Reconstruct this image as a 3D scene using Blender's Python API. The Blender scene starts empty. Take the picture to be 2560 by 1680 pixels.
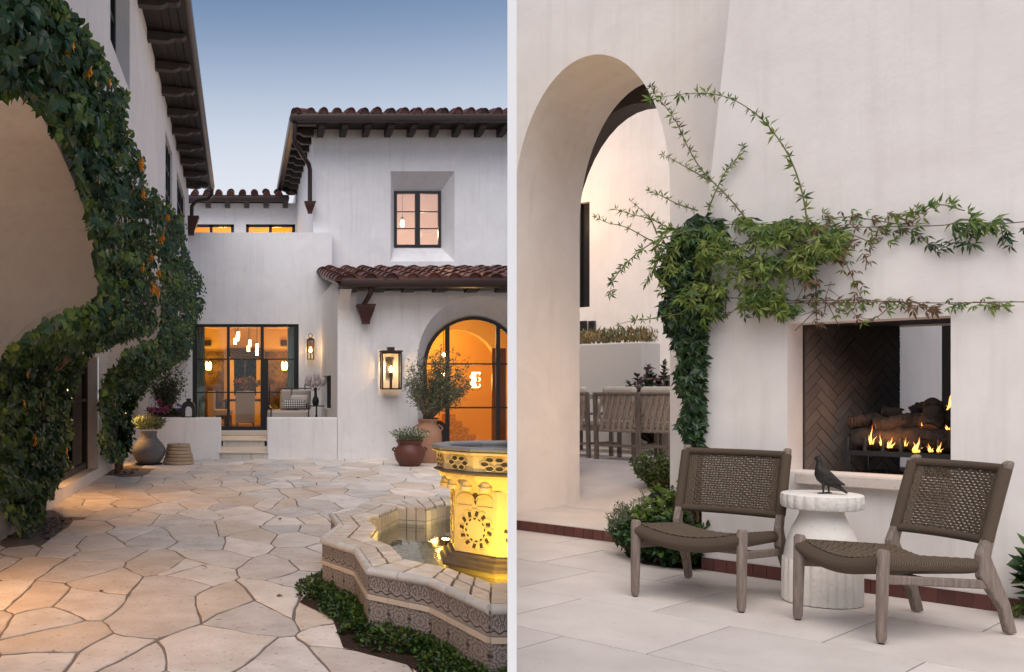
import bpy, bmesh, math, random
from mathutils import Matrix, Vector, noise as mnoise
R = math.radians
PI = math.pi
rnd = random.Random(7)
sc = bpy.context.scene
col = sc.collection

# ------------------------------------------------------------------ camera
EYE = 1.5
cam_d = bpy.data.cameras.new('camera')
cam = bpy.data.objects.new('camera', cam_d)
col.objects.link(cam)
cam.location = (0, 0, EYE)
cam.rotation_euler = (R(90), 0, 0)          # level camera, a shift lens keeps the verticals upright
cam_d.sensor_width = 36.0
cam_d.lens = 36.0 * 2450 / 2560
cam_d.shift_x = 680 / 2560
cam_d.shift_y = 135 / 2560
cam_d.clip_start = 0.05
cam_d.clip_end = 3000
sc.camera = cam

# ------------------------------------------------------------------ sky, sun, exposure
SUN_EL, SUN_AZ = 56.0, 200.0                   # low sun behind the camera (azimuth from +Y, clockwise)
w = bpy.data.worlds.new('World')
sc.world = w
w.use_nodes = True
wn = w.node_tree
bg = wn.nodes['Background']
sky = wn.nodes.new('ShaderNodeTexSky')
sky.sky_type = 'NISHITA'
sky.sun_disc = False
sky.sun_elevation = R(SUN_EL)
sky.sun_rotation = R(SUN_AZ)
sky.air_density = 1.0
sky.dust_density = 0.5
sky.ozone_density = 1.5
# pale dusk haze towards the horizon, the same all round
tcw = wn.nodes.new('ShaderNodeTexCoord'); spw = wn.nodes.new('ShaderNodeSeparateXYZ'); mrw = wn.nodes.new('ShaderNodeMapRange'); mxw = wn.nodes.new('ShaderNodeMixRGB')
mrw.interpolation_type = 'SMOOTHERSTEP'
mrw.inputs['From Min'].default_value = math.sin(R(25)); mrw.inputs['From Max'].default_value = math.sin(R(8))
wn.links.new(tcw.outputs['Generated'], spw.inputs[0]); wn.links.new(spw.outputs[2], mrw.inputs[0]); wn.links.new(mrw.outputs[0], mxw.inputs[0])
wn.links.new(sky.outputs[0], mxw.inputs[1]); mxw.inputs[2].default_value = (7.2, 7.5, 8.2, 1)
wn.links.new(mxw.outputs[0], bg.inputs[0])
bg.inputs[1].default_value = 0.0515
sd = bpy.data.lights.new('sun', 'SUN')
sun = bpy.data.objects.new('sun', sd)
col.objects.link(sun)
sd.energy = 1.5
sd.angle = R(65)
sd.color = (1.0, 0.93, 0.87)
_az, _el = R(SUN_AZ), R(SUN_EL)
sdir = Vector((math.sin(_az) * math.cos(_el), math.cos(_az) * math.cos(_el), math.sin(_el)))
sun.rotation_euler = sdir.to_track_quat('Z', 'Y').to_euler()
sun.location = sdir * 30
sc.view_settings.view_transform = 'Standard'
sc.view_settings.look = 'None'
sc.view_settings.gamma = 1.0
sc.view_settings.exposure = 1.08
sc.view_settings.use_curve_mapping = False
sc.cycles.use_denoising = True
sc.cycles.max_bounces = 7
sc.cycles.diffuse_bounces = 4
sc.cycles.glossy_bounces = 3
sc.cycles.transparent_max_bounces = 16
sc.cycles.transmission_bounces = 4
sc.cycles.caustics_reflective = False
sc.cycles.caustics_refractive = False
sc.cycles.sample_clamp_indirect = 4.0
# ------------------------------------------------------------------ survey helpers
# F, U0, V0: focal length and principal point of the photograph in its own pixels; used to survey
# real positions (a pixel and a known plane give a point of the place).
F, U0, V0 = 2450.0, 600.0, 975.0
def P(u, v, y):
    return Vector(((u - U0) / F * y, y, EYE - (v - V0) / F * y))
def G(u, v, z=0.0):
    y = (EYE - z) * F / (v - V0)
    return Vector(((u - U0) / F * y, y, z))
def XU(u, y): return (u - U0) / F * y
def ZV(v, y): return EYE - (v - V0) / F * y
def YX(u, x): return x * F / (u - U0)

# ------------------------------------------------------------------ mesh builder
class MB:
    def __init__(s):
        s.v = []; s.f = []; s.mi = []; s.uv = None
    def add(s, vs, fs, M=None):
        o = len(s.v)
        if M is not None: vs = [M @ Vector(p) for p in vs]
        s.v += [tuple(p) for p in vs]
        s.f += [tuple(i + o for i in f) for f in fs]
        return s
    def box(s, x0, x1, y0, y1, z0, z1, M=None):
        return s.add([(x0,y0,z0),(x1,y0,z0),(x1,y1,z0),(x0,y1,z0),(x0,y0,z1),(x1,y0,z1),(x1,y1,z1),(x0,y1,z1)],
            [(0,3,2,1),(4,5,6,7),(0,1,5,4),(1,2,6,5),(2,3,7,6),(3,0,4,7)], M)
    def bar(s, a, b, w, h=None, up=(0,0,1)):
        a = Vector(a); b = Vector(b); h = h or w
        d = (b - a).normalized(); up = Vector(up)
        if abs(d.dot(up)) > .98: up = Vector((1,0,0)) if abs(d.x) < .9 else Vector((0,1,0))
        x = d.cross(up).normalized(); y = x.cross(d).normalized()
        vs = []
        for p in (a, b):
            for sx, sy in ((-1,-1),(1,-1),(1,1),(-1,1)): vs.append(p + x*sx*w/2 + y*sy*h/2)
        return s.add(vs, [(0,1,2,3),(7,6,5,4),(0,4,5,1),(1,5,6,2),(2,6,7,3),(3,7,4,0)])
    def tube(s, pts, r, n=8, cap=True):
        pts = [Vector(p) for p in pts]; m = len(pts)
        rr = r if isinstance(r, (list, tuple)) else [r] * m
        vs = []; fs = []
        up = None
        for i, p in enumerate(pts):
            d = (pts[min(i+1, m-1)] - pts[max(i-1, 0)])
            d = d.normalized() if d.length > 1e-9 else Vector((0,0,1))
            if up is None:
                up = Vector((0,0,1)) if abs(d.z) < .9 else Vector((1,0,0))
            x = d.cross(up)
            if x.length < 1e-6: x = d.cross(Vector((0,1,0)))
            x.normalize(); y = x.cross(d).normalized(); up = y
            for k in range(n):
                a = 2*PI*k/n
                vs.append(p + x*math.cos(a)*rr[i] + y*math.sin(a)*rr[i])
        for i in range(m-1):
            for k in range(n):
                k2 = (k+1) % n
                fs.append((i*n+k, (i+1)*n+k, (i+1)*n+k2, i*n+k2))
        if cap:
            fs.append(tuple(range(n))); fs.append(tuple(reversed(range((m-1)*n, m*n))))
        return s.add(vs, fs)
    def lathe(s, prof, n=32, c=(0,0,0), mod=None, M=None, a0=0.0):
        vs = []; fs = []; m = len(prof)
        for i, (r, z) in enumerate(prof):
            for k in range(n):
                a = a0 + 2*PI*k/n
                q = r * (mod(a, z, r) if mod else 1.0)
                vs.append((c[0]+q*math.cos(a), c[1]+q*math.sin(a), c[2]+z))
        for i in range(m-1):
            for k in range(n):
                k2 = (k+1) % n
                fs.append((i*n+k, i*n+k2, (i+1)*n+k2, (i+1)*n+k))
        fs.append(tuple(reversed(range(n)))); fs.append(tuple(range((m-1)*n, m*n)))
        return s.add(vs, fs, M)
    def prism(s, poly, fn, d0, d1):
        """poly: 2D outline, fn(a,b,d) -> 3D; extruded from d0 to d1"""
        n = len(poly)
        vs = [fn(a, b, d0) for a, b in poly] + [fn(a, b, d1) for a, b in poly]
        fs = [tuple(range(n)), tuple(reversed(range(n, 2*n)))]
        for i in range(n):
            j = (i+1) % n
            fs.append((i, i+n, j+n, j))
        return s.add(vs, fs)
    def strip(s, A, B, closed=False):
        n = len(A); vs = list(A) + list(B); fs = []
        for i in range(n if closed else n-1):
            j = (i+1) % n
            fs.append((i, j, j+n, i+n))
        return s.add(vs, fs)
    def grid(s, fn, nu, nv, closed_u=False):
        vs = [fn(i/nu, j/nv) for j in range(nv+1) for i in range(nu+1)]
        fs = []
        for j in range(nv):
            for i in range(nu):
                a = j*(nu+1)+i
                fs.append((a, a+1, a+nu+2, a+nu+1))
        return s.add(vs, fs)
    def holed(s, fn, a0, a1, b0, b1, d0, d1, holes=()):
        """a slab in the (a,b) plane between depths d0 (front) and d1 with rectangular holes (a0,a1,b0,b1)"""
        A = sorted({a0, a1, *[h[0] for h in holes], *[h[1] for h in holes]})
        B = sorted({b0, b1, *[h[2] for h in holes], *[h[3] for h in holes]})
        A = [a for a in A if a0 <= a <= a1]; B = [b for b in B if b0 <= b <= b1]
        def solid(i, j):
            if i < 0 or j < 0 or i >= len(A)-1 or j >= len(B)-1: return False
            ca, cb = (A[i]+A[i+1])/2, (B[j]+B[j+1])/2
            return not any(h[0] < ca < h[1] and h[2] < cb < h[3] for h in holes)
        q = lambda *p: s.add(list(p), [(0,1,2,3)])
        for i in range(len(A)-1):
            for j in range(len(B)-1):
                if not solid(i, j): continue
                l, r, b, t = A[i], A[i+1], B[j], B[j+1]
                q(fn(l,b,d0), fn(r,b,d0), fn(r,t,d0), fn(l,t,d0))
                q(fn(r,b,d1), fn(l,b,d1), fn(l,t,d1), fn(r,t,d1))
                if not solid(i-1, j): q(fn(l,b,d1), fn(l,b,d0), fn(l,t,d0), fn(l,t,d1))
                if not solid(i+1, j): q(fn(r,b,d0), fn(r,b,d1), fn(r,t,d1), fn(r,t,d0))
                if not solid(i, j-1): q(fn(l,b,d1), fn(r,b,d1), fn(r,b,d0), fn(l,b,d0))
                if not solid(i, j+1): q(fn(l,t,d0), fn(r,t,d0), fn(r,t,d1), fn(l,t,d1))
        return s
    def clip(s, co, no):
        """keep the side of the plane opposite to `no`, closing the cut"""
        bm = bmesh.new()
        vs = [bm.verts.new(p) for p in s.v]
        for f in s.f:
            try: bm.faces.new([vs[i] for i in f])
            except ValueError: pass
        bmesh.ops.remove_doubles(bm, verts=bm.verts, dist=1e-5)
        g = bmesh.ops.bisect_plane(bm, geom=list(bm.verts)+list(bm.edges)+list(bm.faces), plane_co=co, plane_no=no, clear_outer=True)
        ed = [e for e in g['geom_cut'] if isinstance(e, bmesh.types.BMEdge)]
        try: bmesh.ops.holes_fill(bm, edges=ed)
        except Exception: pass
        bm.verts.index_update()
        s.v = [tuple(v.co) for v in bm.verts]; s.f = [tuple(v.index for v in f.verts) for f in bm.faces]
        bm.free()
        return s
    def build(s, name, mat, parent=None, smooth=False, bevel=0.0, M=None, fix=True, seg=2):
        if not s.v: return None
        W = world_of(parent) if parent else Matrix.Identity(4)
        X = W.inverted()
        if M is not None: X = X @ M
        me = bpy.data.meshes.new(name)
        me.from_pydata([X @ Vector(p) for p in s.v], [], s.f)
        if fix:
            bm = bmesh.new(); bm.from_mesh(me)
            bmesh.ops.recalc_face_normals(bm, faces=bm.faces)
            bm.to_mesh(me); bm.free()
        mats = mat if isinstance(mat, (list, tuple)) else [mat]
        for m in mats: me.materials.append(m)
        if smooth:
            me.polygons.foreach_set('use_smooth', [True]*len(me.polygons))
            try: me.set_sharp_from_angle(angle=R(42))
            except Exception: pass
        o = bpy.data.objects.new(name, me)
        col.objects.link(o)
        if parent is not None: o.parent = parent
        if bevel > 0:
            b = o.modifiers.new('bevel', 'BEVEL'); b.width = bevel; b.segments = seg; b.limit_method = 'ANGLE'; b.angle_limit = R(35)
        return o

_W = {}
def world_of(o):
    return _W.get(o.name, Matrix.Identity(4)) if o is not None else Matrix.Identity(4)
def tag(o, label=None, cat=None, group=None, kind=None):
    if label: o['label'] = label
    if cat: o['category'] = cat
    if group: o['group'] = group
    if kind: o['kind'] = kind
    return o
def thing(name, label, cat, loc=(0,0,0), rz=0.0, group=None, kind=None):
    o = bpy.data.objects.new(name, None)
    col.objects.link(o)
    o.empty_display_size = .1
    o.location = loc; o.rotation_euler = (0, 0, rz)
    _W[o.name] = Matrix.Translation(Vector(loc)) @ Matrix.Rotation(rz, 4, 'Z')
    return tag(o, label, cat, group, kind)
def place(name, mesh, parent, M):
    """an object that shares mesh data, at world matrix M, child of parent"""
    o = bpy.data.objects.new(name, mesh)
    col.objects.link(o)
    o.parent = parent
    o.matrix_local = world_of(parent).inverted() @ M
    return o
def reg(o, parent=None):
    """register a mesh object as possible parent (its own transform is identity under its parent)"""
    _W[o.name] = world_of(o.parent) if o.parent else Matrix.Identity(4)
    return o
def top(mb, name, mat, label, cat, group=None, kind=None, loc=(0,0,0), **k):
    """one-mesh thing with its origin at loc"""
    M = Matrix.Translation(-Vector(loc))
    o = mb.build(name, mat, None, M=M, **k)
    o.location = loc
    _W[o.name] = Matrix.Translation(Vector(loc))
    return tag(o, label, cat, group, kind)
def TR(x=0, y=0, z=0, rz=0, rx=0, ry=0, s=1.0):
    return Matrix.Translation((x,y,z)) @ Matrix.Rotation(rz,4,'Z') @ Matrix.Rotation(ry,4,'Y') @ Matrix.Rotation(rx,4,'X') @ Matrix.Scale(s,4)
def lamp(parent, loc, energy, color, radius=.03, name='lamp_light', spot=None, aim=None):
    d = bpy.data.lights.new(name, 'SPOT' if spot else 'POINT')
    d.energy = energy; d.color = color; d.shadow_soft_size = radius
    o = bpy.data.objects.new(name, d)
    col.objects.link(o)
    M = Matrix.Translation(Vector(loc))
    if spot:
        d.spot_size = spot; d.spot_blend = .8
        M = M @ (-Vector(aim)).to_track_quat('Z','Y').to_matrix().to_4x4()
    o.parent = parent
    o.matrix_local = world_of(parent).inverted() @ M
    return o

# ------------------------------------------------------------------ materials
_M = {}
def mat(name, c, rough=.7, c2=None, scale=6.0, mix=.5, bump=0.0, bscale=40.0, metal=0.0, spec=.4, detail=6.0, stretch=(1,1,1),
        rand=0.0, emit=None, estr=0.0, coat=0.0, bdist=.01, pits=0.0, pscale=30.0, translucent=0.0, gen=False):
    if name in _M: return _M[name]
    m = bpy.data.materials.new(name); m.use_nodes = True
    nt = m.node_tree; N = nt.nodes; L = nt.links
    b = N['Principled BSDF']
    b.inputs['Roughness'].default_value = rough
    b.inputs['Metallic'].default_value = metal
    b.inputs['Specular IOR Level'].default_value = spec
    b.inputs['Coat Weight'].default_value = coat
    tc = N.new('ShaderNodeTexCoord'); mp = N.new('ShaderNodeMapping')
    mp.inputs['Scale'].default_value = stretch
    L.new(tc.outputs['Generated' if gen else 'Object'], mp.inputs[0])
    colr = None
    if c2 is not None:
        n = N.new('ShaderNodeTexNoise'); n.inputs['Scale'].default_value = scale; n.inputs['Detail'].default_value = detail
        n.inputs['Roughness'].default_value = .6
        if rand > 0:
            oi = N.new('ShaderNodeObjectInfo'); ad = N.new('ShaderNodeVectorMath'); ad.operation = 'MULTIPLY_ADD'
            L.new(oi.outputs['Random'], ad.inputs[0]); ad.inputs[1].default_value = (37, 19, 53); L.new(mp.outputs[0], ad.inputs[2])
            L.new(ad.outputs[0], n.inputs['Vector'])
        else: L.new(mp.outputs[0], n.inputs['Vector'])
        r = N.new('ShaderNodeValToRGB')
        r.color_ramp.elements[0].position = .5 - mix*.5; r.color_ramp.elements[1].position = .5 + mix*.5
        r.color_ramp.elements[0].color = (*c, 1); r.color_ramp.elements[1].color = (*c2, 1)
        L.new(n.outputs['Fac'], r.inputs[0]); colr = r.outputs[0]
    if rand > 0:
        oi2 = N.new('ShaderNodeObjectInfo'); mr = N.new('ShaderNodeMapRange')
        mr.inputs['To Min'].default_value = 1 - rand; mr.inputs['To Max'].default_value = 1 + rand
        L.new(oi2.outputs['Random'], mr.inputs[0])
        mx = N.new('ShaderNodeVectorMath'); mx.operation = 'SCALE'
        if colr is None:
            rg = N.new('ShaderNodeRGB'); rg.outputs[0].default_value = (*c, 1); colr = rg.outputs[0]
        L.new(colr, mx.inputs[0]); L.new(mr.outputs[0], mx.inputs['Scale']); colr = mx.outputs[0]
    if pits > 0:
        pn = N.new('ShaderNodeTexNoise'); pn.inputs['Scale'].default_value = pscale; pn.inputs['Detail'].default_value = 3
        L.new(mp.outputs[0], pn.inputs['Vector'])
        pr = N.new('ShaderNodeMapRange'); pr.inputs['From Min'].default_value = .62; pr.inputs['From Max'].default_value = .72
        pr.inputs['To Min'].default_value = 1.0; pr.inputs['To Max'].default_value = 1 - pits
        L.new(pn.outputs['Fac'], pr.inputs[0])
        ps = N.new('ShaderNodeVectorMath'); ps.operation = 'SCALE'
        if colr is None:
            rg = N.new('ShaderNodeRGB'); rg.outputs[0].default_value = (*c, 1); colr = rg.outputs[0]
        L.new(colr, ps.inputs[0]); L.new(pr.outputs[0], ps.inputs['Scale']); colr = ps.outputs[0]
    if colr is not None: L.new(colr, b.inputs['Base Color'])
    else: b.inputs['Base Color'].default_value = (*c, 1)
    if bump > 0:
        n2 = N.new('ShaderNodeTexNoise'); n2.inputs['Scale'].default_value = bscale; n2.inputs['Detail'].default_value = 5
        L.new(mp.outputs[0], n2.inputs['Vector'])
        bp = N.new('ShaderNodeBump'); bp.inputs['Strength'].default_value = bump; bp.inputs['Distance'].default_value = bdist
        L.new(n2.outputs['Fac'], bp.inputs['Height']); L.new(bp.outputs[0], b.inputs['Normal'])
    if emit:
        b.inputs['Emission Color'].default_value = (*emit, 1); b.inputs['Emission Strength'].default_value = estr
    if translucent > 0:
        tl = N.new('ShaderNodeBsdfTranslucent'); ms = N.new('ShaderNodeMixShader'); ms.inputs[0].default_value = translucent
        if colr is not None: L.new(colr, tl.inputs[0])
        else: tl.inputs[0].default_value = (*c, 1)
        L.new(b.outputs[0], ms.inputs[1]); L.new(tl.outputs[0], ms.inputs[2]); L.new(ms.outputs[0], N['Material Output'].inputs[0])
    m.diffuse_color = (*c, 1)
    _M[name] = m
    return m
def stucco(name, c, c2, stain=(.45,.42,.40), s_amt=.25):
    """trowelled plaster: large soft mottling, faint vertical rain streaks, shallow trowel relief"""
    m = bpy.data.materials.new(name); m.use_nodes = True
    nt = m.node_tree; N = nt.nodes; L = nt.links; b = N['Principled BSDF']
    b.inputs['Roughness'].default_value = .82; b.inputs['Specular IOR Level'].default_value = .25
    tc = N.new('ShaderNodeTexCoord')
    n = N.new('ShaderNodeTexNoise'); n.inputs['Scale'].default_value = 1.3; n.inputs['Detail'].default_value = 9; n.inputs['Roughness'].default_value = .68; n.inputs['Distortion'].default_value = .8
    L.new(tc.outputs['Object'], n.inputs['Vector'])
    r = N.new('ShaderNodeValToRGB'); r.color_ramp.elements[0].position = .3; r.color_ramp.elements[1].position = .7
    r.color_ramp.elements[0].color = (*c, 1); r.color_ramp.elements[1].color = (*c2, 1)
    L.new(n.outputs['Fac'], r.inputs[0])
    mp = N.new('ShaderNodeMapping'); mp.inputs['Scale'].default_value = (5, 5, .35)
    L.new(tc.outputs['Object'], mp.inputs[0])
    n3 = N.new('ShaderNodeTexNoise'); n3.inputs['Scale'].default_value = 1.6; n3.inputs['Detail'].default_value = 8; n3.inputs['Roughness'].default_value = .65
    L.new(mp.outputs[0], n3.inputs['Vector'])
    mr = N.new('ShaderNodeMapRange'); mr.inputs['From Min'].default_value = .52; mr.inputs['From Max'].default_value = .8; mr.inputs['To Max'].default_value = s_amt
    L.new(n3.outputs['Fac'], mr.inputs[0])
    mx = N.new('ShaderNodeMixRGB'); mx.inputs[2].default_value = (*stain, 1)
    L.new(mr.outputs[0], mx.inputs[0]); L.new(r.outputs[0], mx.inputs[1]); L.new(mx.outputs[0], b.inputs['Base Color'])
    n2 = N.new('ShaderNodeTexNoise'); n2.inputs['Scale'].default_value = 3.5; n2.inputs['Detail'].default_value = 9; n2.inputs['Roughness'].default_value = .62
    L.new(tc.outputs['Object'], n2.inputs['Vector'])
    bp = N.new('ShaderNodeBump'); bp.inputs['Strength'].default_value = .2; bp.inputs['Distance'].default_value = .03
    L.new(n2.outputs['Fac'], bp.inputs['Height']); L.new(bp.outputs[0], b.inputs['Normal'])
    _M[name] = m
    return m
def glass(name, tint=(1,1,1), refl=.12):
    m = bpy.data.materials.new(name); m.use_nodes = True
    nt = m.node_tree; N = nt.nodes; L = nt.links
    N.remove(N['Principled BSDF'])
    t = N.new('ShaderNodeBsdfTransparent'); t.inputs[0].default_value = (*tint, 1)
    g = N.new('ShaderNodeBsdfGlossy'); g.inputs['Roughness'].default_value = .02
    fr = N.new('ShaderNodeFresnel'); fr.inputs[0].default_value = 1.45
    ad = N.new('ShaderNodeMath'); ad.operation = 'ADD'; ad.inputs[1].default_value = refl; ad.use_clamp = True
    L.new(fr.outputs[0], ad.inputs[0])
    ms = N.new('ShaderNodeMixShader')
    L.new(ad.outputs[0], ms.inputs[0]); L.new(t.outputs[0], ms.inputs[1]); L.new(g.outputs[0], ms.inputs[2])
    L.new(ms.outputs[0], N['Material Output'].inputs[0])
    _M[name] = m
    return m

STUCCO = stucco('white_stucco', (.72,.705,.71), (.82,.81,.81), (.50,.47,.45), .42)
CREAM = stucco('cream_stucco', (.745,.69,.65), (.84,.795,.755), (.55,.49,.44), .38)
TAN = stucco('sand_stucco', (.70,.60,.50), (.78,.68,.58), (.5,.42,.34), .2)
IRON = mat('black_steel', (.012,.012,.014), .42, bump=.05, spec=.5)
BRONZE = mat('bronze_gutter', (.026,.017,.015), .38, (.045,.026,.022), 9, .6, metal=.3, bump=.05)
COPPER = mat('oxblood_copper', (.075,.022,.018), .42, (.04,.02,.018), 14, .6, metal=.25)
DARKWOOD = mat('dark_stained_wood', (.014,.0105,.009), .65, (.026,.019,.016), 3, .7, stretch=(1,6,6), bump=.2, bscale=30)
RAFTER = mat('rafter_wood', (.035,.028,.025), .6, (.06,.048,.042), 6, .6, bump=.2, bscale=40)
TERRA = mat('roof_terracotta', (.125,.038,.026), .5, (.065,.025,.021), 7, .8, rand=.45, bump=.2, bscale=50)
GLASS = glass('window_glass', (.96,.97,.95), .0)
SOIL = mat('dark_mulch', (.018,.010,.007), .95, (.06,.028,.016), 45, .6, bump=1.0, bscale=70, bdist=.03)
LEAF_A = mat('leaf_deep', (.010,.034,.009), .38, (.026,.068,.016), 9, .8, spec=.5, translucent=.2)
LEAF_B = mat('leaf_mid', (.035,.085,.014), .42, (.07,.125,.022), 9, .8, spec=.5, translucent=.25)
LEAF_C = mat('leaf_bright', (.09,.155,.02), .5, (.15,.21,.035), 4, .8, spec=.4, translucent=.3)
OLIVE = mat('leaf_olive', (.095,.12,.06), .6, (.16,.18,.105), 5, .8, spec=.35, translucent=.2)
BROWNLEAF = mat('leaf_dry', (.10,.055,.03), .8, (.19,.11,.055), 6, .8, translucent=.2)
STEM = mat('vine_stem', (.12,.075,.045), .8, (.2,.13,.09), 12, .7, bump=.4, bscale=50)
GREENSTEM = mat('green_stem', (.10,.13,.035), .6, (.16,.16,.06), 10, .7)
ORANGE = mat('orange_flower', (.85,.32,.02), .6, (.9,.46,.06), 10, .7, translucent=.25)
WARMW = mat('warm_interior_plaster', (.78,.62,.38), .9)

# ------------------------------------------------------------------ leaves
def leaf_tpl(L=1.0, W=.6, fold=.18, curl=.12, heart=False):
    if heart:
        v = [(0,0,0),(-.30*W,-.07*L,fold*.35),(-.50*W,.12*L,fold*.6),(-.50*W,.38*L,fold*.6),(-.32*W,.66*L,fold*.3),(0,L,-curl),(.32*W,.66*L,fold*.3),(.50*W,.38*L,fold*.6),(.50*W,.12*L,fold*.6),(.30*W,-.07*L,fold*.35),(0,.42*L,0)]
        f = [(0,10,2,1),(10,4,3,2),(10,5,4),(10,6,5),(10,8,7,6),(0,9,8,10)]
    else:
        v = [(0,0,0),(-.5*W,.42*L,fold*.5),(0,L,-curl),(.5*W,.42*L,fold*.5),(0,.45*L,0)]
        f = [(0,4,1),(1,4,2),(0,3,4),(3,2,4)]
    return v, f
def put_leaf(mb, tpl, p, d, n, s):
    """leaf at p pointing along d with face normal about n"""
    d = Vector(d).normalized(); n = Vector(n)
    x = d.cross(n)
    if x.length < 1e-4: x = d.cross(Vector((.3,.8,.5)))
    x.normalize(); z = x.cross(d)
    o = len(mb.v)
    for a, b, c in tpl[0]:
        q = p + (x*a + d*b + z*c) * s
        mb.v.append((q.x, q.y, q.z))
    for f in tpl[1]: mb.f.append(tuple(i+o for i in f))
def rv(r=rnd):
    while True:
        v = Vector((r.uniform(-1,1), r.uniform(-1,1), r.uniform(-1,1)))
        if .05 < v.length < 1: return v.normalized()
def inpoly(x, y, poly):
    c = False; n = len(poly); j = n-1
    for i in range(n):
        xi, yi = poly[i]; xj, yj = poly[j]
        if (yi > y) != (yj > y) and x < (xj-xi)*(y-yi)/(yj-yi)+xi: c = not c
        j = i
    return c
def mixed_leaves(parent, mbs, mats, name='foliage'):
    out = []
    for mb, m in zip(mbs, mats):
        o = mb.build(name, m, parent, fix=False)
        if o: o['kind'] = 'stuff'; out.append(o)
    return out
HEART = leaf_tpl(1, .80, .16, .13, True)
LANCE = leaf_tpl(1, .25, .09, .16)
OVAL = leaf_tpl(1, .62, .18, .1)
# ================================================================== COURTYARD (left of the added divider)
YF, YB = 21.37, 25.7           # front plane of the low wall / wing, plane of the door wall
XL, XU_L = -2.4, -1.35         # lower and overhanging upper face of the left wing
PR = (1280 - U0) / F           # direction of the added divider wall in plan (x/y)

# ---- ground under everything
g = MB().box(-60, 60, -12, 160, -.5, -.045)
tag(g.build('ground', mat('ground_earth', (.16,.13,.11), .95, (.22,.18,.15), 3, .7, bump=.3)), kind='structure', label='bare earth ground under the courtyard')

# ---- flagstone paving: irregular slabs with recessed mortar joints
STONE = mat('flagstone', (.56,.49,.435), .72, (.79,.735,.69), 2.6, .42, rand=.14, bump=.5, bscale=34, bdist=.012, pits=.5, pscale=30, spec=.3)
STONE_B = mat('flagstone_grey', (.50,.465,.44), .72, (.72,.69,.665), 3.1, .4, rand=.12, bump=.5, bscale=30, bdist=.012, pits=.55, pscale=18, spec=.3)
STONE_C = mat('flagstone_tan', (.53,.42,.33), .72, (.78,.71,.64), 2.2, .5, rand=.12, bump=.5, bscale=36, bdist=.012, pits=.45, pscale=24, spec=.3)
MORTAR = mat('mortar_joint', (.16,.13,.11), .95, (.27,.225,.195), 14, .7, bump=.5, bscale=60)
paving = thing('courtyard_paving', 'pale flagstone paving of irregular slabs with wide brown joints', None, (0, 12, 0), kind='structure')
MB().box(-2.62, 6.6, 3.2, YB, -.044, -.0075).build('mortar_bed', MORTAR, paving)
PITS = [(XL-.2, -1.92, 9.85, 11.6), (XL-.2, -1.9, 17.2, 18.8)]
SY = 2.0                                                   # slabs are laid long in the depth of the court
seeds = []
r = random.Random(21)
yy = 3.6 / SY
row = 0
while yy < (YF + 1.2) / SY:
    xx = -3.0 + (row % 2) * .36
    while xx < 6.9:
        seeds.append((xx + r.uniform(-.25,.25), yy + r.uniform(-.27,.27)))
        xx += r.choice((.36,.46,.58,.72))*(.84 if yy*SY < 10.5 else 1)
    yy += (.37 if yy*SY < 10.5 else .45); row += 1
def clip_poly(poly, a, b, c):                              # keep a*x + b*y <= c
    out = []; n = len(poly)
    for i in range(n):
        p, q = poly[i], poly[(i+1) % n]
        dp, dq = a*p[0]+b*p[1]-c, a*q[0]+b*q[1]-c
        if dp <= 0: out.append(p)
        if (dp < 0 < dq) or (dq < 0 < dp):
            t = dp/(dp-dq); out.append((p[0]+(q[0]-p[0])*t, p[1]+(q[1]-p[1])*t))
    return out
def wob(x, y, k): return mnoise.noise(Vector((x*k, y*k, 3.7)))
nst = 0
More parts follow.
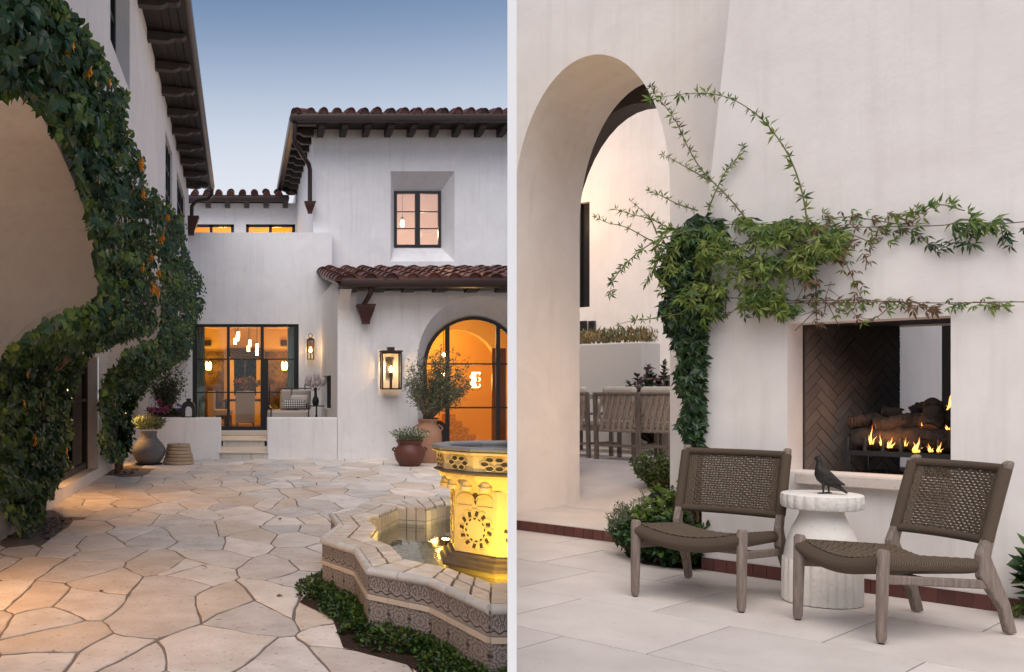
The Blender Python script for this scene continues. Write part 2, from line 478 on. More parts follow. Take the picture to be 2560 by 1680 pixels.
for i, (sx, sy) in enumerate(seeds):
    poly = [(-2.55, 3.3/SY), (6.5, 3.3/SY), (6.5, (YF-.004)/SY), (-2.55, (YF-.004)/SY)]
    gap = r.uniform(.009, .021)
    for j, (qx, qy) in enumerate(seeds):
        if i == j: continue
        dx, dy = qx-sx, qy-sy; d = math.hypot(dx, dy)
        if d > 2.6: continue
        mx, my = (sx+qx)/2, (sy+qy)/2
        poly = clip_poly(poly, dx/d, dy/d, (mx*dx+my*dy)/d - gap/2)
        if len(poly) < 3: break
    if len(poly) < 3: continue
    for (a0, a1, b0, b1) in PITS:
        if sx < a1 and b0 < sy*SY < b1: poly = []; break
        if min(p[0] for p in poly) < a1 and min(p[1] for p in poly)*SY < b1 and max(p[1] for p in poly)*SY > b0:
            if sx >= a1: poly = clip_poly(poly, -1, 0, -a1)
            elif sy*SY <= b0: poly = clip_poly(poly, 0, 1, b0/SY)
            else: poly = clip_poly(poly, 0, -1, -b1/SY)
    if len(poly) < 3: continue
    # stop at the added divider wall
    nrm = math.hypot(1, PR*SY)
    poly = clip_poly(poly, 1/nrm, -PR*SY/nrm, -.012)
    if len(poly) < 3: continue
    ar = abs(sum(poly[k][0]*poly[(k+1)%len(poly)][1]-poly[(k+1)%len(poly)][0]*poly[k][1] for k in range(len(poly))))/2
    if ar < .012: continue
    cx = sum(p[0] for p in poly)/len(poly); cy = sum(p[1] for p in poly)/len(poly)
    ring = []
    n = len(poly)
    for k in range(n):
        p, q = poly[k], poly[(k+1) % n]
        L = math.hypot(q[0]-p[0], q[1]-p[1])
        if L < .03: continue
        m = max(3, int(L/.07))
        for t in range(m):
            s = t/m
            s = .008 + s*.984 if L > .12 else s
            x, y = p[0]+(q[0]-p[0])*s, p[1]+(q[1]-p[1])*s
            b_ = math.sin(s*PI)**.7
            nx, ny = (q[1]-p[1])/L, -(q[0]-p[0])/L
            if nx + ny*.37 < 0: nx, ny = -nx, -ny               # both neighbours bend the shared joint the same way
            off = wob(x*.9+ny*3, y*.9+nx*3, 2.6)*.05*b_*min(1, L/.5) + wob(x, y, 19)*.014*b_ + wob(x, y, 47)*.005
            ring.append((x + nx*off, y + ny*off))
    if len(ring) < 5: continue
    dz = r.uniform(-.0015, .0015); tx, ty = r.uniform(-.002,.002), r.uniform(-.001,.001)
    mb = MB(); N = len(ring)
    zt = lambda x, y: dz + (x-cx)*tx + (y-cy)*ty + 0.001*wob(x*3, y*3, 1.4)
    def ins(p, q_):
        dx, dy = cx-p[0], cy-p[1]; d = math.hypot(dx, dy) or 1
        return (p[0]+dx/d*q_, p[1]+dy/d*q_)
    vs = [(x, y*SY, -.03) for x, y in ring] + [(x, y*SY, zt(x,y)-.004) for x, y in ring]
    for x, y in ring:
        q_ = ins((x,y), .008); vs.append((q_[0], q_[1]*SY, zt(*q_)))
    fs = []
    for k in range(N):
        k2 = (k+1) % N
        fs += [(k, k2, N+k2, N+k), (N+k, N+k2, 2*N+k2, 2*N+k)]
    fs.append(tuple(range(2*N, 3*N)))
    mb.add(vs, fs)
    mb.build('flagstone', r.choice((STONE, STONE, STONE_B, STONE_C)), paving)
    nst += 1
# planting pits with mulch
for k, (a0, a1, b0, b1) in enumerate(PITS):
    mb = MB().grid(lambda a, b: (XL + (a1-XL)*a, b0+(b1-b0)*b, -.02 + .035*mnoise.noise(Vector((a*6, b*9, k)))), 16, 24)
    rr = random.Random(k+3)
    for _ in range(420):
        p = Vector((rr.uniform(XL+.03, a1-.02), rr.uniform(b0+.03, b1-.03), .0))
        d = rv(rr); d.z *= .35
        put_leaf(mb, LANCE, p, d, (0,0,1), rr.uniform(.03,.07))
    top(mb, 'planting_pit', SOIL, ['square bed of dark bark mulch at the foot of the nearest flowering vine',
        'small bed of dark bark mulch at the foot of the vine beside the grey urn'][k], 'planting bed', loc=((XL+a1)/2, (b0+b1)/2, 0), fix=False)

# ---- LEFT WING: upper wall overhanging on arched coves
wing = thing('villa_wing', 'white stucco villa wing with overhanging upper storey above arched coves on the left', 'building', (XL, 14, 0))
ARCH = [(1.5, 9.5, 1.05), (12.2, 18.2, .95), (19.6, 24.9, .6)]
def edge_z(y):
    for a, b, h in ARCH:
        if a < y < b:
            t = (y-(a+b)/2)/((b-a)/2)
            return 2.36 + h*math.sqrt(max(0, 1-t*t))
    return 2.36
Y0, Y1 = 2.2, YB
ZT = 6.75
ys = []
y = Y0
while y < Y1 - 1e-6:
    ys.append(y); y += .1
ys += [Y1]
for a, b, h in ARCH: ys += [a+.01, b-.01, a+.04, b-.04]
ys = sorted(y for y in ys if Y0 <= y <= Y1)
ZM = 3.5
wl = MB()
wl.strip([(XU_L, y, edge_z(y)) for y in ys], [(XU_L, y, ZM) for y in ys])
HOL = [(10.2, 12.0, 5.15, 6.35), (17.75, 19.55, 4.75, 6.2), (21.0, 24.0, 4.75, 6.2)]
def fl(a, b, d): return (XU_L - d, a, b)
wl.holed(fl, Y0, Y1, ZM, ZT, 0, .42, HOL)
wl.box(XU_L-.42, XU_L, Y0-.3, Y0, 0, ZT)
wl.build('wall', STUCCO, wing)
# coves (plastered vault soffits)
cv = MB()
NS = 14
def cove(y, t):
    e = edge_z(y); zl = 1.5 + (e-2.36)*1.15
    th = t*PI/2
    return (XL + (XU_L-XL)*(1-math.cos(th)), y, zl + (e-zl)*math.sin(th))
for k in range(NS):
    cv.strip([cove(y, k/NS) for y in ys], [cove(y, (k+1)/NS) for y in ys])
# the lower wall under the coves, with the recessed glazed door
WD0, WD1, WDT = 11.7, 16.55, 2.05
def lowtop(y): return cove(y, 0)[2]
for i in range(len(ys)-1):
    a, b = ys[i], ys[i+1]
    m = (a+b)/2
    if WD0 < m < WD1:
        cv.add([(XL,a,WDT),(XL,b,WDT),(XL,b,lowtop(b)),(XL,a,lowtop(a))], [(0,1,2,3)])
        cv.add([(XL,a,.0),(XL,b,.0),(XL,b,.175),(XL,a,.175)], [(0,1,2,3)])
    else:
        cv.add([(XL,a,.0),(XL,b,.0),(XL,b,lowtop(b)),(XL,a,lowtop(a))], [(0,1,2,3)])
for yv in (WD0, WD1):
    cv.add([(XL,yv,.175),(XL-.3,yv,.175),(XL-.3,yv,WDT),(XL,yv,WDT)], [(0,1,2,3)])
cv.add([(XL,WD0,WDT),(XL,WD1,WDT),(XL-.3,WD1,WDT),(XL-.3,WD0,WDT)], [(0,1,2,3)])
cv.add([(XL,WD0,.175),(XL,WD1,.175),(XL-.45,WD1,.175),(XL-.45,WD0,.175)], [(0,1,2,3)])
cv.build('cove', CREAM, wing, smooth=True, fix=False)
# glazed door in the lower wall
XW = XL - .22
fr = MB()
for yv in (WD0+.03, (WD0+WD1)/2, WD1-.04): fr.box(XW-.05, XW+.05, yv-.045, yv+.045, .175, WDT)
for zv in (.23, 1.33, WDT-.05): fr.box(XW-.04, XW+.04, WD0, WD1, zv-(.05 if zv < 1 else .025), zv+(.05 if zv < 1 else .025))
wf = fr.build('window', mat('brown_steel', (.03,.02,.016), .4), wing); reg(wf)
MB().box(XW-.006, XW+.006, WD0+.05, WD1-.05, .2, WDT-.02).build('pane', GLASS, wf)
MB().box(XW-2.6, XW-2.5, WD0-2, WD1+3, 0, 2.6).build('interior_wall', TAN, wing)
MB().box(XW-2.5, XW-.3, WD0-2, WD1+3, .0, .16).build('interior_floor', mat('interior_oak', (.24,.15,.09), .5), wing)
MB().box(XW-2.5, XW-.3, WD0-2, WD1+3, 2.6, 2.7).build('interior_ceiling', TAN, wing)
MB().box(XW-2.5, XW-.3, WD1+2.9, WD1+3, .1, 2.6).build('interior_end_wall', TAN, wing)
# upper windows
for k, (a, b, z0, z1) in enumerate(HOL):
    xw = XU_L - (.07 if k else .2)
    f = MB()
    for yv in (a+.05, b-.05): f.box(xw-.03, xw+.03, yv-.05, yv+.05, z0, z1)
    for yv in ([a+(b-a)*.33, a+(b-a)*.66] if k else [(a+b)/2]): f.box(xw-.025, xw+.025, yv-.03, yv+.03, z0, z1)
    for zv in (z0+.05, z1-.05, z0+(z1-z0)*.35, z0+(z1-z0)*.68): f.box(xw-.02, xw+.02, a, b, zv-.03, zv+.03)
    wo = f.build('window', IRON, wing); reg(wo)
    MB().box(xw-.05, xw-.04, a, b, z0, z1).build('pane', glass('dark_glass', (.25,.27,.3), .15) if 'dark_glass' not in _M else _M['dark_glass'], wo)
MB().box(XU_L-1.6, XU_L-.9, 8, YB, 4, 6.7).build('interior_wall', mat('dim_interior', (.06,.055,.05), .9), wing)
# roof: soffit boards, rafters, gutter, tiles
XG = -.735
ZG = 6.8
rf = MB()
ROOFEND = 25.35
rf.add([(XU_L-.3, Y0-.3, ZG-.02), (XG+.02, Y0-.3, ZG-.10), (XG+.02, ROOFEND, ZG-.10), (XU_L-.3, ROOFEND, ZG-.02),
        (XU_L-6, Y0-.3, ZG+1.6), (XG+.02, Y0-.3, ZG+.0), (XG+.02, ROOFEND, ZG+.0), (XU_L-6, ROOFEND, ZG+1.6)],
       [(0,1,2,3), (4,5,6,7), (0,1,5,4), (2,3,7,6), (1,2,6,5), (0,3,7,4)])
roof = rf.build('roof', DARKWOOD, wing); reg(roof)
nb = 26
for k in range(5):                                             # soffit boards
    x0 = XU_L + (XG-XU_L)*(k+.06)/5; x1 = XU_L + (XG-XU_L)*(k+.94)/5
    z0 = ZG-.035-.075*(x0-XU_L)/(XG-XU_L); z1 = ZG-.035-.075*(x1-XU_L)/(XG-XU_L)
    MB().add([(x0,Y0,z0-.012),(x1,Y0,z1-.012),(x1,ROOFEND-.03,z1-.012),(x0,ROOFEND-.03,z0-.012),(x0,Y0,z0),(x1,Y0,z1),(x1,ROOFEND-.03,z1),(x0,ROOFEND-.03,z0)],
        [(0,1,2,3),(4,5,6,7),(0,1,5,4),(1,2,6,5),(2,3,7,6),(3,0,4,7)]).build('soffit_board', DARKWOOD, roof)
def rafter_mesh(name, L, h, wd):
    """scroll-cut rafter tail, runs along +x from 0 to L, hangs below z=0"""
    prof = [(0,0),(L,0),(L,-h*.35),(L*.93,-h*.55),(L*.80,-h*.6),(L*.72,-h*.55),(L*.66,-h*.72),(L*.55,-h*.95),(L*.4,-h),(0,-h)]
    mb = MB().prism(prof, lambda a, b, d: (a, d, b), -wd/2, wd/2)
    me_o = mb.build(name, RAFTER); me = me_o.data
    bpy.data.objects.remove(me_o)
    return me
RAF_L = rafter_mesh('rafter', XG-XU_L-.05, .13, .16)
for yv in [5.2 + 1.3*k for k in range(16)]:
    if yv < ROOFEND-.1:
        place('rafter', RAF_L, roof, TR(XU_L, yv, ZG-.075, ry=R(6)))
gt = MB()
prof = [(-.08,.07),(.06,.075),(.075,.02),(.06,-.05),(.02,-.085),(-.04,-.085),(-.08,-.05)]
gt.prism(prof, lambda a, b, d: (XG+a, d, ZG-.02+b), Y0-.3, ROOFEND+.25)
gt.build('gutter', BRONZE, roof, smooth=True)
ds = MB()
ds.tube([(XG,ROOFEND+.12,ZG-.1),(XG,ROOFEND+.12,ZG-.22),(XG-.1,ROOFEND+.12,ZG-.34),(XU_L+.2,ROOFEND+.12,ZG-.40),(XU_L+.1,ROOFEND+.12,ZG-.52),(XU_L+.09,ROOFEND+.12,ZG-.85)], .055, 10)
ds.build('downspout', BRONZE, wing, smooth=True)
def hopper(parent, x, y, z, s=1.0, name='rain_hopper'):
    prof = [(.10,-.46),(.10,-.40),(.13,-.30),(.20,-.12),(.22,-.04),(.22,0),(.24,0),(.24,.05),(.20,.05)]
    mb = MB()
    rings = []
    for r_, z_ in prof: rings.append([(x+sx*r_*s, y+sy*r_*s*.7, z+z_*s) for sx, sy in ((-1,-1),(1,-1),(1,1),(-1,1))])
    for a, b in zip(rings, rings[1:]): mb.strip(a, b, closed=True)
    mb.add(rings[0], [(0,1,2,3)]); mb.add(rings[-1], [(0,1,2,3)])
    return mb.build(name, COPPER, parent, bevel=.008)
hopper(wing, XU_L+.06, ROOFEND+.12, ZG-.84, .95)

# ---- barrel roof tiles
def tile_mesh(name, w_, L, h, t=.018, taper=.9, n=9):
    mb = MB()
    A, B, C, D = [], [], [], []
    for k in range(n+1):
        a = PI*k/n
        A.append((-math.cos(a)*w_/2, 0, math.sin(a)*h)); B.append((-math.cos(a)*w_/2*taper, L, math.sin(a)*h*taper))
        C.append((-math.cos(a)*(w_/2-t), 0, math.sin(a)*(h-t))); D.append((-math.cos(a)*(w_/2*taper-t), L, math.sin(a)*(h*taper-t)))
    mb.strip(A, B); mb.strip(C, D); mb.strip(A, C); mb.strip(B, D)
    mb.add([(a[0], .05, a[2]) for a in C], [tuple(range(len(C)))])
    o = mb.build(name, TERRA, smooth=True, fix=False); me = o.data; bpy.data.objects.remove(o)
    return me
def tile_roof(parent, x0, x1, y0, z0, slope, rows, step, mesh, length, pan=None):
    """courses of barrel tiles, eave along x at (y0,z0), climbing towards +y"""
    nx = int((x1-x0)/step)
    for k in range(rows):
        for i in range(nx+1):
            x = x0 + i*step
            yy_ = y0 + k*(length*.84)
            zz_ = z0 + (yy_-y0)*math.tan(slope) + .012*k*0
            j = rnd.uniform(-.008,.008)
            place('tile', mesh, parent, TR(x+j*1.6, yy_+rnd.uniform(-.03,.03), zz_+.012+rnd.uniform(-.008,.008), rz=rnd.uniform(-.035,.035), rx=slope-.045+rnd.uniform(-.015,.015), s=rnd.uniform(.96,1.04)))
# ---- DINING WING: door wall, roof terrace parapet, back wing
din = thing('dining_wing', 'white stucco wing with black steel terrace doors and a roof terrace parapet', 'building', (0, YB, 0))
ZP = ZV(581, YB)                                   # parapet top
DX0, DX1, DZ0, DZ1 = XU(481, YB), XU(747, YB), ZV(1076, YB), ZV(810, YB)
fd = lambda a, b, d: (a, YB+d, b)
MB().holed(fd, XL-.2, XU(830, YB), 0, ZP, 0, .3, [(DX0, DX1, DZ0, DZ1)]).build('wall', STUCCO, din)
# door joinery
YD = YB + .1
f = MB()
mu = [DX0+.06, XU(571,YD), XU(655.5,YD), DX1-.06]
ws = [.12, .075, .085, .12]
for x, w_ in zip(mu, ws): f.box(x-w_/2, x+w_/2, YD-.04, YD+.05, DZ0, DZ1)
f.box(DX0, DX1, YD-.035, YD+.045, DZ1-.075, DZ1)
f.box(DX0, DX1, YD-.035, YD+.045, DZ0, DZ0+.10)
f.box(XU(655,YD), XU(659,YD)+.12, YD-.03, YD+.04, DZ0, ZV(898,YD))      # wide lock stile of the open leaf
dr = f.build('door', IRON, din); reg(dr)
g_ = MB()
for v in (898, 981):
    for i in range(3): g_.box(mu[i]+.03, mu[i+1]-.03, YD-.018, YD+.026, ZV(v,YD)-.016, ZV(v,YD)+.016)
g_.build('glazing_bar', IRON, dr)
for i in range(3):
    MB().box(mu[i]+.04, mu[i+1]-.04, YD-.004, YD+.004, DZ0+.1, DZ1-.07).build('pane', GLASS, dr)
MB().box(DX0-.05, DX1+.05, YB-.25, YB-.002, .318, DZ0-.004).build('threshold', mat('travertine', (.62,.54,.46), .6, (.72,.64,.56), 8, .7, bump=.3, pits=.3, pscale=60), din, bevel=.01)
# dining room
RX0, RX1, RY0, RY1, RZ0, RZ1 = -1.75, 2.0, YB+.3, 31.5, DZ0-.02, 3.45
WARM = mat('ochre_wall', (.80,.55,.24), .9)
rm = MB()
rm.add([(RX0,RY0,RZ0),(RX1,RY0,RZ0),(RX1,RY1,RZ0),(RX0,RY1,RZ0),(RX0,RY0,RZ1),(RX1,RY0,RZ1),(RX1,RY1,RZ1),(RX0,RY1,RZ1)],
       [(4,5,6,7),(1,2,6,5),(3,0,4,7)])
WX0, WX1, WZ1 = XU(585,31.5), XU(641,31.5), ZV(898,31.5)
rm.holed(lambda a,b,d: (a, RY1+d, b), RX0, RX1, RZ0, RZ1, 0, .25, [(WX0, WX1, RZ0+.9, WZ1)])
rm.build('interior_wall', WARM, din, fix=False)
MB().box(RX0, RX1, RY0, RY1, RZ0-.05, RZ0).build('interior_floor', mat('oak_floor', (.22,.12,.055), .4, (.30,.17,.08), 3, .7, stretch=(6,1,1)), din)
for k in range(4):                                   # dark carved cornice over the back window
    MB().box(XU(572,31)-.02*k, XU(655,31)+.02*k, 31.25-.03*k, 31.49, ZV(898-k*7-1,31.2)+.005, ZV(898-k*7-7,31.2)).build('cornice', mat('walnut', (.05,.025,.014), .5), din)
b_ = MB(); b_.box(WX0-.05, WX1+.05, 31.40, 31.48, WZ1, WZ1+.07); b_.box((WX0+WX1)/2-.025, (WX0+WX1)/2+.025, 31.42, 31.48, RZ0+.9, WZ1)
b_.box(WX0, WX1, 31.43, 31.48, 1.75, 1.79)
b_.build('interior_window', IRON, din)
for s_ in (-1, 1):                                   # tapestries, pierced vents
    x = XU(526 if s_ < 0 else 696, 31)
    pan = MB().box(x-.42, x+.42, 31.40, 31.48, RZ0+.15, ZV(878,31)).build('tapestry', mat('tapestry', (.03,.02,.012), .9, (.16,.085,.03), 5, .25), din)
    x = XU(519 if s_ < 0 else 711, 31)
    v_ = MB().holed(lambda a,b,d: (a, 31.44+d, b), x-.10, x+.10, ZV(864,31)-.0, ZV(864,31)+.2, 0, .03,
        [(x-.1+.02+.045*i+.0, x-.1+.02+.045*i+.03, ZV(864,31)+.015+.045*j, ZV(864,31)+.045+.045*j) for i in range(4) for j in range(4)])
    v_.build('vent', IRON, din)
# hedge behind the back window
hb = thing('clipped_hedge', 'dense green hedge seen through the far window of the dining room', 'hedge', (.2, 33, 0))
mb = [MB(), MB()]
rr = random.Random(5)
for _ in range(2600):
    p = Vector((rr.uniform(-1.2,1.7), 32.4+rr.uniform(0,.5), rr.uniform(.6,3.4)))
    d = rv(rr); put_leaf(mb[rr.random() < .4], OVAL, p, d, Vector((0,-1,.4))+rv(rr)*.6, rr.uniform(.06,.11))
mixed_leaves(hb, mb, [LEAF_B, LEAF_C])
MB().box(-1.3,1.8,32.75,33.3,.0,3.3).build('branches', mat('hedge_core', (.015,.03,.01), .9), hb)

# ---- back wing behind the roof terrace
YW = 33.5
bw = thing('back_wing', 'low white rear wing with tiled roof and lit windows above the parapet', 'building', (0, YW, 0))
bwh = [(XU(474,YW)-.05, XU(585,YW), 5.0, ZV(560,YW)), (XU(615,YW), XU(738,YW), 5.0, ZV(560,YW))]
MB().holed(lambda a,b,d: (a, YW+d, b), -2.4, 2.7, 4.4, ZV(508,YW), 0, .3, bwh).build('wall', STUCCO, bw)
MB().box(-2.4, 2.6, YB+.3, YW, 4.3, 4.42).build('terrace_deck', STUCCO, bw)
for a, b, z0, z1 in bwh:
    q = MB(); q.box(a,b,YW+.1,YW+.16,z1-.09,z1); q.box(a,b,YW+.1,YW+.16,z0,z0+.09)
    for x in (a+.05, (a+b)/2, b-.05): q.box(x-.05,x+.05,YW+.1,YW+.16,z0,z1)
    wo = q.build('window', IRON, bw); reg(wo)
    MB().box(a+.05,b-.05,YW+.12,YW+.13,z0+.05,z1-.05).build('pane', GLASS, wo)
bi = MB(); bi.box(-2.4,2.7,YW+2.6,YW+2.7,4.4,8); bi.box(-2.4,2.7,YW+.35,YW+2.6,7.75,7.85)
bi.box(-2.4,-2.3,YW+.35,YW+2.6,4.4,8); bi.box(2.6,2.7,YW+.35,YW+2.6,4.4,8)
bi.build('interior_wall', WARM, bw)
for k in range(14): MB().box(-2.3+.35*k, -2.3+.35*k+.16, YW+.4, YW+2.5, 7.60, 7.74).build('ceiling_beam', mat('beam_wood', (.25,.12,.04), .7), bw)
lamp(bw, (-.6,YW+1.3,6.9), 40, (1,.52,.10), .15); lamp(bw, (1.3,YW+1.3,6.9), 40, (1,.52,.10), .15)  # room lamps assumed behind the lit windows, without fittings
ZE = ZV(500, 33.0)
e = MB(); e.box(-2.1, XU(722,33.2), 32.85, 36.5, ZE+.02, ZE+.09)
broof = e.build('roof', DARKWOOD, bw); reg(broof)
MB().prism([(-.08,.09),(.07,.09),(.08,.02),(.05,-.07),(-.05,-.08),(-.08,-.05)], lambda a,b,d: (d, 32.85-a*1.0, ZE+b), -1.9, XU(722,32.8)).build('gutter', BRONZE, broof, smooth=True)
RAF_S = rafter_mesh('rafter', .62, .2, .17)
for k in range(6):
    place('rafter', RAF_S, broof, TR(XU(521+48*k,33.5), YW, ZE+.015, rz=R(-90)))
BT = tile_mesh('tile', .26, .55, .15)
MB().box(-1.95, XU(722,32.8), 32.88, 33.6, ZE+.085, ZE+.15).build('tile_bed', TERRA, broof)
tile_roof(broof, XU(486,32.9), XU(760,32.9), 32.78, ZE+.09, R(16), 3, .405, BT, .55)

# ---- UPPER BLOCK (two-storey, right)
YU = 26.0
up = thing('upper_block', 'tall white stucco upper storey with tiled eaves and one deep splayed window', 'building', (4.5, YU, 0))
UX0 = XU(783, YU)
UZT = 8.42
OL, OR_, OB, OT = XU(976.4,YU), XU(1136.4,YU), ZV(653.6,YU), ZV(427.9,YU)
YI = YU + .5
IL, IR, IB, IT = XU(985.4,YI), XU(1101.4,YI), ZV(618.6,YI), ZV(478.6,YI)
uw = MB().holed(lambda a,b,d: (a, YU+d, b), UX0, 8.2, 3.6, UZT, 0, .02, [(OL, OR_, OB, OT)])
O_ = [(OL,YU+.0,OB),(OR_,YU,OB),(OR_,YU,OT),(OL,YU,OT)]; I_ = [(IL,YI,IB),(IR,YI,IB),(IR,YI,IT),(IL,YI,IT)]
uw.strip(O_, I_, closed=True)
uw.box(UX0, UX0+.25, YU+.03, YW+3, 3.6, UZT)
uw.build('wall', STUCCO, up, fix=False)
q = MB()
cx = (IL+IR)/2
for x, w_ in ((IL+.035,.07),(cx,.13),(IR-.035,.07)): q.box(x-w_/2, x+w_/2, YI-.05, YI+.04, IB, IT)
for z in (IB+.035, IT-.035): q.box(IL, IR, YI-.045, YI+.035, z-.035, z+.035)
for v in (529.5, 571.6): q.box(IL, IR, YI-.02, YI+.02, ZV(v,YI)-.014, ZV(v,YI)+.014)
wo = q.build('window', IRON, up); reg(wo)
for a, b in ((IL,cx),(cx,IR)): MB().box(a+.03,b-.03,YI-.004,YI+.004,IB+.03,IT-.03).build('pane', glass('dusk_glass', (.9,.88,.86), .22) if 'dusk_glass' not in _M else _M['dusk_glass'], wo)
ui = MB()
ui.add([(3.2,YI+.1,4.2),(6.6,YI+.1,4.2),(6.6,YI+3,4.2),(3.2,YI+3,4.2),(3.2,YI+.1,7.7),(6.6,YI+.1,7.7),(6.6,YI+3,7.7),(3.2,YI+3,7.7)],
    [(0,1,2,3),(4,5,6,7),(1,2,6,5),(3,0,4,7),(2,3,7,6)])
ui.build('interior_wall', mat('blush_interior', (.68,.56,.50), .9), up)
pend = thing('pendant_lamp', 'single glowing bulb pendant hanging inside the upper splayed window', 'lamp', P(1006,560,27.6))
pp = P(1006,556,27.6)
MB().lathe([(.01,-.13),(.05,-.10),(.062,-.04),(.045,.03),(.02,.07)], 14, pp).build('bulb', mat('warm_bulb', (1,.8,.5), emit=(1,.72,.35), estr=16), pend, smooth=True)
MB().tube([pp+Vector((0,0,.07)), pp+Vector((0,0,.16))], .03, 10).build('socket', IRON, pend)
MB().tube([pp+Vector((0,0,.16)), (pp.x,pp.y,7.7)], .006, 6).build('cord', IRON, pend)
lamp(pend, pp+Vector((.5,.2,-.3)), 62, (1,.62,.36), .1)
# eaves of the upper block
UG = ZV(297, 25.0)
XGL = XU(731, 25.0)
e = MB()
e.add([(XGL,24.95,UG-.02),(8.4,24.95,UG-.02),(8.4,30,UG+.02),(UX0+.1,YU+.1,UG+.02),(UX0+.1,34.0,UG+.02),(XGL,34.0,UG-.02)], [(0,1,2,3),(0,3,4,5)])
e.add([(XGL,24.95,UG+.03),(8.4,24.95,UG+.03),(8.4,34,UG+2.6),(XGL+3,34.0,UG+2.6),(XGL,34.0,UG+.03)], [(0,1,2,3),(0,3,4)])
uroof = e.build('roof', DARKWOOD, up, fix=False); reg(uroof)
gp = [(-.10,.09),(.06,.10),(.08,.03),(.05,-.07),(-.02,-.1),(-.10,-.09)]
MB().prism(gp, lambda a,b,d: (d, 24.95-a, UG+b), XGL-.06, 8.4).build('gutter', BRONZE, uroof, smooth=True)
MB().prism(gp, lambda a,b,d: (XGL-a, d, UG+b), 25.06, 34.0).build('gutter', BRONZE, uroof, smooth=True)
RAF_U = rafter_mesh('rafter', .8, .2, .16)
for k in range(11):
    x = XU(803+56.9*k, 25.6)
    place('rafter', RAF_U, uroof, TR(x, YU, UG-.02, rz=R(-90)))
for k in range(10):
    place('rafter', RAF_U, uroof, TR(UX0, 25.9+.84*k, UG-.02, rz=R(180)) @ Matrix.Scale((UX0-XGL-.1)/.8, 4, (1,0,0)))
MB().box(XGL+.1, UX0, 25.05, 25.2, UG-.14, UG-.03).build('hip_rafter', RAFTER, uroof)
UT = tile_mesh('tile', .24, .5, .155)
MB().box(XGL+.05, 8.3, 24.97, 25.6, UG+.085, UG+.16).build('tile_bed', TERRA, uroof)
tile_roof(uroof, XGL+.12, 8.2, 24.87, UG+.09, R(14), 2, .34, UT, .5)
for k in range(4):
    place('tile', UT, uroof, TR(XGL+.05+.10*k, 24.9+.16*k, UG+.10+.02*k, rz=R(-38), rx=R(12)))
dsp = MB()
x0 = XGL+.07
dsp.tube([(x0,25.05,UG-.08),(x0-.02,25.05,UG-.52),(x0+.02,25.12,UG-.62),(UX0-.28,25.5,UG-.86),(UX0-.14,25.75,UG-.98),(UX0-.1,25.8,UG-1.12),(UX0-.1,25.8,ZV(508,25.8))], .06, 10)
dsp.build('downspout', BRONZE, up, smooth=True)
hopper(up, UX0-.1, 25.78, ZV(507,25.78), .62)

# ---- PORCH WING with arched glass door (right of the court)
pw = thing('porch_wing', 'single storey white stucco wing with tiled shed roof and tall arched glass doors', 'building', (4.6, YF, 0))
PX0 = XU(844, YF)
PZT = 3.66
ACX, AR, ASP = 5.216, 1.34, 2.21
YV = 21.95
ICX, IAR, ISP = 5.216, 1.115, 2.03
def arc(cx, r_, sp, n=28): return [(cx - r_*math.cos(PI*k/n), sp + r_*math.sin(PI*k/n)) for k in range(n+1)]
oa = [(ACX-AR, 0)] + arc(ACX, AR, ASP) + [(ACX+AR, 0)]
ia = [(ICX-IAR, 0)] + arc(ICX, IAR, ISP) + [(ICX+IAR, 0)]
poly = [(PX0, 0)] + oa + [(8.0, 0), (8.0, PZT), (PX0, PZT)]
w_ = MB()
w_.add([(a, YF, b) for a, b in poly], [tuple(range(len(poly)))])
w_.strip([(a, YF, b) for a, b in oa], [(a, YV, b) for a, b in ia])
# side wall with a dark grille niche
ny0, ny1, nz0, nz1 = 22.95, 24.75, 1.05, 1.85
w_.holed(lambda a,b,d: (PX0+d, a, b), YF+.004, YB, 0, PZT+.3, 0, .25, [(ny0, ny1, nz0, nz1)])
w_.build('wall', STUCCO, pw, fix=False)
MB().box(PX0+.2, PX0+.26, ny0-.05, ny1+.05, nz0-.05, nz1+.05).build('niche_back', mat('niche_black', (.012,.010,.010), .9), pw)  # near-black panel closing the niche
nb_ = MB()
for k in range(7): nb_.box(PX0+.06, PX0+.09, ny0+.1+.26*k, ny0+.13+.26*k, nz0, nz1)
nb_.build('grille', IRON, pw)
# curved plaster corbel at the eave corner
cb = [(0,0),(0,-.62),(-.02,-.42),(-.10,-.24),(-.24,-.10),(-.42,0)]
MB().prism([(YF+a*1.0+.0, PZT+b) for a, b in cb], lambda a,b,d: (d, a, b), PX0+.012, PX0+.26).build('corbel', CREAM, pw)
# arched door
ar_o = [(ICX-IAR+.004,.0)] + arc(ICX, IAR-.004, ISP) + [(ICX+IAR-.004,.0)]
ar_i = [(ICX-IAR+.075,.0)] + arc(ICX, IAR-.075, ISP) + [(ICX+IAR-.075,.0)]
d_ = MB()
for (yA, yB) in ((YV-.05, YV+.03),):
    d_.strip([(a,yA,b) for a,b in ar_o],[(a,yA,b) for a,b in ar_i]); d_.strip([(a,yB,b) for a,b in ar_o],[(a,yB,b) for a,b in ar_i])
    d_.strip([(a,yA,b) for a,b in ar_i],[(a,yB,b) for a,b in ar_i]); d_.strip([(a,yA,b) for a,b in ar_o],[(a,yB,b) for a,b in ar_o])
for u in (1118, 1244):
    x = XU(u, YV); zt_ = ISP + math.sqrt(max(0, (IAR-.05)**2-(x-ICX)**2))
    d_.box(x-.045, x+.045, YV-.045, YV+.028, .0, zt_)
d_.box(ICX-IAR+.03, ICX+IAR-.03, YV-.044, YV+.027, 0, .12)
ad = d_.build('door', IRON, pw); reg(ad)
gb = MB()
for v in (910, 1019):
    z = ZV(v, YV)
    h = IAR-.05 if z < ISP else math.sqrt((IAR-.05)**2-(z-ISP)**2)
    gb.box(ICX-h, ICX+h, YV-.03, YV+.02, z-.018, z+.018)
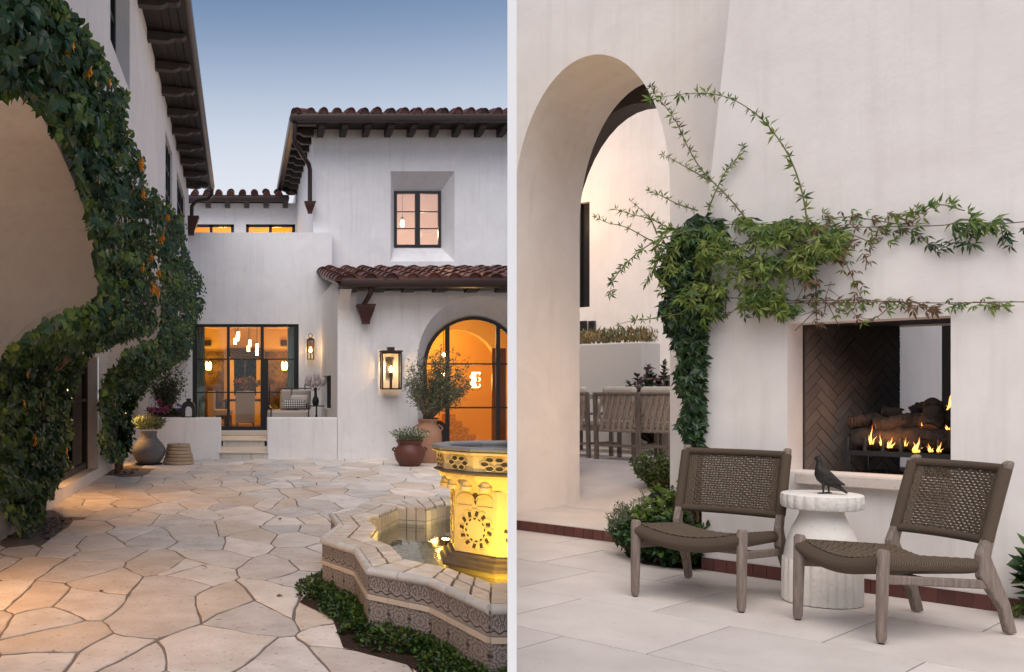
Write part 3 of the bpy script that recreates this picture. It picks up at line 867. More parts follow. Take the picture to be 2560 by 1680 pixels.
gb.build('glazing_bar', IRON, ad)
pn = MB().add([(a, YV-.01, b) for a, b in ar_i], [tuple(range(len(ar_i)))])
pn.build('pane', glass('arch_glass', (.97,.95,.92), .01), ad)
# stair hall behind the arched door
AMB = mat('amber_plaster', (.82,.56,.22), .9)
HX0, HX1, HY1, HZ = 3.75, 7.6, 26.6, 3.5
h_ = MB()
h_.add([(HX0,YV+.1,.0),(HX1,YV+.1,0),(HX1,HY1,0),(HX0,HY1,0),(HX0,YV+.1,HZ),(HX1,YV+.1,HZ),(HX1,HY1,HZ),(HX0,HY1,HZ)],
    [(0,1,2,3),(4,5,6,7),(1,2,6,5),(3,0,4,7)])
ia2 = [(5.0,1.0)] + [(5.9-.9*math.cos(PI*k/16), 2.15+.75*math.sin(PI*k/16)) for k in range(17)] + [(6.8,1.0)]
h_.add([(HX0,HY1,0),(HX1,HY1,0),(HX1,HY1,HZ),(HX0,HY1,HZ)], [(0,1,2,3)])
h_.build('interior_wall', AMB, pw, fix=False)
fw = [(HX0,0)] + [(4.25,0),(4.25,1.9)] + [(5.35-1.1*math.cos(PI*k/16), 1.9+1.1*math.sin(PI*k/16)) for k in range(1,16)] + [(6.45,1.9),(6.45,0),(HX1,0),(HX1,HZ),(HX0,HZ)]
MB().prism(fw, lambda a,b,d: (a, d, b), 24.3, 24.6).build('interior_arch', AMB, pw)
for k in range(5):
    MB().box(XU(1112,25.2)-.0+.05*k, XU(1200,25.2)-.12*k, 24.9+.25*k, 26.5, .17*k, .17*(k+1)).build('stair', mat('stair_tile', (.55,.33,.14), .6, (.3,.16,.06), 18, .25), pw)
MB().box(XU(1228,23.5), XU(1262,23.5), 23.4, 23.47, .02, 2.5).build('interior_door', mat('walnut_door', (.11,.045,.016), .5, (.2,.08,.03), 4, .6, stretch=(8,1,1)), pw)
scn = thing('stair_sconce', 'wavy glowing wall sconce on the amber stair hall wall behind arched glass', 'lamp', P(1188,950,24.2))
ps = P(1188,950,24.25)
sw = [( -.10+.03*math.sin(k*1.1), -.19+.38*k/14) for k in range(15)] + [(.10+.03*math.sin(k*1.1+.8), .19-.38*k/14) for k in range(15)]
MB().prism([(ps.x+a, ps.z+b) for a,b in sw], lambda a,b,d:(a,d,b), ps.y-.03, ps.y).build('shade', mat('sconce_glow', (1,.85,.5), emit=(1,.75,.32), estr=7), scn)
sw2 = [(a*.35+.04, b*.9) for a, b in sw]
MB().prism([(ps.x+a, ps.z+b) for a,b in sw2], lambda a,b,d:(a,d,b), ps.y-.08, ps.y-.05).build('front_plate', mat('brown_plate', (.18,.09,.03), .6), scn)
lamp(scn, (ps.x-.1,ps.y-.35,ps.z), 15, (1,.58,.13), .1); lamp(scn, (5.0,25.5,2.9), 26, (1,.58,.13), .15); lamp(scn, (4.7,23.0,2.9), 12, (1,.58,.13), .15)  # sconce light first; the rest is added fill without a lamp body
for (uu, vv) in ((1109,887),(1109,935)):
    bpx = P(uu,vv,24.1)
    bo = thing('globe_light', ('upper' if vv < 900 else 'lower')+' small glowing globe light behind the olive tree in the stair hall', 'lamp', bpx)
    MB().lathe([(.005,-.05),(.035,-.035),(.05,0),(.035,.035),(.005,.05)], 12, bpx).build('globe', mat('globe_glow', (1,.85,.5), emit=(1,.75,.35), estr=14), bo, smooth=True)
    MB().tube([bpx+Vector((0,0,.05)), (bpx.x,24.1,HZ)], .008, 6).build('stem', IRON, bo)
# shed roof
SG = ZV(709, 20.75)
e = MB()
e.add([(PX0-.03,20.75,SG+.02),(8.0,20.75,SG+.02),(8.0,YU-.02,SG+.86),(PX0-.03,YU-.02,SG+.86),(PX0-.03,20.75,SG-.03),(8.0,20.75,SG-.03),(8.0,YU-.02,SG+.78),(PX0-.03,YU-.02,SG+.78)],
      [(0,1,2,3),(4,7,6,5),(0,4,5,1),(0,3,7,4)])
sroof = e.build('roof', DARKWOOD, pw, fix=False); reg(sroof)
MB().prism(gp, lambda a,b,d: (d, 20.72-a, SG+b), PX0+.02, 7.5).build('gutter', BRONZE, sroof, smooth=True)
ST = tile_mesh('tile', .31, .72, .15)
SLOPE = math.atan2(.84, 5.2)
tile_roof(sroof, PX0+.2, 7.0, 20.66, SG+.06, SLOPE, 9, .44, ST, .72)
PN = tile_mesh('pan', .26, .72, .11)
for k in range(9):
    for i in range(11):
        y_ = 20.70 + k*.605
        place('pan_tile', PN, sroof, TR(PX0+.42+.44*i, y_, SG+.15+(y_-20.7)*math.tan(SLOPE), rx=SLOPE-.045) @ Matrix.Rotation(PI, 4, 'Y'))
for k in range(8):                                       # verge tiles along the left rake
    y_ = 20.7 + k*.66
    place('verge_tile', ST, sroof, TR(PX0+.02, y_, SG+.045+(y_-20.7)*math.tan(SLOPE), rx=SLOPE-.045))
MB().add([(PX0-.06,20.8,SG+.02),(PX0-.02,20.8,SG-.06),(PX0-.02,YB-.02,SG+.72),(PX0-.06,YB-.02,SG+.80)], [(0,1,2,3)]).build('flashing', mat('lead_flashing', (.2,.2,.22), .45, metal=.6), sroof)
RAF_P = rafter_mesh('rafter', .58, .16, .26)
for u in (880, 949, 1025, 1104, 1185, 1262): place('rafter', RAF_P, sroof, TR(XU(u,21.0), YF+.0, SG+.03, rz=R(-90)))
dp = MB()
xd = XU(926, 20.8)
dp.tube([(xd,20.78,SG-.06),(xd,20.78,SG-.2),(xd-.06,20.95,SG-.33),(xd-.10,21.15,SG-.42),(xd-.12,21.2,SG-.5)], .055, 10)
dp.build('downspout', BRONZE, pw, smooth=True)
hopper(pw, XU(915,21.15), 21.18, ZV(762,21.15)-.03, .84)

# ---- low terrace walls, steps, terrace floor
ZW = ZV(1044, 21.3)
lw = MB().box(XL+.004, XU(552.7,YF), YF-.004, YF+.32, -.02, ZW)
top(lw, 'terrace_wall', STUCCO, 'low white stucco terrace wall behind the grey urn, left of the steps', 'wall', 'low terrace walls', loc=(-1.4,YF,0), bevel=.02)
lw = MB().box(XU(668,YF), PX0-.004, YF-.004, YF+.32, -.02, ZW)
top(lw, 'terrace_wall', STUCCO, 'low white stucco terrace wall under the cushioned lounge chair, right of the steps', 'wall', 'low terrace walls', loc=(1.4,YF,0), bevel=.02)
tf = MB().box(XL+.004, PX0-.004, YF+.33, YB-.004, -.02, .155)
tag(tf.build('terrace_floor', mat('travertine', None)), kind='structure', label='pale stone terrace floor')
st = thing('entry_steps', 'pale stone steps with stained risers between the two low terrace walls', 'steps', (.05, YF, 0))
SXA, SXB = XU(552.7,YF)+.004, XU(668,YF)-.004
STAIN = stucco('stained_step', (.60,.55,.50), (.68,.63,.58), (.16,.16,.12), .75)
MB().box(SXA, SXB, YF-.02, 23.4, -.02, .115).build('riser', STAIN, st)
MB().box(SXA-.05, XU(610,YF), YF-.05, 23.4, .119, .152).build('tread', mat('travertine', None), st, bevel=.006)
MB().box(XU(610,YF)+.006, SXB+.03, YF-.05, 23.4, .119, .152).build('tread', mat('travertine', None), st, bevel=.006)
MB().box(SXA, SXB, 23.42, YB-.26, .158, .28).build('riser', STAIN, st)
MB().box(XL+.3, PX0-.3, 23.38, YB-.005, .284, .316).build('landing', mat('travertine', None), st, bevel=.006)
# ================================================================== dining room contents
FZ = RZ0
LINEN = mat('linen', (.62,.55,.46), .9, (.70,.63,.54), 30, .6, bump=.2, bscale=200)
MINT = mat('mint_curtain', (.42,.52,.47), .85, (.5,.6,.55), 6, .6)
for k, (u0, u1) in enumerate(((488,512),(719,739))):
    y_ = YB + .42
    a, b = XU(u0,y_), XU(u1,y_)
    c_ = MB().grid(lambda s_, t_: (a+(b-a)*s_, y_+.035*math.sin(s_*PI*7)+.01*math.sin(s_*23), FZ+.01+(RZ1-.1-FZ)*t_), 56, 2)
    top(c_, 'curtain', MINT, ['pale green curtain hanging behind the left edge of the black terrace doors','pale green curtain hanging behind the right edge of the black terrace doors'][k], 'curtain', 'dining room curtains', loc=((a+b)/2,y_,FZ), smooth=True)
dt = thing('dining_table', 'dark wooden dining table inside behind the black steel doors', 'table', (XU(615,29),29,FZ))
MB().box(XU(560,29),XU(672,29),28.3,29.9,1.17,1.23).build('table_top', mat('walnut', None), dt, bevel=.01)
for sx in (565,667):
    for yy_ in (28.4,29.8): MB().box(XU(sx,29)-.04,XU(sx,29)+.04,yy_-.04,yy_+.04,FZ,1.17).build('leg', mat('walnut', None), dt)
def parsons(x, y, rz, label, ht=1.05):
    t = thing('dining_chair', label, 'chair', (x,y,FZ), rz, 'upholstered dining chairs')
    M = TR(x,y,FZ,rz=rz)
    MB().box(-.27,.27,-.27,.27,.34,.52).build('seat', LINEN, t, M=M, bevel=.03)
    MB().box(-.27,.27,-.33,-.24,.16,ht).build('backrest', LINEN, t, M=M, bevel=.035)
    for sx in (-1,1):
        for sy in (-1,1): MB().box(sx*.23-.02,sx*.23+.02,sy*.23-.02,sy*.23+.02,0,.34).build('leg', mat('walnut', None), t, M=M)
    return t
parsons(XU(613,27.7), 27.7, 0, 'pale upholstered dining chair with its back to the terrace doors, in the middle')
parsons(XU(552,28.4), 28.4, R(-70), 'pale upholstered dining chair at the left end of the dining table')
parsons(XU(684,28.5), 28.5, R(75), 'pale striped dining chair at the right end of the dining table')
vs_ = thing('flower_vase', 'vase of dark red foliage on the dining table', 'vase', (XU(615,29.2),29.2,1.23))
c0 = Vector((XU(617,29.2),29.2,1.23))
MB().lathe([(.07,0),(.12,.08),(.12,.18),(.06,.28),(.08,.32)], 20, c0).build('vase_body', mat('brown_ceramic', (.22,.12,.06), .4), vs_, smooth=True)
fl_ = [MB(), MB()]
rr = random.Random(9)
for _ in range(420):
    d = rv(rr); p = c0 + Vector((d.x*.36, d.y*.3, .47+d.z*.16))*1.0
    put_leaf(fl_[rr.random() < .35], OVAL, p, rv(rr), rv(rr), rr.uniform(.06,.11))
mixed_leaves(vs_, fl_, [mat('red_leaf', (.13,.025,.015), .6, (.2,.05,.02), 6, .7), LEAF_A])
ch = thing('chandelier', 'cluster of small glowing glass cylinders hanging over the dining table', 'lamp', (XU(615,28.6),28.6,2.7))
BULB = mat('cylinder_glow', (1,.85,.6), emit=(1,.74,.36), estr=10)
for (x, y) in ((553,345),(525,402),(546,372),(657,418),(643,467),(720,452),(718,500)):
    p = P(440+.2817*x, 740+.2817*y, 28.6 + rnd.uniform(-.4,.4))
    bo = MB().tube([p+Vector((0,0,-.085)), p+Vector((0,0,.085))], .038, 12).build('glass_cylinder', BULB, ch, smooth=True)
    MB().tube([p+Vector((0,0,.085)), (p.x,p.y,RZ1)], .006, 5).build('rod', IRON, ch)
lamp(ch, (XU(612,28.6),28.6,2.35), 17, (1,.58,.13), .15)
for k, u in enumerate((521, 711)):
    p = P(u, 914, 31.2)
    s_ = thing('crystal_sconce', ['glowing crystal wall sconce on the dining room wall, left of the far window','glowing crystal wall sconce on the dining room wall, right of the far window'][k], 'lamp', (p.x, 31.38, p.z), 0, 'dining room sconces')
    for j in range(7):
        a = 2*PI*j/7
        MB().lathe([(.004,-.14),(.03,-.05),(.035,.04),(.004,.12)], 6, p+Vector((.07*math.cos(a), .05*math.sin(a), .02*math.sin(j*2)))).build('crystal', mat('crystal_glow', (1,.8,.4), emit=(1,.68,.22), estr=5), s_)
    MB().box(p.x-.04,p.x+.04,31.3,31.39,p.z-.1,p.z+.1).build('bracket', IRON, s_)
    lamp(s_, (p.x,30.95,p.z), 11, (1,.58,.13), .08)

# ================================================================== wall lanterns
def lantern(name, label, cx, y0, zb, w_, d_, h_, matf, energy, tube_h, ring=False, cap=True):
    t = thing(name, label, 'lantern', (cx, y0, zb))
    y1 = y0 - d_
    f = MB(); b = .022 if w_ > .3 else .014
    for x in (cx-w_/2, cx+w_/2):
        for y in (y1, y0-.06): f.box(x-b/2-.004,x+b/2+.004,y-b/2,y+b/2,zb,zb+h_)
    for z in (zb, zb+h_):
        for y in (y1, y0-.06): f.box(cx-w_/2,cx+w_/2,y-b/2,y+b/2,z-b*.7,z+b*.7)
        for x in (cx-w_/2, cx+w_/2): f.box(x-b/2,x+b/2,y1,y0-.06,z-b*.65,z+b*.65)
    f.build('frame', matf, t)
    if cap:
        c = MB().box(cx-w_/2-.035,cx+w_/2+.035,y1-.03,y0-.03,zb+h_+.016,zb+h_+.045); c.box(cx-w_*.18,cx+w_*.18,y1+.08,y0-.09,zb+h_+.045,zb+h_+.12)
        c.build('cap', matf, t)
    else:
        MB().add([(cx-w_/2-.02,y1-.02,zb+h_+.01),(cx+w_/2+.02,y1-.02,zb+h_+.01),(cx+w_/2+.02,y0-.04,zb+h_+.01),(cx-w_/2-.02,y0-.04,zb+h_+.01),(cx-.03,(y1+y0)/2-.03,zb+h_+.07),(cx+.03,(y1+y0)/2-.03,zb+h_+.07),(cx+.03,(y1+y0)/2+.03,zb+h_+.07),(cx-.03,(y1+y0)/2+.03,zb+h_+.07)],
            [(0,1,2,3),(4,5,6,7),(0,1,5,4),(1,2,6,5),(2,3,7,6),(3,0,4,7)]).build('cap', matf, t)
    if ring:
        MB().tube([(cx+.055*math.cos(2*PI*k/14), (y1+y0)/2, zb+h_+.12+.055*math.sin(2*PI*k/14)) for k in range(15)], .009, 6).build('ring', matf, t)
    MB().box(cx-.06,cx+.06,y0-.062,y0-.002,zb+h_*.35,zb+h_*.8).build('wall_plate', matf, t)
    MB().box(cx-w_/2,cx+w_/2,y1,y0-.06,zb-.012,zb-.002).build('floor_plate', matf, t)
    ym = (y1+y0)/2 - .03
    MB().tube([(cx,ym,zb),(cx,ym,zb+tube_h)], .028 if w_ > .3 else .018, 10).build('candle_tube', mat('candle_sleeve', (.10,.07,.05), .5), t)
    MB().lathe([(.012,0),(.032,.03),(.036,.06),(.022,.10),(.004,.14)], 12, (cx,ym,zb+tube_h)).build('bulb', mat('lantern_bulb', (1,.85,.5), emit=(1,.74,.34), estr=22), t, smooth=True)
    for (a, b_) in (((cx-w_/2,y1),(cx+w_/2,y1)),((cx-w_/2,y1),(cx-w_/2,y0-.06)),((cx+w_/2,y1),(cx+w_/2,y0-.06))):
        MB().add([(a[0],a[1],zb+.01),(b_[0],b_[1],zb+.01),(b_[0],b_[1],zb+h_-.01),(a[0],a[1],zb+h_-.01)],[(0,1,2,3)]).build('pane', glass('lantern_glass',(1,.98,.95),.02) if 'lantern_glass' not in _M else _M['lantern_glass'], t)
    lamp(t, (cx,ym,zb+tube_h+.07), energy, (1,.53,.17), .035)
    return t
lantern('wall_lantern', 'large black box lantern glowing on the porch wing wall', XU(977.5,21.15), YF, ZV(972,21.1), .40, .34, .78, mat('dark_bronze', (.03,.018,.013), .45), 60, .36)
lantern('wall_lantern', 'slim bronze lantern with a top ring glowing beside the terrace doors', XU(776.5,25.55), YB, ZV(898,25.55), .17, .17, .50, mat('aged_bronze', (.09,.04,.02), .4), 36, .18, ring=True, cap=False)

# ================================================================== terrace furniture
TZ = .316
lc = thing('lounge_chair', 'deep lounge chair with taupe cushions and black frame on the terrace', 'chair', (XU(715,24.1), 24.1, TZ))
TAUPE = mat('taupe_cushion', (.40,.35,.31), .95, (.48,.42,.38), 40, .6, bump=.3, bscale=150)
y_ = 24.0
MB().box(XU(669,y_), XU(768,y_), 23.5, 24.5, ZV(1043,y_)-.05, ZV(1026,y_)).build('seat_cushion', TAUPE, lc, bevel=.05, seg=4)
for a, b in ((702,728),(729,777)):
    MB().box(XU(a,24.6), XU(b,24.6), 24.52, 24.72, ZV(1024,24.6), ZV(974,24.6)).build('back_cushion', TAUPE, lc, bevel=.05, seg=4)
fr = MB()
z0 = ZV(1045,24)-.06
for x in (XU(676,24), XU(768,24)):
    for yy_ in (23.5, 24.5): fr.tube([(x,yy_,TZ),(x,yy_,z0+.0)], .016, 8)
    fr.tube([(x,23.45,z0+.3),(x,24.7,z0+.36)], .014, 8); fr.tube([(x,23.45,z0),(x,23.45,z0+.3)], .014, 8); fr.tube([(x,24.75,z0),(x,24.82,z0+.9)], .014, 8)
fr.tube([(XU(700,24.8),24.8,ZV(971,24.8)),(XU(779,24.8),24.8,ZV(971,24.8))], .014, 8)
fr.box(XU(670,24), XU(768,24), 23.5, 24.6, z0-.02, z0-.005)
fr.build('frame', IRON, lc)
def pillow(name, label, cx, cy, cz, w_, h_, t_, m, tilt):
    mb = MB().grid(lambda a, b: (lambda X, Z: (X*w_/2*(1-.06*Z*Z), t_/2*((1-X**4)*(1-Z**4))**.5, Z*h_/2*(1-.06*X*X)))(a*2-1, b*2-1), 14, 10)
    mb.grid(lambda a, b: (lambda X, Z: (X*w_/2*(1-.06*Z*Z), -t_/2*((1-X**4)*(1-Z**4))**.5, Z*h_/2*(1-.06*X*X)))(a*2-1, b*2-1), 14, 10)
    o = mb.build(name, m, None, M=Matrix.Rotation(tilt,4,'X') , smooth=True); o.location = (cx,cy,cz)
    return tag(o, label, 'pillow')
pillow('pillow', 'plain beige pillow behind the patterned pillow on the lounge chair', XU(749,24.35), 24.36, ZV(1000,24.35), .46, .26, .14, mat('beige_pillow', (.52,.46,.41), .95), R(-14))
def dot_mat():
    m = mat('dotted_pillow', (.5,.48,.45), .95)
    nt = m.node_tree; N = nt.nodes; L = nt.links
    tc = N.new('ShaderNodeTexCoord'); ck = N.new('ShaderNodeTexChecker'); mp = N.new('ShaderNodeMapping')
    mp.inputs['Rotation'].default_value = (0, R(45), 0); mp.inputs['Scale'].default_value = (26, 0.001, 26)
    L.new(tc.outputs['Object'], mp.inputs[0]); L.new(mp.outputs[0], ck.inputs[0]); ck.inputs['Scale'].default_value = 1
    ck.inputs[1].default_value = (.55,.53,.5,1); ck.inputs[2].default_value = (.05,.05,.06,1)
    L.new(ck.outputs[0], N['Principled BSDF'].inputs['Base Color'])
    return m
pillow('pillow', 'black and white diamond patterned pillow lying on the lounge chair seat', XU(735,24.05), 24.1, ZV(1011,24.05), .60, .25, .15, dot_mat(), R(-22))
tb = thing('side_table', 'thin black round side table beside the lounge chair', 'table', (XU(791,24.2),24.2,TZ))
tx = XU(791,24.2); tz = ZV(1015,24.2)
MB().lathe([(.20,-.012),(.205,0),(.20,.012)], 28, (tx,24.2,tz)).build('table_top', IRON, tb)
MB().tube([(tx,24.2,TZ+.02),(tx,24.2,tz-.4),(tx,24.2,tz-.2),(tx,24.2,tz-.01)], [.03,.05,.02,.02], 12).build('leg', IRON, tb)
MB().lathe([(.15,0),(.15,.015),(.04,.03)], 24, (tx,24.2,TZ)).build('base', IRON, tb)
bv = thing('black_vase', 'slender black vase with pale protea flowers on the side table', 'vase', (XU(789,24.15),24.15,tz+.012))
bx = XU(789,24.15)
MB().lathe([(.06,0),(.075,.04),(.085,.11),(.07,.17),(.035,.24),(.03,.36),(.036,.44)], 24, (bx,24.15,tz+.012)).build('vase_body', mat('matte_black', (.012,.012,.013), .5), bv, smooth=True)
PROT = mat('protea_bloom', (.52,.44,.44), .9, (.66,.58,.56), 12, .6)
rr = random.Random(4)
for (x, y) in ((1180,738),(1247,722),(1213,775),(1258,768),(1306,762),(1170,765)):
    p = P(440+.2817*x, 740+.2817*y, 24.15+rr.uniform(-.08,.08))
    MB().tube([(bx,24.15,tz+.42),(bx*.6+p.x*.4,24.15,p.z-.2),p], .009, 5).build('flower_stem', STEM, bv)
    m_ = MB().lathe([(.02,-.10),(.06,-.05),(.075,.0),(.06,.06),(.015,.10)], 10, p)
    for j in range(26):
        a = 2*PI*j/13; put_leaf(m_, LANCE, p+Vector((.055*math.cos(a),.055*math.sin(a),-.06+.06*(j//13))), Vector((.35*math.cos(a),.35*math.sin(a),1)), Vector((math.cos(a),math.sin(a),0)), .11)
    m_.build('flower', PROT, bv, fix=False)
# lantern standing on the low wall, planter with small tree and flowers
bl = thing('arched_lantern', 'black arched metal lantern standing on the low wall beside the doors', 'lantern', (XU(471.5,21.55),21.52,ZW))
lx, ly = XU(471.5,21.52), 21.52
H_ = ZV(997,21.52)-ZW
def arched(t, lx, ly, zb, H_, wd, m):
    out = [(-wd/2,0),(-wd/2,H_*.55)] + [(-wd/2*math.cos(PI*k/16), H_*.55+wd*.42*math.sin(PI*k/16)) for k in range(1,16)] + [(wd/2,H_*.55),(wd/2,0)]
    inn = [(wd*.27,0.03),(wd*.27,H_*.38)] + [(wd*.27*math.cos(PI*k/12), H_*.38+wd*.27*math.sin(PI*k/12)) for k in range(1,12)] + [(-wd*.27,H_*.38),(-wd*.27,0.03)]
    for sgn in (-1, 1):
        mb = MB(); n = len(inn)
        ring_o = [(lx+a, ly+sgn*wd*.42, zb+b) for a, b in out]; ring_i = [(lx+a, ly+sgn*wd*.42, zb+b) for a, b in inn]
        pl = [(-wd/2,0)] + [(-wd*.27,0)] + [(a,b) for a,b in reversed(inn)] + [(wd*.27,0)] + [(wd/2,0)] + [(a,b) for a,b in reversed(out[1:-1])]
        mb.prism([(lx+a, zb+b) for a,b in pl], lambda a,b,d: (a, d, b), ly+sgn*wd*.42, ly+sgn*wd*.46)
        mb.build('front_plate' if sgn < 0 else 'back_plate', m, t)
    mb = MB().strip([(lx+a, ly-wd*.42, zb+b) for a,b in out], [(lx+a, ly+wd*.42, zb+b) for a,b in out])
    mb.build('hood', m, t)
    zt = zb+H_*.55+wd*.42
    MB().lathe([(wd*.16,-.012),(wd*.17,.02),(wd*.21,.03),(wd*.21,.045),(wd*.10,.06)], 16, (lx,ly,zt)).build('chimney', m, t)
    MB().box(lx-wd*.5,lx+wd*.5,ly-wd*.44,ly+wd*.44,zb+.004,zb+.02).build('base', m, t)
arched(bl, lx, ly, ZW, H_*1.05, .29, IRON)
bl2 = thing('arched_lantern', 'tall black arched lantern on the paving behind the terracotta jar', 'lantern', (XU(1088,21.0),21.0,0))
arched(bl2, XU(1086,20.95), 20.95, 0.004, 1.22, .44, IRON)
pl = thing('flower_trough', 'brown trough of pink and violet flowers behind the low wall', 'planter', (XU(415,22.5),22.5,.155))
MB().box(XU(372,22.5),XU(458,22.5),22.2,22.9,.16,ZV(1038,22.3)).build('trough', mat('brown_clay', (.14,.07,.045), .7), pl, bevel=.02)
mb = [MB(), MB(), MB(), MB()]
rr = random.Random(8)
for _ in range(900):
    x = rr.uniform(XU(370,22.5),XU(458,22.5)); p = Vector((x, rr.uniform(22.1,22.9), rr.uniform(.9,1.06)))
    put_leaf(mb[0 if rr.random() < .7 else 1], OVAL, p, rv(rr)+Vector((0,-.3,.5)), rv(rr), rr.uniform(.05,.08))
for (u, v, k) in ((379,1020,2),(392,1023,2),(407,1024,2),(424,1018,2),(446,1019,3),(387,1035,2),(378,1027,2),(398,1006,2),(449,1021,3),(414,1026,2)):
    c = P(u, v, 22.05)
    for j in range(26):
        d = rv(rr); put_leaf(mb[k], OVAL, c+d*.05, d, rv(rr), .05)
mixed_leaves(pl, mb, [LEAF_A, LEAF_B, mat('pink_flower', (.55,.12,.28), .7), mat('violet_flower', (.18,.07,.3), .7)])

def tree(t, base, stems, crown_pts, leaves, mats, leaf, size, seed, stem_mat=STEM, droop=.0, r0=.02):
    """stems from base to random crown points, leaves strung along twigs near the ends"""
    rr = random.Random(seed)
    st = MB(); lv = [MB() for _ in mats]
    for i, c in enumerate(crown_pts):
        c = Vector(c)
        b = Vector(base) + Vector((rr.uniform(-.05,.05), rr.uniform(-.04,.04), 0))
        mid = b.lerp(c, .5) + Vector((0,0,.08)) + rv(rr)*.05
        pts = []
        for k in range(7):
            s = k/6
            pts.append((b*(1-s)**2 + mid*2*s*(1-s) + c*s*s) + rv(rr)*.008)
        st.tube(pts, [r0*(1-.85*k/6) for k in range(7)], 5)
        for k in range(leaves):
            s = rr.uniform(.45, 1.05)
            q = (b*(1-s)**2 + mid*2*s*(1-s) + c*s*s) + rv(rr)*rr.uniform(.0,.16)*(.5+s)
            d = (c-b).normalized()*.5 + rv(rr) + Vector((0,0,-droop))
            put_leaf(lv[min(int(rr.random()*len(mats)*.999), len(mats)-1)], leaf, q, d, rv(rr)+Vector((0,-.6,.6)), rr.uniform(size*.7,size*1.25))
    st.build('trunk', stem_mat, t, smooth=True)
    mixed_leaves(t, lv, mats, 'crown')
sm = thing('small_tree', 'small loose leafy tree growing from the flower trough', 'tree', (XU(413,22.6),22.6,.7))
rr = random.Random(31)
pts = []
for k in range(44):
    a = rr.uniform(0,2*PI); q = math.sqrt(rr.random())
    pts.append(P(418+46*q*math.cos(a), 955+44*q*math.sin(a), 22.55+rr.uniform(-.3,.3)))
tree(sm, (XU(413,22.6),22.6,.85), 44, pts, 58, [LEAF_A, LEAF_A, OLIVE], OVAL, .055, 3)
MB().tube([(XU(413,22.6),22.6,.8), (XU(414,22.6),22.6,1.35)], [.03,.02], 8).build('main_stem', STEM, sm)
lo = MB()                                            # long arching shoots
for (x0,y0,x1,y1) in ((560,240,750,90),(470,260,520,150),(600,210,690,90),(650,260,700,200)):
    p = P(330+.192*x0,880+.192*y0,22.5); q_ = P(330+.192*x1,880+.192*y1,22.5); lo.tube([p,(p+q_)/2+Vector((0,0,.03)),q_], .005, 4)
lo.build('shoot', STEM, sm)

# ================================================================== courtyard pots
def lathed(name, label, cat, prof, c, m, n=40, **k):
    return None
uc = G(372, 1161)
ur = thing('grey_urn', 'wide grey stone urn of green herbs on a dark saucer by the vine', 'planter', uc)
k_ = 19.65/2450
MB().lathe([(.20,.028),(.22,.04),(.27,.10),(.335,.22),(.345,.29),(.30,.39),(.22,.48),(.165,.55),(.16,.60),(.175,.66),(.16,.67),(.14,.62)], 48, uc).build('urn_body', mat('grey_stoneware', (.12,.12,.13), .75, (.2,.195,.2), 7, .6, bump=.35, bscale=30, stretch=(1,1,4)), ur, smooth=True)
MB().lathe([(.20,0),(.26,.005),(.27,.03),(.25,.03),(.2,.024)], 36, uc).build('saucer', mat('dark_saucer', (.025,.022,.02), .6), ur, smooth=True)
mb = [MB(), MB()]
rr = random.Random(12)
for _ in range(1500):
    a = rr.uniform(0,2*PI); q = rr.random()**.6
    base = uc + Vector((.12*q*math.cos(a), .12*q*math.sin(a), .62))
    d = Vector((q*math.cos(a)*.95, q*math.sin(a)*.95, .9)).normalized()
    L = rr.uniform(.1,.36)
    put_leaf(mb[rr.random() < .35], LANCE, base+d*L+rv(rr)*.02, d+rv(rr)*.5, rv(rr), rr.uniform(.05,.085))
mixed_leaves(ur, mb, [mat('herb_green', (.06,.10,.03), .6, (.11,.14,.05), 5, .7), OLIVE])
sk = G(447, 1160)
ss = thing('stacked_stone_discs', 'stack of six round tan stone discs beside the grey urn', 'stone stack', sk)
z = 0.0
DISC = mat('tan_stone', (.40,.29,.19), .85, (.50,.38,.26), 9, .6, bump=.5, bscale=25, rand=.08)
for k, rr_ in enumerate((.315,.300,.285,.268,.25,.235)):
    MB().lathe([(rr_*.93,z),(rr_,z+.014),(rr_*1.005,z+.035),(rr_,z+.056),(rr_*.93,z+.068)], 40, sk+Vector((rnd.uniform(-.008,.008),0,0))).build('disc', DISC, ss, smooth=True)
    z += .0685
MB().lathe([(.03,z),(.03,z+.006)], 12, sk).build('socket_hole', mat('dark_saucer', None), ss)
# terracotta jar with olive tree
jc = G(1070, 1157)
tj = thing('terracotta_jar', 'tall pale terracotta jar with small handles holding the olive tree', 'planter', jc)
TJ = mat('pale_terracotta', (.36,.19,.12), .8, (.44,.25,.165), 5, .6, bump=.25, bscale=40)
MB().lathe([(.17,0),(.18,.02),(.235,.2),(.275,.42),(.285,.55),(.26,.68),(.205,.76),(.175,.80),(.175,.84),(.205,.87),(.21,.90),(.19,.905),(.165,.86)], 48, jc).build('jar_body', TJ, tj, smooth=True)
for s_ in (-1,1):
    MB().tube([jc+Vector((s_*(.20+.10*math.sin(PI*t/8)), 0, .79-.16*t/8)) for t in range(9)], .018, 8).build('handle', TJ, tj, smooth=True)
MB().lathe([(.16,.85),(.16,.86)], 20, jc).build('soil', SOIL, tj)
ot = thing('olive_tree', 'young olive tree with silvery leaves in the terracotta jar', 'tree', jc+Vector((0,0,.86)))
rr = random.Random(77); pts = []
for k in range(66):
    a = rr.uniform(0,2*PI); q = math.sqrt(rr.random())
    if 90 < math.degrees(a) % 360 < 20: continue
    pts.append(P(1094+86*q*math.cos(a), 944+66*q*math.sin(a), 20.1+rr.uniform(-.55,.5)))
tree(ot, jc+Vector((0,0,.86)), 66, pts, 62, [OLIVE, mat('olive_dark', (.05,.07,.035), .6), OLIVE], LANCE, .085, 5, stem_mat=mat('olive_bark', (.14,.115,.095), .85, (.2,.17,.14), 14, .6), r0=.02)
rc = G(1024, 1165)
rp = thing('clay_pot', 'squat dark red glazed clay pot of small white flowers', 'planter', rc)
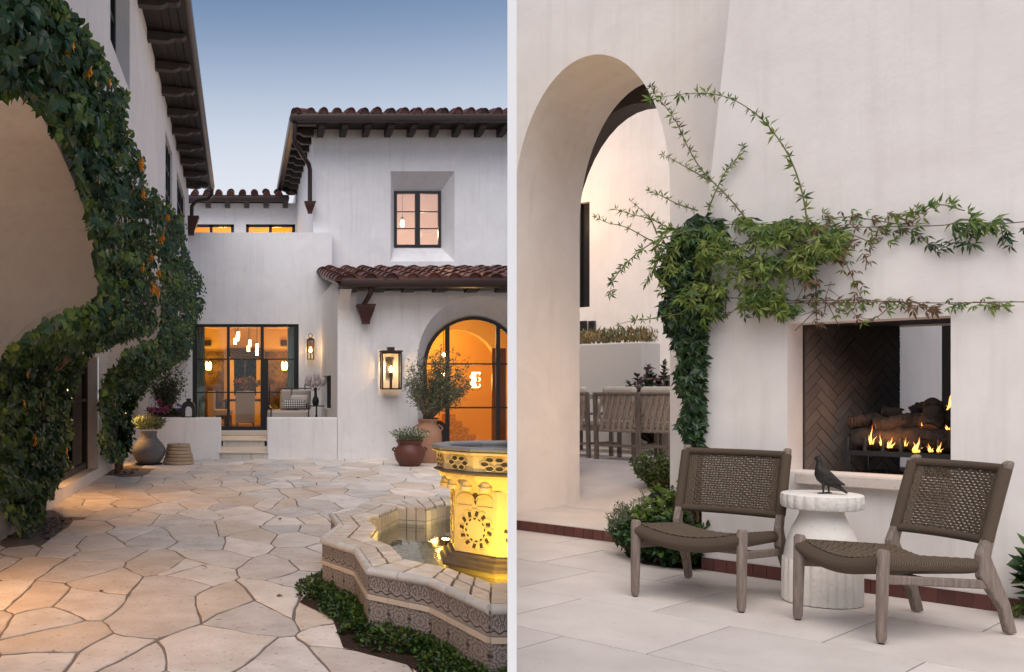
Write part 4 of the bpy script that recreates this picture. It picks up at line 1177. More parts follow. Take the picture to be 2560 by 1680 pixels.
MB().lathe([(.185,0),(.2,.02),(.27,.12),(.305,.24),(.29,.34),(.235,.40),(.225,.43),(.265,.49),(.27,.51),(.245,.505),(.2,.44)], 44, rc).build('pot_body', mat('oxblood_clay', (.09,.028,.022), .5, (.15,.055,.04), 6, .6, bump=.3, bscale=30), rp, smooth=True)
for s_ in (-1,1): MB().tube([rc+Vector((s_*(.285+.05*math.sin(PI*t/6)), 0, .37-.08*t/6)) for t in range(7)], .018, 8).build('handle', mat('oxblood_clay', None), rp, smooth=True)
mb = [MB(), MB(), MB()]
rr = random.Random(13)
for _ in range(1700):
    a = rr.uniform(0,2*PI); q = rr.random()**.6
    d = Vector((q*math.cos(a)*.9, q*math.sin(a)*.9, .85)).normalized(); L = rr.uniform(.06,.30)
    b0 = rc + Vector((.18*q*math.cos(a), .18*q*math.sin(a), .45))
    flw = L > .19 and rr.random() < .3
    put_leaf(mb[2 if flw else (rr.random() < .35)], OVAL if flw else LANCE, b0+d*L, d+rv(rr)*.8, rv(rr), .028 if flw else rr.uniform(.04,.07))
mixed_leaves(rp, mb, [OLIVE, mat('herb_green', None), mat('white_flower', (.7,.7,.6), .8)])
# ================================================================== FOUNTAIN (cut off at the added divider wall)
ft = thing('star_fountain', 'star shaped tiled basin with a glowing carved octagonal stone fountain', 'fountain', (1.3, 7.0, 0))
PNRM = Vector((1, -PR, 0)).normalized(); PCO = Vector((PR*7, 7, 0)) - PNRM*.024      # stop at the near face of the added divider
ZR = .42
OUT = [(2.95,10.25),(2.03,9.98),(1.74,9.73),(1.23,9.48),(.99,8.85),(.806,8.62),(.809,7.90),(.609,7.17),(.796,6.70),(.789,5.96),(1.097,5.61),(1.257,4.92),(2.2,4.93)]
INN = [(2.95,9.55),(1.958,9.35),(1.70,8.97),(1.462,9.09),(1.22,8.50),(1.07,8.24),(1.077,7.71),(.953,7.21),(1.055,6.84),(1.05,6.27),(1.263,5.99),(1.413,5.51),(2.2,5.46)]
def inward(i, d, ring):
    p = Vector((*ring[i],0)); c = Vector((1.9,7.2,0)); return p + (c-p).normalized()*d
core = MB()
core.strip([(x,y,-.03) for x,y in OUT],[(x,y,ZR-.03) for x,y in OUT]); core.strip([(x,y,ZR-.03) for x,y in OUT],[(x,y,ZR-.03) for x,y in INN]); core.strip([(x,y,ZR-.03) for x,y in INN],[(x,y,.1) for x,y in INN])
core.clip(PCO, PNRM)
core.build('basin_wall', mat('fountain_grout', (.26,.21,.17), .9), ft)
COPE = mat('coping_tile', (.50,.41,.33), .5, (.68,.64,.60), 8, .35, rand=.10, bump=.12, bscale=40, spec=.5)
NOSE = mat('bullnose_tile', (.46,.46,.455), .35, (.60,.595,.58), 10, .6, rand=.08, spec=.5)
CREAMT = mat('cream_liner_tile', (.50,.43,.35), .4, (.58,.51,.43), 9, .6, rand=.06, spec=.5)
def lerp2(a, b, t): return (a[0]+(b[0]-a[0])*t, a[1]+(b[1]-a[1])*t)
def cope_tile(a, b, c, d, z0, z1):
    """a,b on the outer side, d,c on the inner side"""
    cx = (a[0]+b[0]+c[0]+d[0])/4; cy = (a[1]+b[1]+c[1]+d[1])/4
    def sh(p, g=.0085):
        v = Vector((cx-p[0], cy-p[1])); l = v.length
        return (p[0]+v.x/l*g*1.5, p[1]+v.y/l*g*1.5)
    q = [sh(p) for p in (a,b,c,d)]
    mb = MB().prism(q, lambda x,y,z: (x,y,z), z0, z1)
    return mb
def cutoff(mb):
    if all((Vector(p)-PCO).dot(PNRM) > 0 for p in mb.v): return None
    if any((Vector(p)-PCO).dot(PNRM) > 0 for p in mb.v): mb.clip(PCO, PNRM)
    return mb
nseg = len(OUT)-1
for i in range(nseg):
    o0, o1, i0, i1 = OUT[i], OUT[i+1], INN[i], INN[i+1]
    L = math.hypot((o1[0]-o0[0]), (o1[1]-o0[1])*.6)
    m = max(1, round(L/.17)) if i not in (0, nseg-1) else 8
    for j in range(m):
        for k_ in range(2):
            s0, s1 = .07+.93*k_/2, .07+.93*(k_+1)/2
            A = lerp2(lerp2(o0,o1,j/m), lerp2(i0,i1,j/m), s0); B = lerp2(lerp2(o0,o1,(j+1)/m), lerp2(i0,i1,(j+1)/m), s0)
            C = lerp2(lerp2(o0,o1,(j+1)/m), lerp2(i0,i1,(j+1)/m), s1); D = lerp2(lerp2(o0,o1,j/m), lerp2(i0,i1,j/m), s1)
            mb = cutoff(cope_tile(A,B,C,D, ZR-.03, ZR+rnd.uniform(-.002,.002)))
            if mb: mb.build('coping_tile', COPE, ft, bevel=.004)
        # rounded nosing, ledge and band tiles of the outer face
        A = lerp2(o0,o1,(j+.012)/m); B = lerp2(o0,o1,(j+.988)/m)
        mb = cutoff(MB().tube([(A[0],A[1],ZR-.022),(B[0],B[1],ZR-.022)], .028, 10))
        if mb: mb.build('bullnose_tile', NOSE, ft, smooth=True)
    if i == 0: continue
    # inside lining
    L = math.hypot(i1[0]-i0[0], (i1[1]-i0[1])*.6); m = max(1, round(L/.085))
    n_ = Vector((i1[1]-i0[1], -(i1[0]-i0[0]), 0)).normalized()
    cc = Vector(((i0[0]+i1[0])/2,(i0[1]+i1[1])/2,0))
    if n_.dot(Vector((2.1,7.2,0))-cc) < 0: n_ = -n_
    if i == nseg-1: m = 4
    for j in range(m):
        A = Vector((*lerp2(i0,i1,(j+.05)/m),0)); B = Vector((*lerp2(i0,i1,(j+.95)/m),0))
        for k_ in range(3):
            z0, z1 = .105+.098*k_, .105+.098*(k_+1)-.006
            mb = MB().add([A+n_*.001+Vector((0,0,z0)),B+n_*.001+Vector((0,0,z0)),B+n_*.008+Vector((0,0,z0)),A+n_*.008+Vector((0,0,z0)),
                           A+n_*.001+Vector((0,0,z1)),B+n_*.001+Vector((0,0,z1)),B+n_*.008+Vector((0,0,z1)),A+n_*.008+Vector((0,0,z1))],
                          [(0,3,2,1),(4,5,6,7),(0,1,5,4),(1,2,6,5),(2,3,7,6),(3,0,4,7)])
            mb = cutoff(mb)
            if mb: mb.build('lining_tile', CREAMT, ft)
# patterned tiles of the outer face
def pattern_mat(name, kind):
    m = bpy.data.materials.new(name); m.use_nodes = True
    nt = m.node_tree; N = nt.nodes; L = nt.links; b = N['Principled BSDF']
    b.inputs['Roughness'].default_value = .45
    tc = N.new('ShaderNodeTexCoord'); sp = N.new('ShaderNodeSeparateXYZ'); L.new(tc.outputs['Generated'], sp.inputs[0])
    def M(op, a, b_=None, c=None):
        n = N.new('ShaderNodeMath'); n.operation = op
        for i, q in enumerate((a, b_, c)):
            if q is None: continue
            if isinstance(q, (int, float)): n.inputs[i].default_value = q
            else: L.new(q, n.inputs[i])
        return n.outputs[0]
    X = M('SUBTRACT', sp.outputs[0], .5); Z = M('SUBTRACT', sp.outputs[2], .5)
    def rings(X, Z, lob, amp, freq, sy=1.0):
        r_ = M('SQRT', M('ADD', M('MULTIPLY', X, X), M('MULTIPLY', M('MULTIPLY', Z, sy), M('MULTIPLY', Z, sy))))
        th = M('ARCTAN2', Z, X)
        v = M('ADD', r_, M('MULTIPLY', M('COSINE', M('MULTIPLY', th, lob)), M('MULTIPLY', r_, amp)))
        return M('ABSOLUTE', M('SUBTRACT', M('FRACT', M('MULTIPLY', v, freq)), .5)), r_, th
    if kind == 'rose':
        a, r_, th = rings(X, Z, 8, .12, 5.5)
        ln = M('LESS_THAN', a, .17)
        pet = M('MULTIPLY', M('GREATER_THAN', M('COSINE', M('MULTIPLY', th, 8)), .2), M('MULTIPLY', M('LESS_THAN', r_, .26), M('GREATER_THAN', r_, .07)))
        ln = M('MAXIMUM', M('MULTIPLY', ln, M('GREATER_THAN', r_, .09)), M('MULTIPLY', pet, .0))
        dark = M('LESS_THAN', M('ADD', M('ABSOLUTE', M('SUBTRACT', M('ABSOLUTE', X), .5)), M('ABSOLUTE', Z)), .09)
        dark2 = M('LESS_THAN', M('ADD', M('ABSOLUTE', X), M('ABSOLUTE', M('SUBTRACT', M('ABSOLUTE', Z), .5))), .08)
        dark = M('MAXIMUM', dark, M('MAXIMUM', dark2, M('LESS_THAN', r_, .045)))
    else:
        Xm = M('SUBTRACT', M('ABSOLUTE', X), .25)
        a, r_, th = rings(Xm, M('SUBTRACT', Z, .02), 5, .25, 7.0, .55)
        ln = M('MULTIPLY', M('LESS_THAN', a, .2), M('GREATER_THAN', Z, -.24))
        wv = M('ABSOLUTE', M('SUBTRACT', Z, M('SUBTRACT', M('MULTIPLY', M('SINE', M('MULTIPLY', sp.outputs[0], 12.566)), .06), .34)))
        arc_ = M('ABSOLUTE', M('SUBTRACT', M('ADD', M('MULTIPLY', M('MULTIPLY', Xm, Xm), 9), M('SUBTRACT', Z, .40)), 0))
        dark = M('MAXIMUM', M('LESS_THAN', wv, .035), M('LESS_THAN', arc_, .035))
    nz = N.new('ShaderNodeTexNoise'); nz.inputs['Scale'].default_value = 5; L.new(tc.outputs['Generated'], nz.inputs['Vector'])
    ba = N.new('ShaderNodeMixRGB'); ba.inputs[1].default_value = (.22,.20,.195,1); ba.inputs[2].default_value = (.32,.295,.285,1); L.new(nz.outputs['Fac'], ba.inputs[0])
    m1 = N.new('ShaderNodeMixRGB'); m1.inputs[2].default_value = (.12,.10,.097,1); L.new(ln, m1.inputs[0]); L.new(ba.outputs[0], m1.inputs[1])
    m2 = N.new('ShaderNodeMixRGB'); m2.inputs[2].default_value = (.035,.025,.025,1); L.new(dark, m2.inputs[0]); L.new(m1.outputs[0], m2.inputs[1])
    L.new(m2.outputs[0], b.inputs['Base Color'])
    return m
UNIT = MB().box(0,1,0,1,0,1)
def unit_mesh(name, m):
    o = UNIT.build(name, m); me = o.data; bpy.data.objects.remove(o); return me
ROSE = unit_mesh('patterned_tile', pattern_mat('rosette_tile', 'rose')); DECO = unit_mesh('border_tile', pattern_mat('border_tile', 'deco'))
LEDGE = unit_mesh('ledge_tile', CREAMT)
def face_tile(name, me, A, B, n_, z0, h, th):
    ax = B-A
    Mx = Matrix(((ax.x, n_.x*th, 0, A.x),(ax.y, n_.y*th, 0, A.y),(0, 0, h, z0),(0,0,0,1)))
    return place(name, me, ft, Mx)
for i in range(4, nseg):
    o0, o1 = Vector((*OUT[i],0)), Vector((*OUT[i+1],0))
    if i == nseg-1: o1 = o0 + (o1-o0)*.125
    d = o1-o0; n_ = Vector((d.y,-d.x,0)).normalized()
    if n_.dot(Vector((1.9,7.2,0))-o0) > 0: n_ = -n_
    L = math.hypot(d.x, d.y*.62); m = max(1, round(L/.135))
    if i == nseg-1: m = 1
    for j in range(m):
        A = o0+d*((j+.01)/m); B = o0+d*((j+.99)/m)
        face_tile('border_tile', DECO, A, B, n_, .264, .128, .008)
        face_tile('ledge_tile', LEDGE, A, B, n_, .229, .031, .018)
        for k_ in range(2): face_tile('patterned_tile', ROSE, A, B, n_, .101-.127*k_, .124, .008)
# water and mosaic floor
MOS = bpy.data.materials.new('pebble_mosaic'); MOS.use_nodes = True
nt = MOS.node_tree; vN = nt.nodes.new('ShaderNodeTexVoronoi'); vN.inputs['Scale'].default_value = 26
tc = nt.nodes.new('ShaderNodeTexCoord'); mp = nt.nodes.new('ShaderNodeMapping'); mp.inputs['Scale'].default_value = (1,.55,1)
nt.links.new(tc.outputs['Object'], mp.inputs[0]); nt.links.new(mp.outputs[0], vN.inputs['Vector'])
v2 = nt.nodes.new('ShaderNodeTexVoronoi'); v2.feature = 'DISTANCE_TO_EDGE'; v2.inputs['Scale'].default_value = 26; nt.links.new(mp.outputs[0], v2.inputs['Vector'])
rp_ = nt.nodes.new('ShaderNodeValToRGB'); cr = rp_.color_ramp; cr.interpolation = 'CONSTANT'
cr.elements[0].position = 0; cr.elements[0].color = (.5,.43,.33,1); cr.elements[1].position = .45; cr.elements[1].color = (.40,.36,.28,1)
e_ = cr.elements.new(.7); e_.color = (.62,.55,.42,1); e_ = cr.elements.new(.9); e_.color = (.3,.11,.06,1)
nt.links.new(vN.outputs['Color'], rp_.inputs[0])
mm = nt.nodes.new('ShaderNodeMixRGB'); mm.inputs[1].default_value = (.14,.12,.09,1)
th_ = nt.nodes.new('ShaderNodeMath'); th_.operation = 'GREATER_THAN'; th_.inputs[1].default_value = .07
nt.links.new(v2.outputs['Distance'], th_.inputs[0]); nt.links.new(th_.outputs[0], mm.inputs[0]); nt.links.new(rp_.outputs[0], mm.inputs[2])
nt.links.new(mm.outputs[0], nt.nodes['Principled BSDF'].inputs['Base Color'])
fl_ = MB().add([(x,y,.10) for x,y in INN], [tuple(range(len(INN)))]).clip(PCO, PNRM); fl_.build('basin_floor', MOS, ft)
WAT = glass('fountain_water', (.93,.95,.88), .03)
nt = WAT.node_tree; nz = nt.nodes.new('ShaderNodeTexNoise'); nz.inputs['Scale'].default_value = 7
bp = nt.nodes.new('ShaderNodeBump'); bp.inputs['Strength'].default_value = .025; bp.inputs['Distance'].default_value = .02
tc = nt.nodes.new('ShaderNodeTexCoord'); nt.links.new(tc.outputs['Object'], nz.inputs['Vector']); nt.links.new(nz.outputs['Fac'], bp.inputs['Height'])
for n in nt.nodes:
    if n.type in ('BSDF_GLOSSY','FRESNEL'): nt.links.new(bp.outputs[0], n.inputs['Normal'])
wt = MB().add([(x,y,.265) for x,y in INN], [tuple(range(len(INN)))]).clip(PCO, PNRM); wt.build('water', WAT, ft)

# carved pedestal and bowl
LIME = mat('carved_limestone', (.54,.43,.23), .75, (.64,.52,.30), 6, .7, bump=.3, bscale=60)
DARKST = mat('dark_stone_band', (.07,.055,.045), .7, (.12,.09,.07), 10, .6)
SLATE = mat('slate_rim', (.16,.17,.185), .5, (.22,.23,.25), 8, .6)
FC = Vector((1.957, 6.95, 0))
A8 = R(22.5) + R(-8)
def ngon(mb, prof, n, a0):
    return mb.lathe(prof, n, FC, a0=a0)
def fpart(name, prof, n, a0, m, bev=.004):
    mb = MB().lathe(prof, n, FC, a0=a0).clip(PCO, PNRM)
    return mb.build(name, m, ft, bevel=bev)
RC = .475
fpart('plinth', [(.52,.08),(.52,.285)], 8, A8, mat('gold_plinth', (.5,.42,.27), .6))
fpart('base_molding', [(.565,.287),(.565,.31),(.54,.325),(.535,.345),(.505,.36),(.50,.378)], 8, A8, DARKST)
ped = fpart('pedestal', [(RC,.380),(RC,.82)], 8, A8, LIME)
fpart('corbel_ring', [(.46,.80),(.475,.82),(.50,.86),(.535,.90),(.545,.925)], 12, A8, LIME)
fpart('dark_band', [(.548,.926),(.575,.932),(.575,.942),(.552,.950)], 12, A8, DARKST)
fpart('bowl', [(.550,.951),(.556,1.062)], 12, A8, LIME)
fpart('gold_band', [(.557,1.061),(.585,1.067),(.588,1.078),(.575,1.083)], 12, A8, LIME)
rim = MB()
n = 12
prof = [(.575,1.084),(.592,1.092),(.592,1.106),(.575,1.114),(.50,1.112),(.485,1.10),(.485,1.0)]
vs = []
for r_, z in prof:
    for k in range(n): vs.append((FC.x+r_*math.cos(A8+2*PI*k/n), FC.y+r_*math.sin(A8+2*PI*k/n), z))
fs = [(i*n+k, i*n+(k+1)%n, (i+1)*n+(k+1)%n, (i+1)*n+k) for i in range(len(prof)-1) for k in range(n)]
rim.add(vs, fs); rim.clip(PCO, PNRM); rim.build('rim', SLATE, ft, bevel=.004)
bwat = MB().add([(FC.x+.486*math.cos(A8+2*PI*k/12), FC.y+.486*math.sin(A8+2*PI*k/12), 1.085) for k in range(12)], [tuple(range(12))]).clip(PCO, PNRM)
bwat.build('bowl_water', mat('dark_water', (.012,.014,.015), .03, spec=.8), ft)
def on_face(n, k, r_, a0):
    """frame of face k of an n-gon prism of circumradius r_: centre, tangent, normal, half width"""
    a = a0 + 2*PI*(k+.5)/n
    ap = r_*math.cos(PI/n)
    nrm = Vector((math.cos(a), math.sin(a), 0)); tan = Vector((-math.sin(a), math.cos(a), 0))
    return FC + nrm*ap, tan, nrm, r_*math.sin(PI/n)
RECESS_SHADE = mat('recess_shade_stone', (.045,.038,.03), .85)  # dark colour paints the shade of carved hollows onto thin raised plates
def plate(parent, name, pts, C, T, Nn, z, m, t0, t1):
    mb = MB()
    f = [C+T*a+Vector((0,0,z+b)) for a, b in pts]
    k = len(f)
    mb.add([p+Nn*t0 for p in f]+[p+Nn*t1 for p in f], [tuple(range(k)), tuple(reversed(range(k,2*k)))] + [(i, i+k, (i+1)%k+k, (i+1)%k) for i in range(k)])
    mb = cutoff(mb)
    return mb.build(name, m, parent) if mb else None
def frame(parent, name, pts, C, T, Nn, z, m, r_=.004):
    f = [C+T*a+Vector((0,0,z+b))+Nn*.004 for a, b in pts]; f.append(f[0])
    if any((p-PCO).dot(PNRM) > -.01 for p in f): return None
    return MB().tube(f, r_, 5).build(name, m, parent)
hexa = lambda cx, cy, r_, a0=0: [(cx+r_*math.cos(a0+PI/3*k), cy+r_*math.sin(a0+PI/3*k)) for k in range(6)]
hexa2 = lambda cx, cy, r_: [(cx+r_*1.15*math.cos(PI/3*k), cy+r_*.66*math.sin(PI/3*k)) for k in range(6)]
for k in range(12):
    C, T, Nn, hw = on_face(12, k, .556, A8)
    if Nn.dot(Vector((0,0,0))-C) < 0: continue
    z = 1.006
    for j in range(6):
        a = PI/3*j
        cx, cy = .066*math.cos(a)*1.0, .0335*math.sin(a)
        plate(ft, 'hex_shade_plate', hexa2(cx, cy, .0225), C, T, Nn, z, RECESS_SHADE, -.01, .003)
        frame(ft, 'hex_frame', hexa2(cx, cy, .030), C, T, Nn, z, LIME, .0035)
for k in range(8):
    C, T, Nn, hw = on_face(8, k, RC, A8)
    if Nn.dot(Vector((0,0,0))-C) < 0: continue
    z = .545
    for j in range(12):
        a = 2*PI*j/12
        ca, sa = math.cos(a), math.sin(a)
        R2 = lambda x, y: ((x*ca-y*sa)*1.3, (x*sa+y*ca)*1.22)
        plate(ft, 'rosette_shade_plate', [R2(.075,-.012),(R2(.100,-.022)),R2(.107,-.004),R2(.080,.006)], C, T, Nn, z, RECESS_SHADE, -.01, .0025)
        plate(ft, 'rosette_shade_plate', [R2(.055,.004),R2(.066,-.006),R2(.070,.008),R2(.060,.016)], C, T, Nn, z, RECESS_SHADE, -.01, .0025)
        frame(ft, 'rosette_petal', [R2(.07,-.02),R2(.098,-.03),R2(.118,-.012),R2(.118,.012),R2(.098,.026),R2(.07,.016)], C, T, Nn, z, LIME, .0035)
    frame(ft, 'arch_moulding', [(-hw*.86,.16),(-hw*.86,.20)]+[(-hw*.45-hw*.41*math.cos(PI*q/8), .20+.045*math.sin(PI*q/8)) for q in range(9)]+[(-.02,.20),(-.02,.16)], C, T, Nn, z, LIME, .004)
    frame(ft, 'arch_moulding', [(hw*.86,.16),(hw*.86,.20)]+[(hw*.45+hw*.41*math.cos(PI*q/8), .20+.045*math.sin(PI*q/8)) for q in range(9)]+[(.02,.20),(.02,.16)], C, T, Nn, z, LIME, .004)
    plate(ft, 'lozenge_shade_plate', [(0,.26),(-.03,.235),(0,.17),(.03,.235)], C, T, Nn, z, RECESS_SHADE, -.01, .0025)
    # turret pendants under the bowl
for k in range(20):
    a = A8 + 2*PI*k/20
    c = FC + Vector((math.cos(a)*.487, math.sin(a)*.487, .815))
    if (c-PCO).dot(PNRM) > -.04: continue
    MB().lathe([(.046,0),(.046,.028),(.036,.032),(.036,.050),(.028,.068),(.006,.080)], 10, c).build('turret', LIME, ft, smooth=True)
# underwater lamps
LG = mat('pool_lamp_lens', (1,.9,.6), emit=(1,.78,.35), estr=60)
def pool_lamp(x, y, aim, e, label):
    t = thing('pool_lamp', label, 'lamp', (x,y,.1), 0, 'lamps under the fountain water')
    MB().lathe([(.045,0),(.05,.03),(.04,.05)], 16, (x,y,.10)).build('housing', mat('dark_bronze', None), t)
    MB().lathe([(.032,.051),(.032,.056)], 16, (x,y,.10)).build('lens', LG, t)
    lamp(t, (x,y,.22), e*.95, (1,.60,.07), .04, spot=R(120), aim=aim)
    return t
gl = G(1114, 1340, .18)
pool_lamp(gl.x, gl.y, (.0,-.75,.75), 30, 'glowing lamp under the fountain water beside the carved pedestal')
pool_lamp(1.22, 7.45, (.8,-.25,.75), 34, 'assumed lamp under the fountain water at the left of the carved pedestal')  # unseen lamp added to light the pedestal yellow from the left
pool_lamp(1.50, 6.02, (.35,.6,.8), 34, 'assumed lamp under the fountain water in front of the carved pedestal')  # likewise assumed, lighting the pedestal from the front
# leafy ground cover round the outside
gc = thing('ground_cover', 'low leafy green ground cover growing along the tiled fountain wall', 'ground cover', (.8,6,0), kind='stuff')
mb = [MB(), MB(), MB()]
rr = random.Random(99)
segs = [(OUT[i],OUT[i+1]) for i in range(6, 11)]
segs.append(((1.257,4.92),(1.40,4.90)))
for (o0,o1) in segs:
    d = Vector((o1[0]-o0[0], o1[1]-o0[1], 0)); n_ = Vector((d.y,-d.x,0)).normalized()
    if n_.dot(Vector((1.9,7.2,0))-Vector((*o0,0))) > 0: n_ = -n_
    m = int(1500*d.length*(1.0 if o0[1] < 7.3 else .5))
    for _ in range(m):
        t = rr.random(); w_ = rr.random()**1.2
        wid = .20 + .06*math.sin(t*5+o0[1]*3)
        h = (.095+.05*mnoise.noise(Vector((o0[0]*5+t*4, o0[1], 0))))*(1-w_*w_)*rr.random()**.5
        p = Vector((o0[0],o0[1],0)) + d*t + n_*(w_*wid) + Vector((0,0,h+.005))
        dd = rv(rr)*.8 + n_*.5 + Vector((0,0,.7))
        put_leaf(mb[(0 if h < .06 else 1) if rr.random() < .8 else 2], OVAL, p, dd, Vector((0,0,1))+rv(rr)*.6, rr.uniform(.022,.042))
mixed_leaves(gc, mb, [LEAF_A, LEAF_B, LEAF_C])
sl = MB()
pts_o = [OUT[i] for i in range(6, 13)]
sl.strip([(x,y,.006) for x,y in pts_o], [(x-.19,y-.26,.006) for x,y in pts_o]); sl.clip(PCO, PNRM)
o = sl.build('soil_bed', SOIL, gc)
# ================================================================== flowering vines on the left wing
def vine(name, label, poly, xfun, n, seed, flowers, stems, base, lmin, lmax):
    t = thing(name, label, 'vine', base)
    rr = random.Random(seed)
    us = [p[0] for p in poly]; vs = [p[1] for p in poly]
    mb = [MB(), MB(), MB()]
    cnt = 0
    def spot():
        while True:
            u = rr.uniform(min(us), max(us)); v = rr.uniform(min(vs), max(vs))
            if inpoly(u, v, poly): return u, v
    while cnt < n:
        u, v = spot()
        q = rr.random()**.7
        th = .45 + 1.15*max(0, .45+1.1*mnoise.noise(Vector((u*.022, v*.026, seed)))) if q > .25 else 1
        p = xfun(u, v, q*th, rr)
        if p is None: continue
        if q > .3 and mnoise.noise(Vector((u*.035, v*.03, seed+9))) < -.30 and v < 800: continue
        if p.z < .03: p.z = .03 + rr.random()*.1
        d = Vector((rr.uniform(-.3,.8), rr.uniform(-1,1), -.75)) + rv(rr)*.7
        nn = Vector((1.0,-.5,.6)) + rv(rr)*.85
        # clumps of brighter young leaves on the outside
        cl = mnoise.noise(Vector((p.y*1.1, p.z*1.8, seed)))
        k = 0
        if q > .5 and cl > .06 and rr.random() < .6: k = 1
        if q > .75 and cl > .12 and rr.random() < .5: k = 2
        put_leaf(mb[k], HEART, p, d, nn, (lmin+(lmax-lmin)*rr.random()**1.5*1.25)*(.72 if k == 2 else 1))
        cnt += 1
    # loose shoots along the outline
    for _ in range(n//14):
        i = rr.randrange(len(poly)); a, b = poly[i], poly[(i+1) % len(poly)]
        s = rr.random(); u = a[0]+(b[0]-a[0])*s + rr.uniform(-8,8); v = a[1]+(b[1]-a[1])*s + rr.uniform(-9,9)
        if u < 2: continue
        p = xfun(u, v, rr.uniform(.5,1), rr)
        if p is None or p.z < .05: continue
        put_leaf(mb[rr.choice((0,1,1,2))], HEART, p, Vector((.4,rr.uniform(-1,1),rr.uniform(-1,.6))), Vector((1,-.5,.4))+rv(rr)*.5, rr.uniform(lmin*.8,lmax*.9))
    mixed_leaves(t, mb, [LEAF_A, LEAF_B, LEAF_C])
    fm = []
    for (u, v, c) in flowers:
        p = xfun(u, v, 1.08, rr)
        if p is None: continue
        f = MB()
        for _ in range(c):
            o_ = rv(rr)*.05*(c/10)**.5; o_.x = abs(o_.x)
            for j in range(5):
                a = 2*PI*j/5
                put_leaf(f, OVAL, p+o_, Vector((.7, math.cos(a), math.sin(a))), Vector((1,0,0)), .05)
        f.build('flower_cluster', ORANGE, t, fix=False)
    sb = MB()
    for pts, r0, r1 in stems:
        m = len(pts)
        sb.tube(pts, [r0+(r1-r0)*i/(m-1) for i in range(m)], 6)
    sb.build('stem', STEM, t, smooth=True)
    return t
def wind(path, rr, n=18, amp=.06):
    out = []
    path = [Vector(p) for p in path]
    for i in range(n+1):
        s = i/n*(len(path)-1); k = min(int(s), len(path)-2); f = s-k
        out.append(path[k].lerp(path[k+1], f) + Vector((abs(rv(rr).x)*amp*.5, rv(rr).y*amp, rv(rr).z*amp*.4)))
    return out
V1 = [(0,-30),(130,-30),(145,0),(186,54),(223,105),(247,129),(269,188),(300,230),(312,240),(305,317),(333,366),(352,409),(360,468),(378,490),(384,530),(387,600),(388,700),(388,763),(382,812),(374,830),(334,842),(284,857),(261,869),(230,873),(212,892),(196,927),(184,969),(165,1030),(176,1076),(160,1118),(168,1168),(154,1176),(134,1218),(110,1253),(98,1300),(58,1334),(11,1270),(0,1240),(0,915),(23,880),(86,831),(134,801),(204,774),(237,758),(250,747),(242,645),(231,570),(218,516),(204,468),(185,392),(156,344),(116,290),(89,253),(48,215),(0,231)]
V2 = [(382,479),(401,505),(430,527),(457,554),(462,618),(479,661),(503,699),(508,764),(488,807),(482,840),(476,873),(461,896),(407,927),(372,953),(357,984),(338,1000),(326,1038),(330,1069),(326,1107),(307,1150),(275,1150),(261,1130),(248,1099),(262,1060),(250,1015),(253,977),(265,942),(288,927),(307,892),(330,873),(361,861),(397,857),(404,800),(404,700),(398,600)]
def smooth(a, b, x):
    t = max(0, min(1, (x-a)/(b-a))); return t*t*(3-2*t)
def xf1(u, v, q, rr):
    s = smooth(800, 950, v)
    if u < 120: s = max(s, smooth(860, 915, v))
    xw = XU_L + (XL-XU_L)*s
    x = xw + .03 + q*.27
    y = YX(u, x) if u < 590 else None
    if y is None or y > 16.9: 
        y = min(y, 16.9); x = XU(u, y)
    if y < 3.2: return None
    return Vector((x, y, ZV(v, y)))
def xf2(u, v, q, rr):
    s = smooth(860, 1000, v)
    xw = XU_L + (XL-XU_L)*s
    x = xw + .03 + q*.36
    y = YX(u, x)
    ymax = 25.2 - 7.5*s
    if y > ymax: y = ymax - rr.random()*1.6*(1-s); x = XU(u, y)
    return Vector((x, y, ZV(v, y)))
z1 = lambda x, y, sx=0: (sx+.5378*x, .5378*y)
F1 = [(*z1(290,210),8),(*z1(645,770),12),(*z1(650,905),6),(*z1(640,760),6),(*z1(690,1200),4),(*z1(650,1240),7),(*z1(400,330),2),(*z1(490,380),2),(.384*195,800+.384*790,9),(.384*415,800+.384*850,4),(.384*150,800+.384*355,3),(.384*140,800+.384*535,2)]
F2 = [(*z1(745,1040),12),(*z1(735,1110),10),(*z1(725,1275),5),(*z1(695,1335),9),(*z1(715,1358),7),(*z1(770,1010),5),(*z1(840,1030),3),(.384*735,800+.384*560,3)]
rr = random.Random(2)
S1 = []
for k in range(6):
    S1.append((wind([(XL+.12,10.9+.08*k,-.01),(XL+.13,10.7+.12*k,.5),(XL+.15,10.5+.2*k,1.1),(XL+.2,10.6,1.55),(-1.7,10.4+.1*k,2.0),(XU_L+.06,9.9+.12*k,2.4),(XU_L+.06,9.45+.1*k,2.9),(XU_L+.05,8.5+.1*k,3.35),(XU_L+.05,7.0+.1*k,3.6),(XU_L+.05,5.6,3.7)], rr, 26), .022, .007))
S1.append((wind([(XU_L+.05,9.55,2.4),(XU_L+.05,9.42,2.75),(XU_L+.05,9.0,3.0),(XU_L+.05,8.4,3.25),(XU_L+.05,7.4,3.42),(XU_L+.05,6.2,3.5)], rr, 18, .03), .018, .01))
for k in range(5): S1.append((wind([(XU_L+.06,10+.8*k,2.3),(XU_L+.1,10.3+.9*k,3.1),(XU_L+.08,9.8+.8*k,4.0-.1*k)], rr, 10), .01, .004))
S2 = []
for k in range(6):
    S2.append((wind([(XL+.14,17.9+.14*k,-.01),(XL+.16,17.5+.25*k,.4),(XL+.16,17.2+.3*k,.9),(XL+.2,17.4+.2*k,1.4),(-1.8,18.3+.3*k,1.8),(XU_L+.08,19.5+.5*k,2.3),(XU_L+.08,20+.7*k,3.4),(XU_L+.06,20+.6*k,4.3)], rr, 22), .03, .008))
vine('flowering_vine', 'large dark green vine with orange flowers sweeping round the nearest arch', V1, xf1, 15500, 41, F1, S1, (XL+.1,10.9,0), .052, .090)
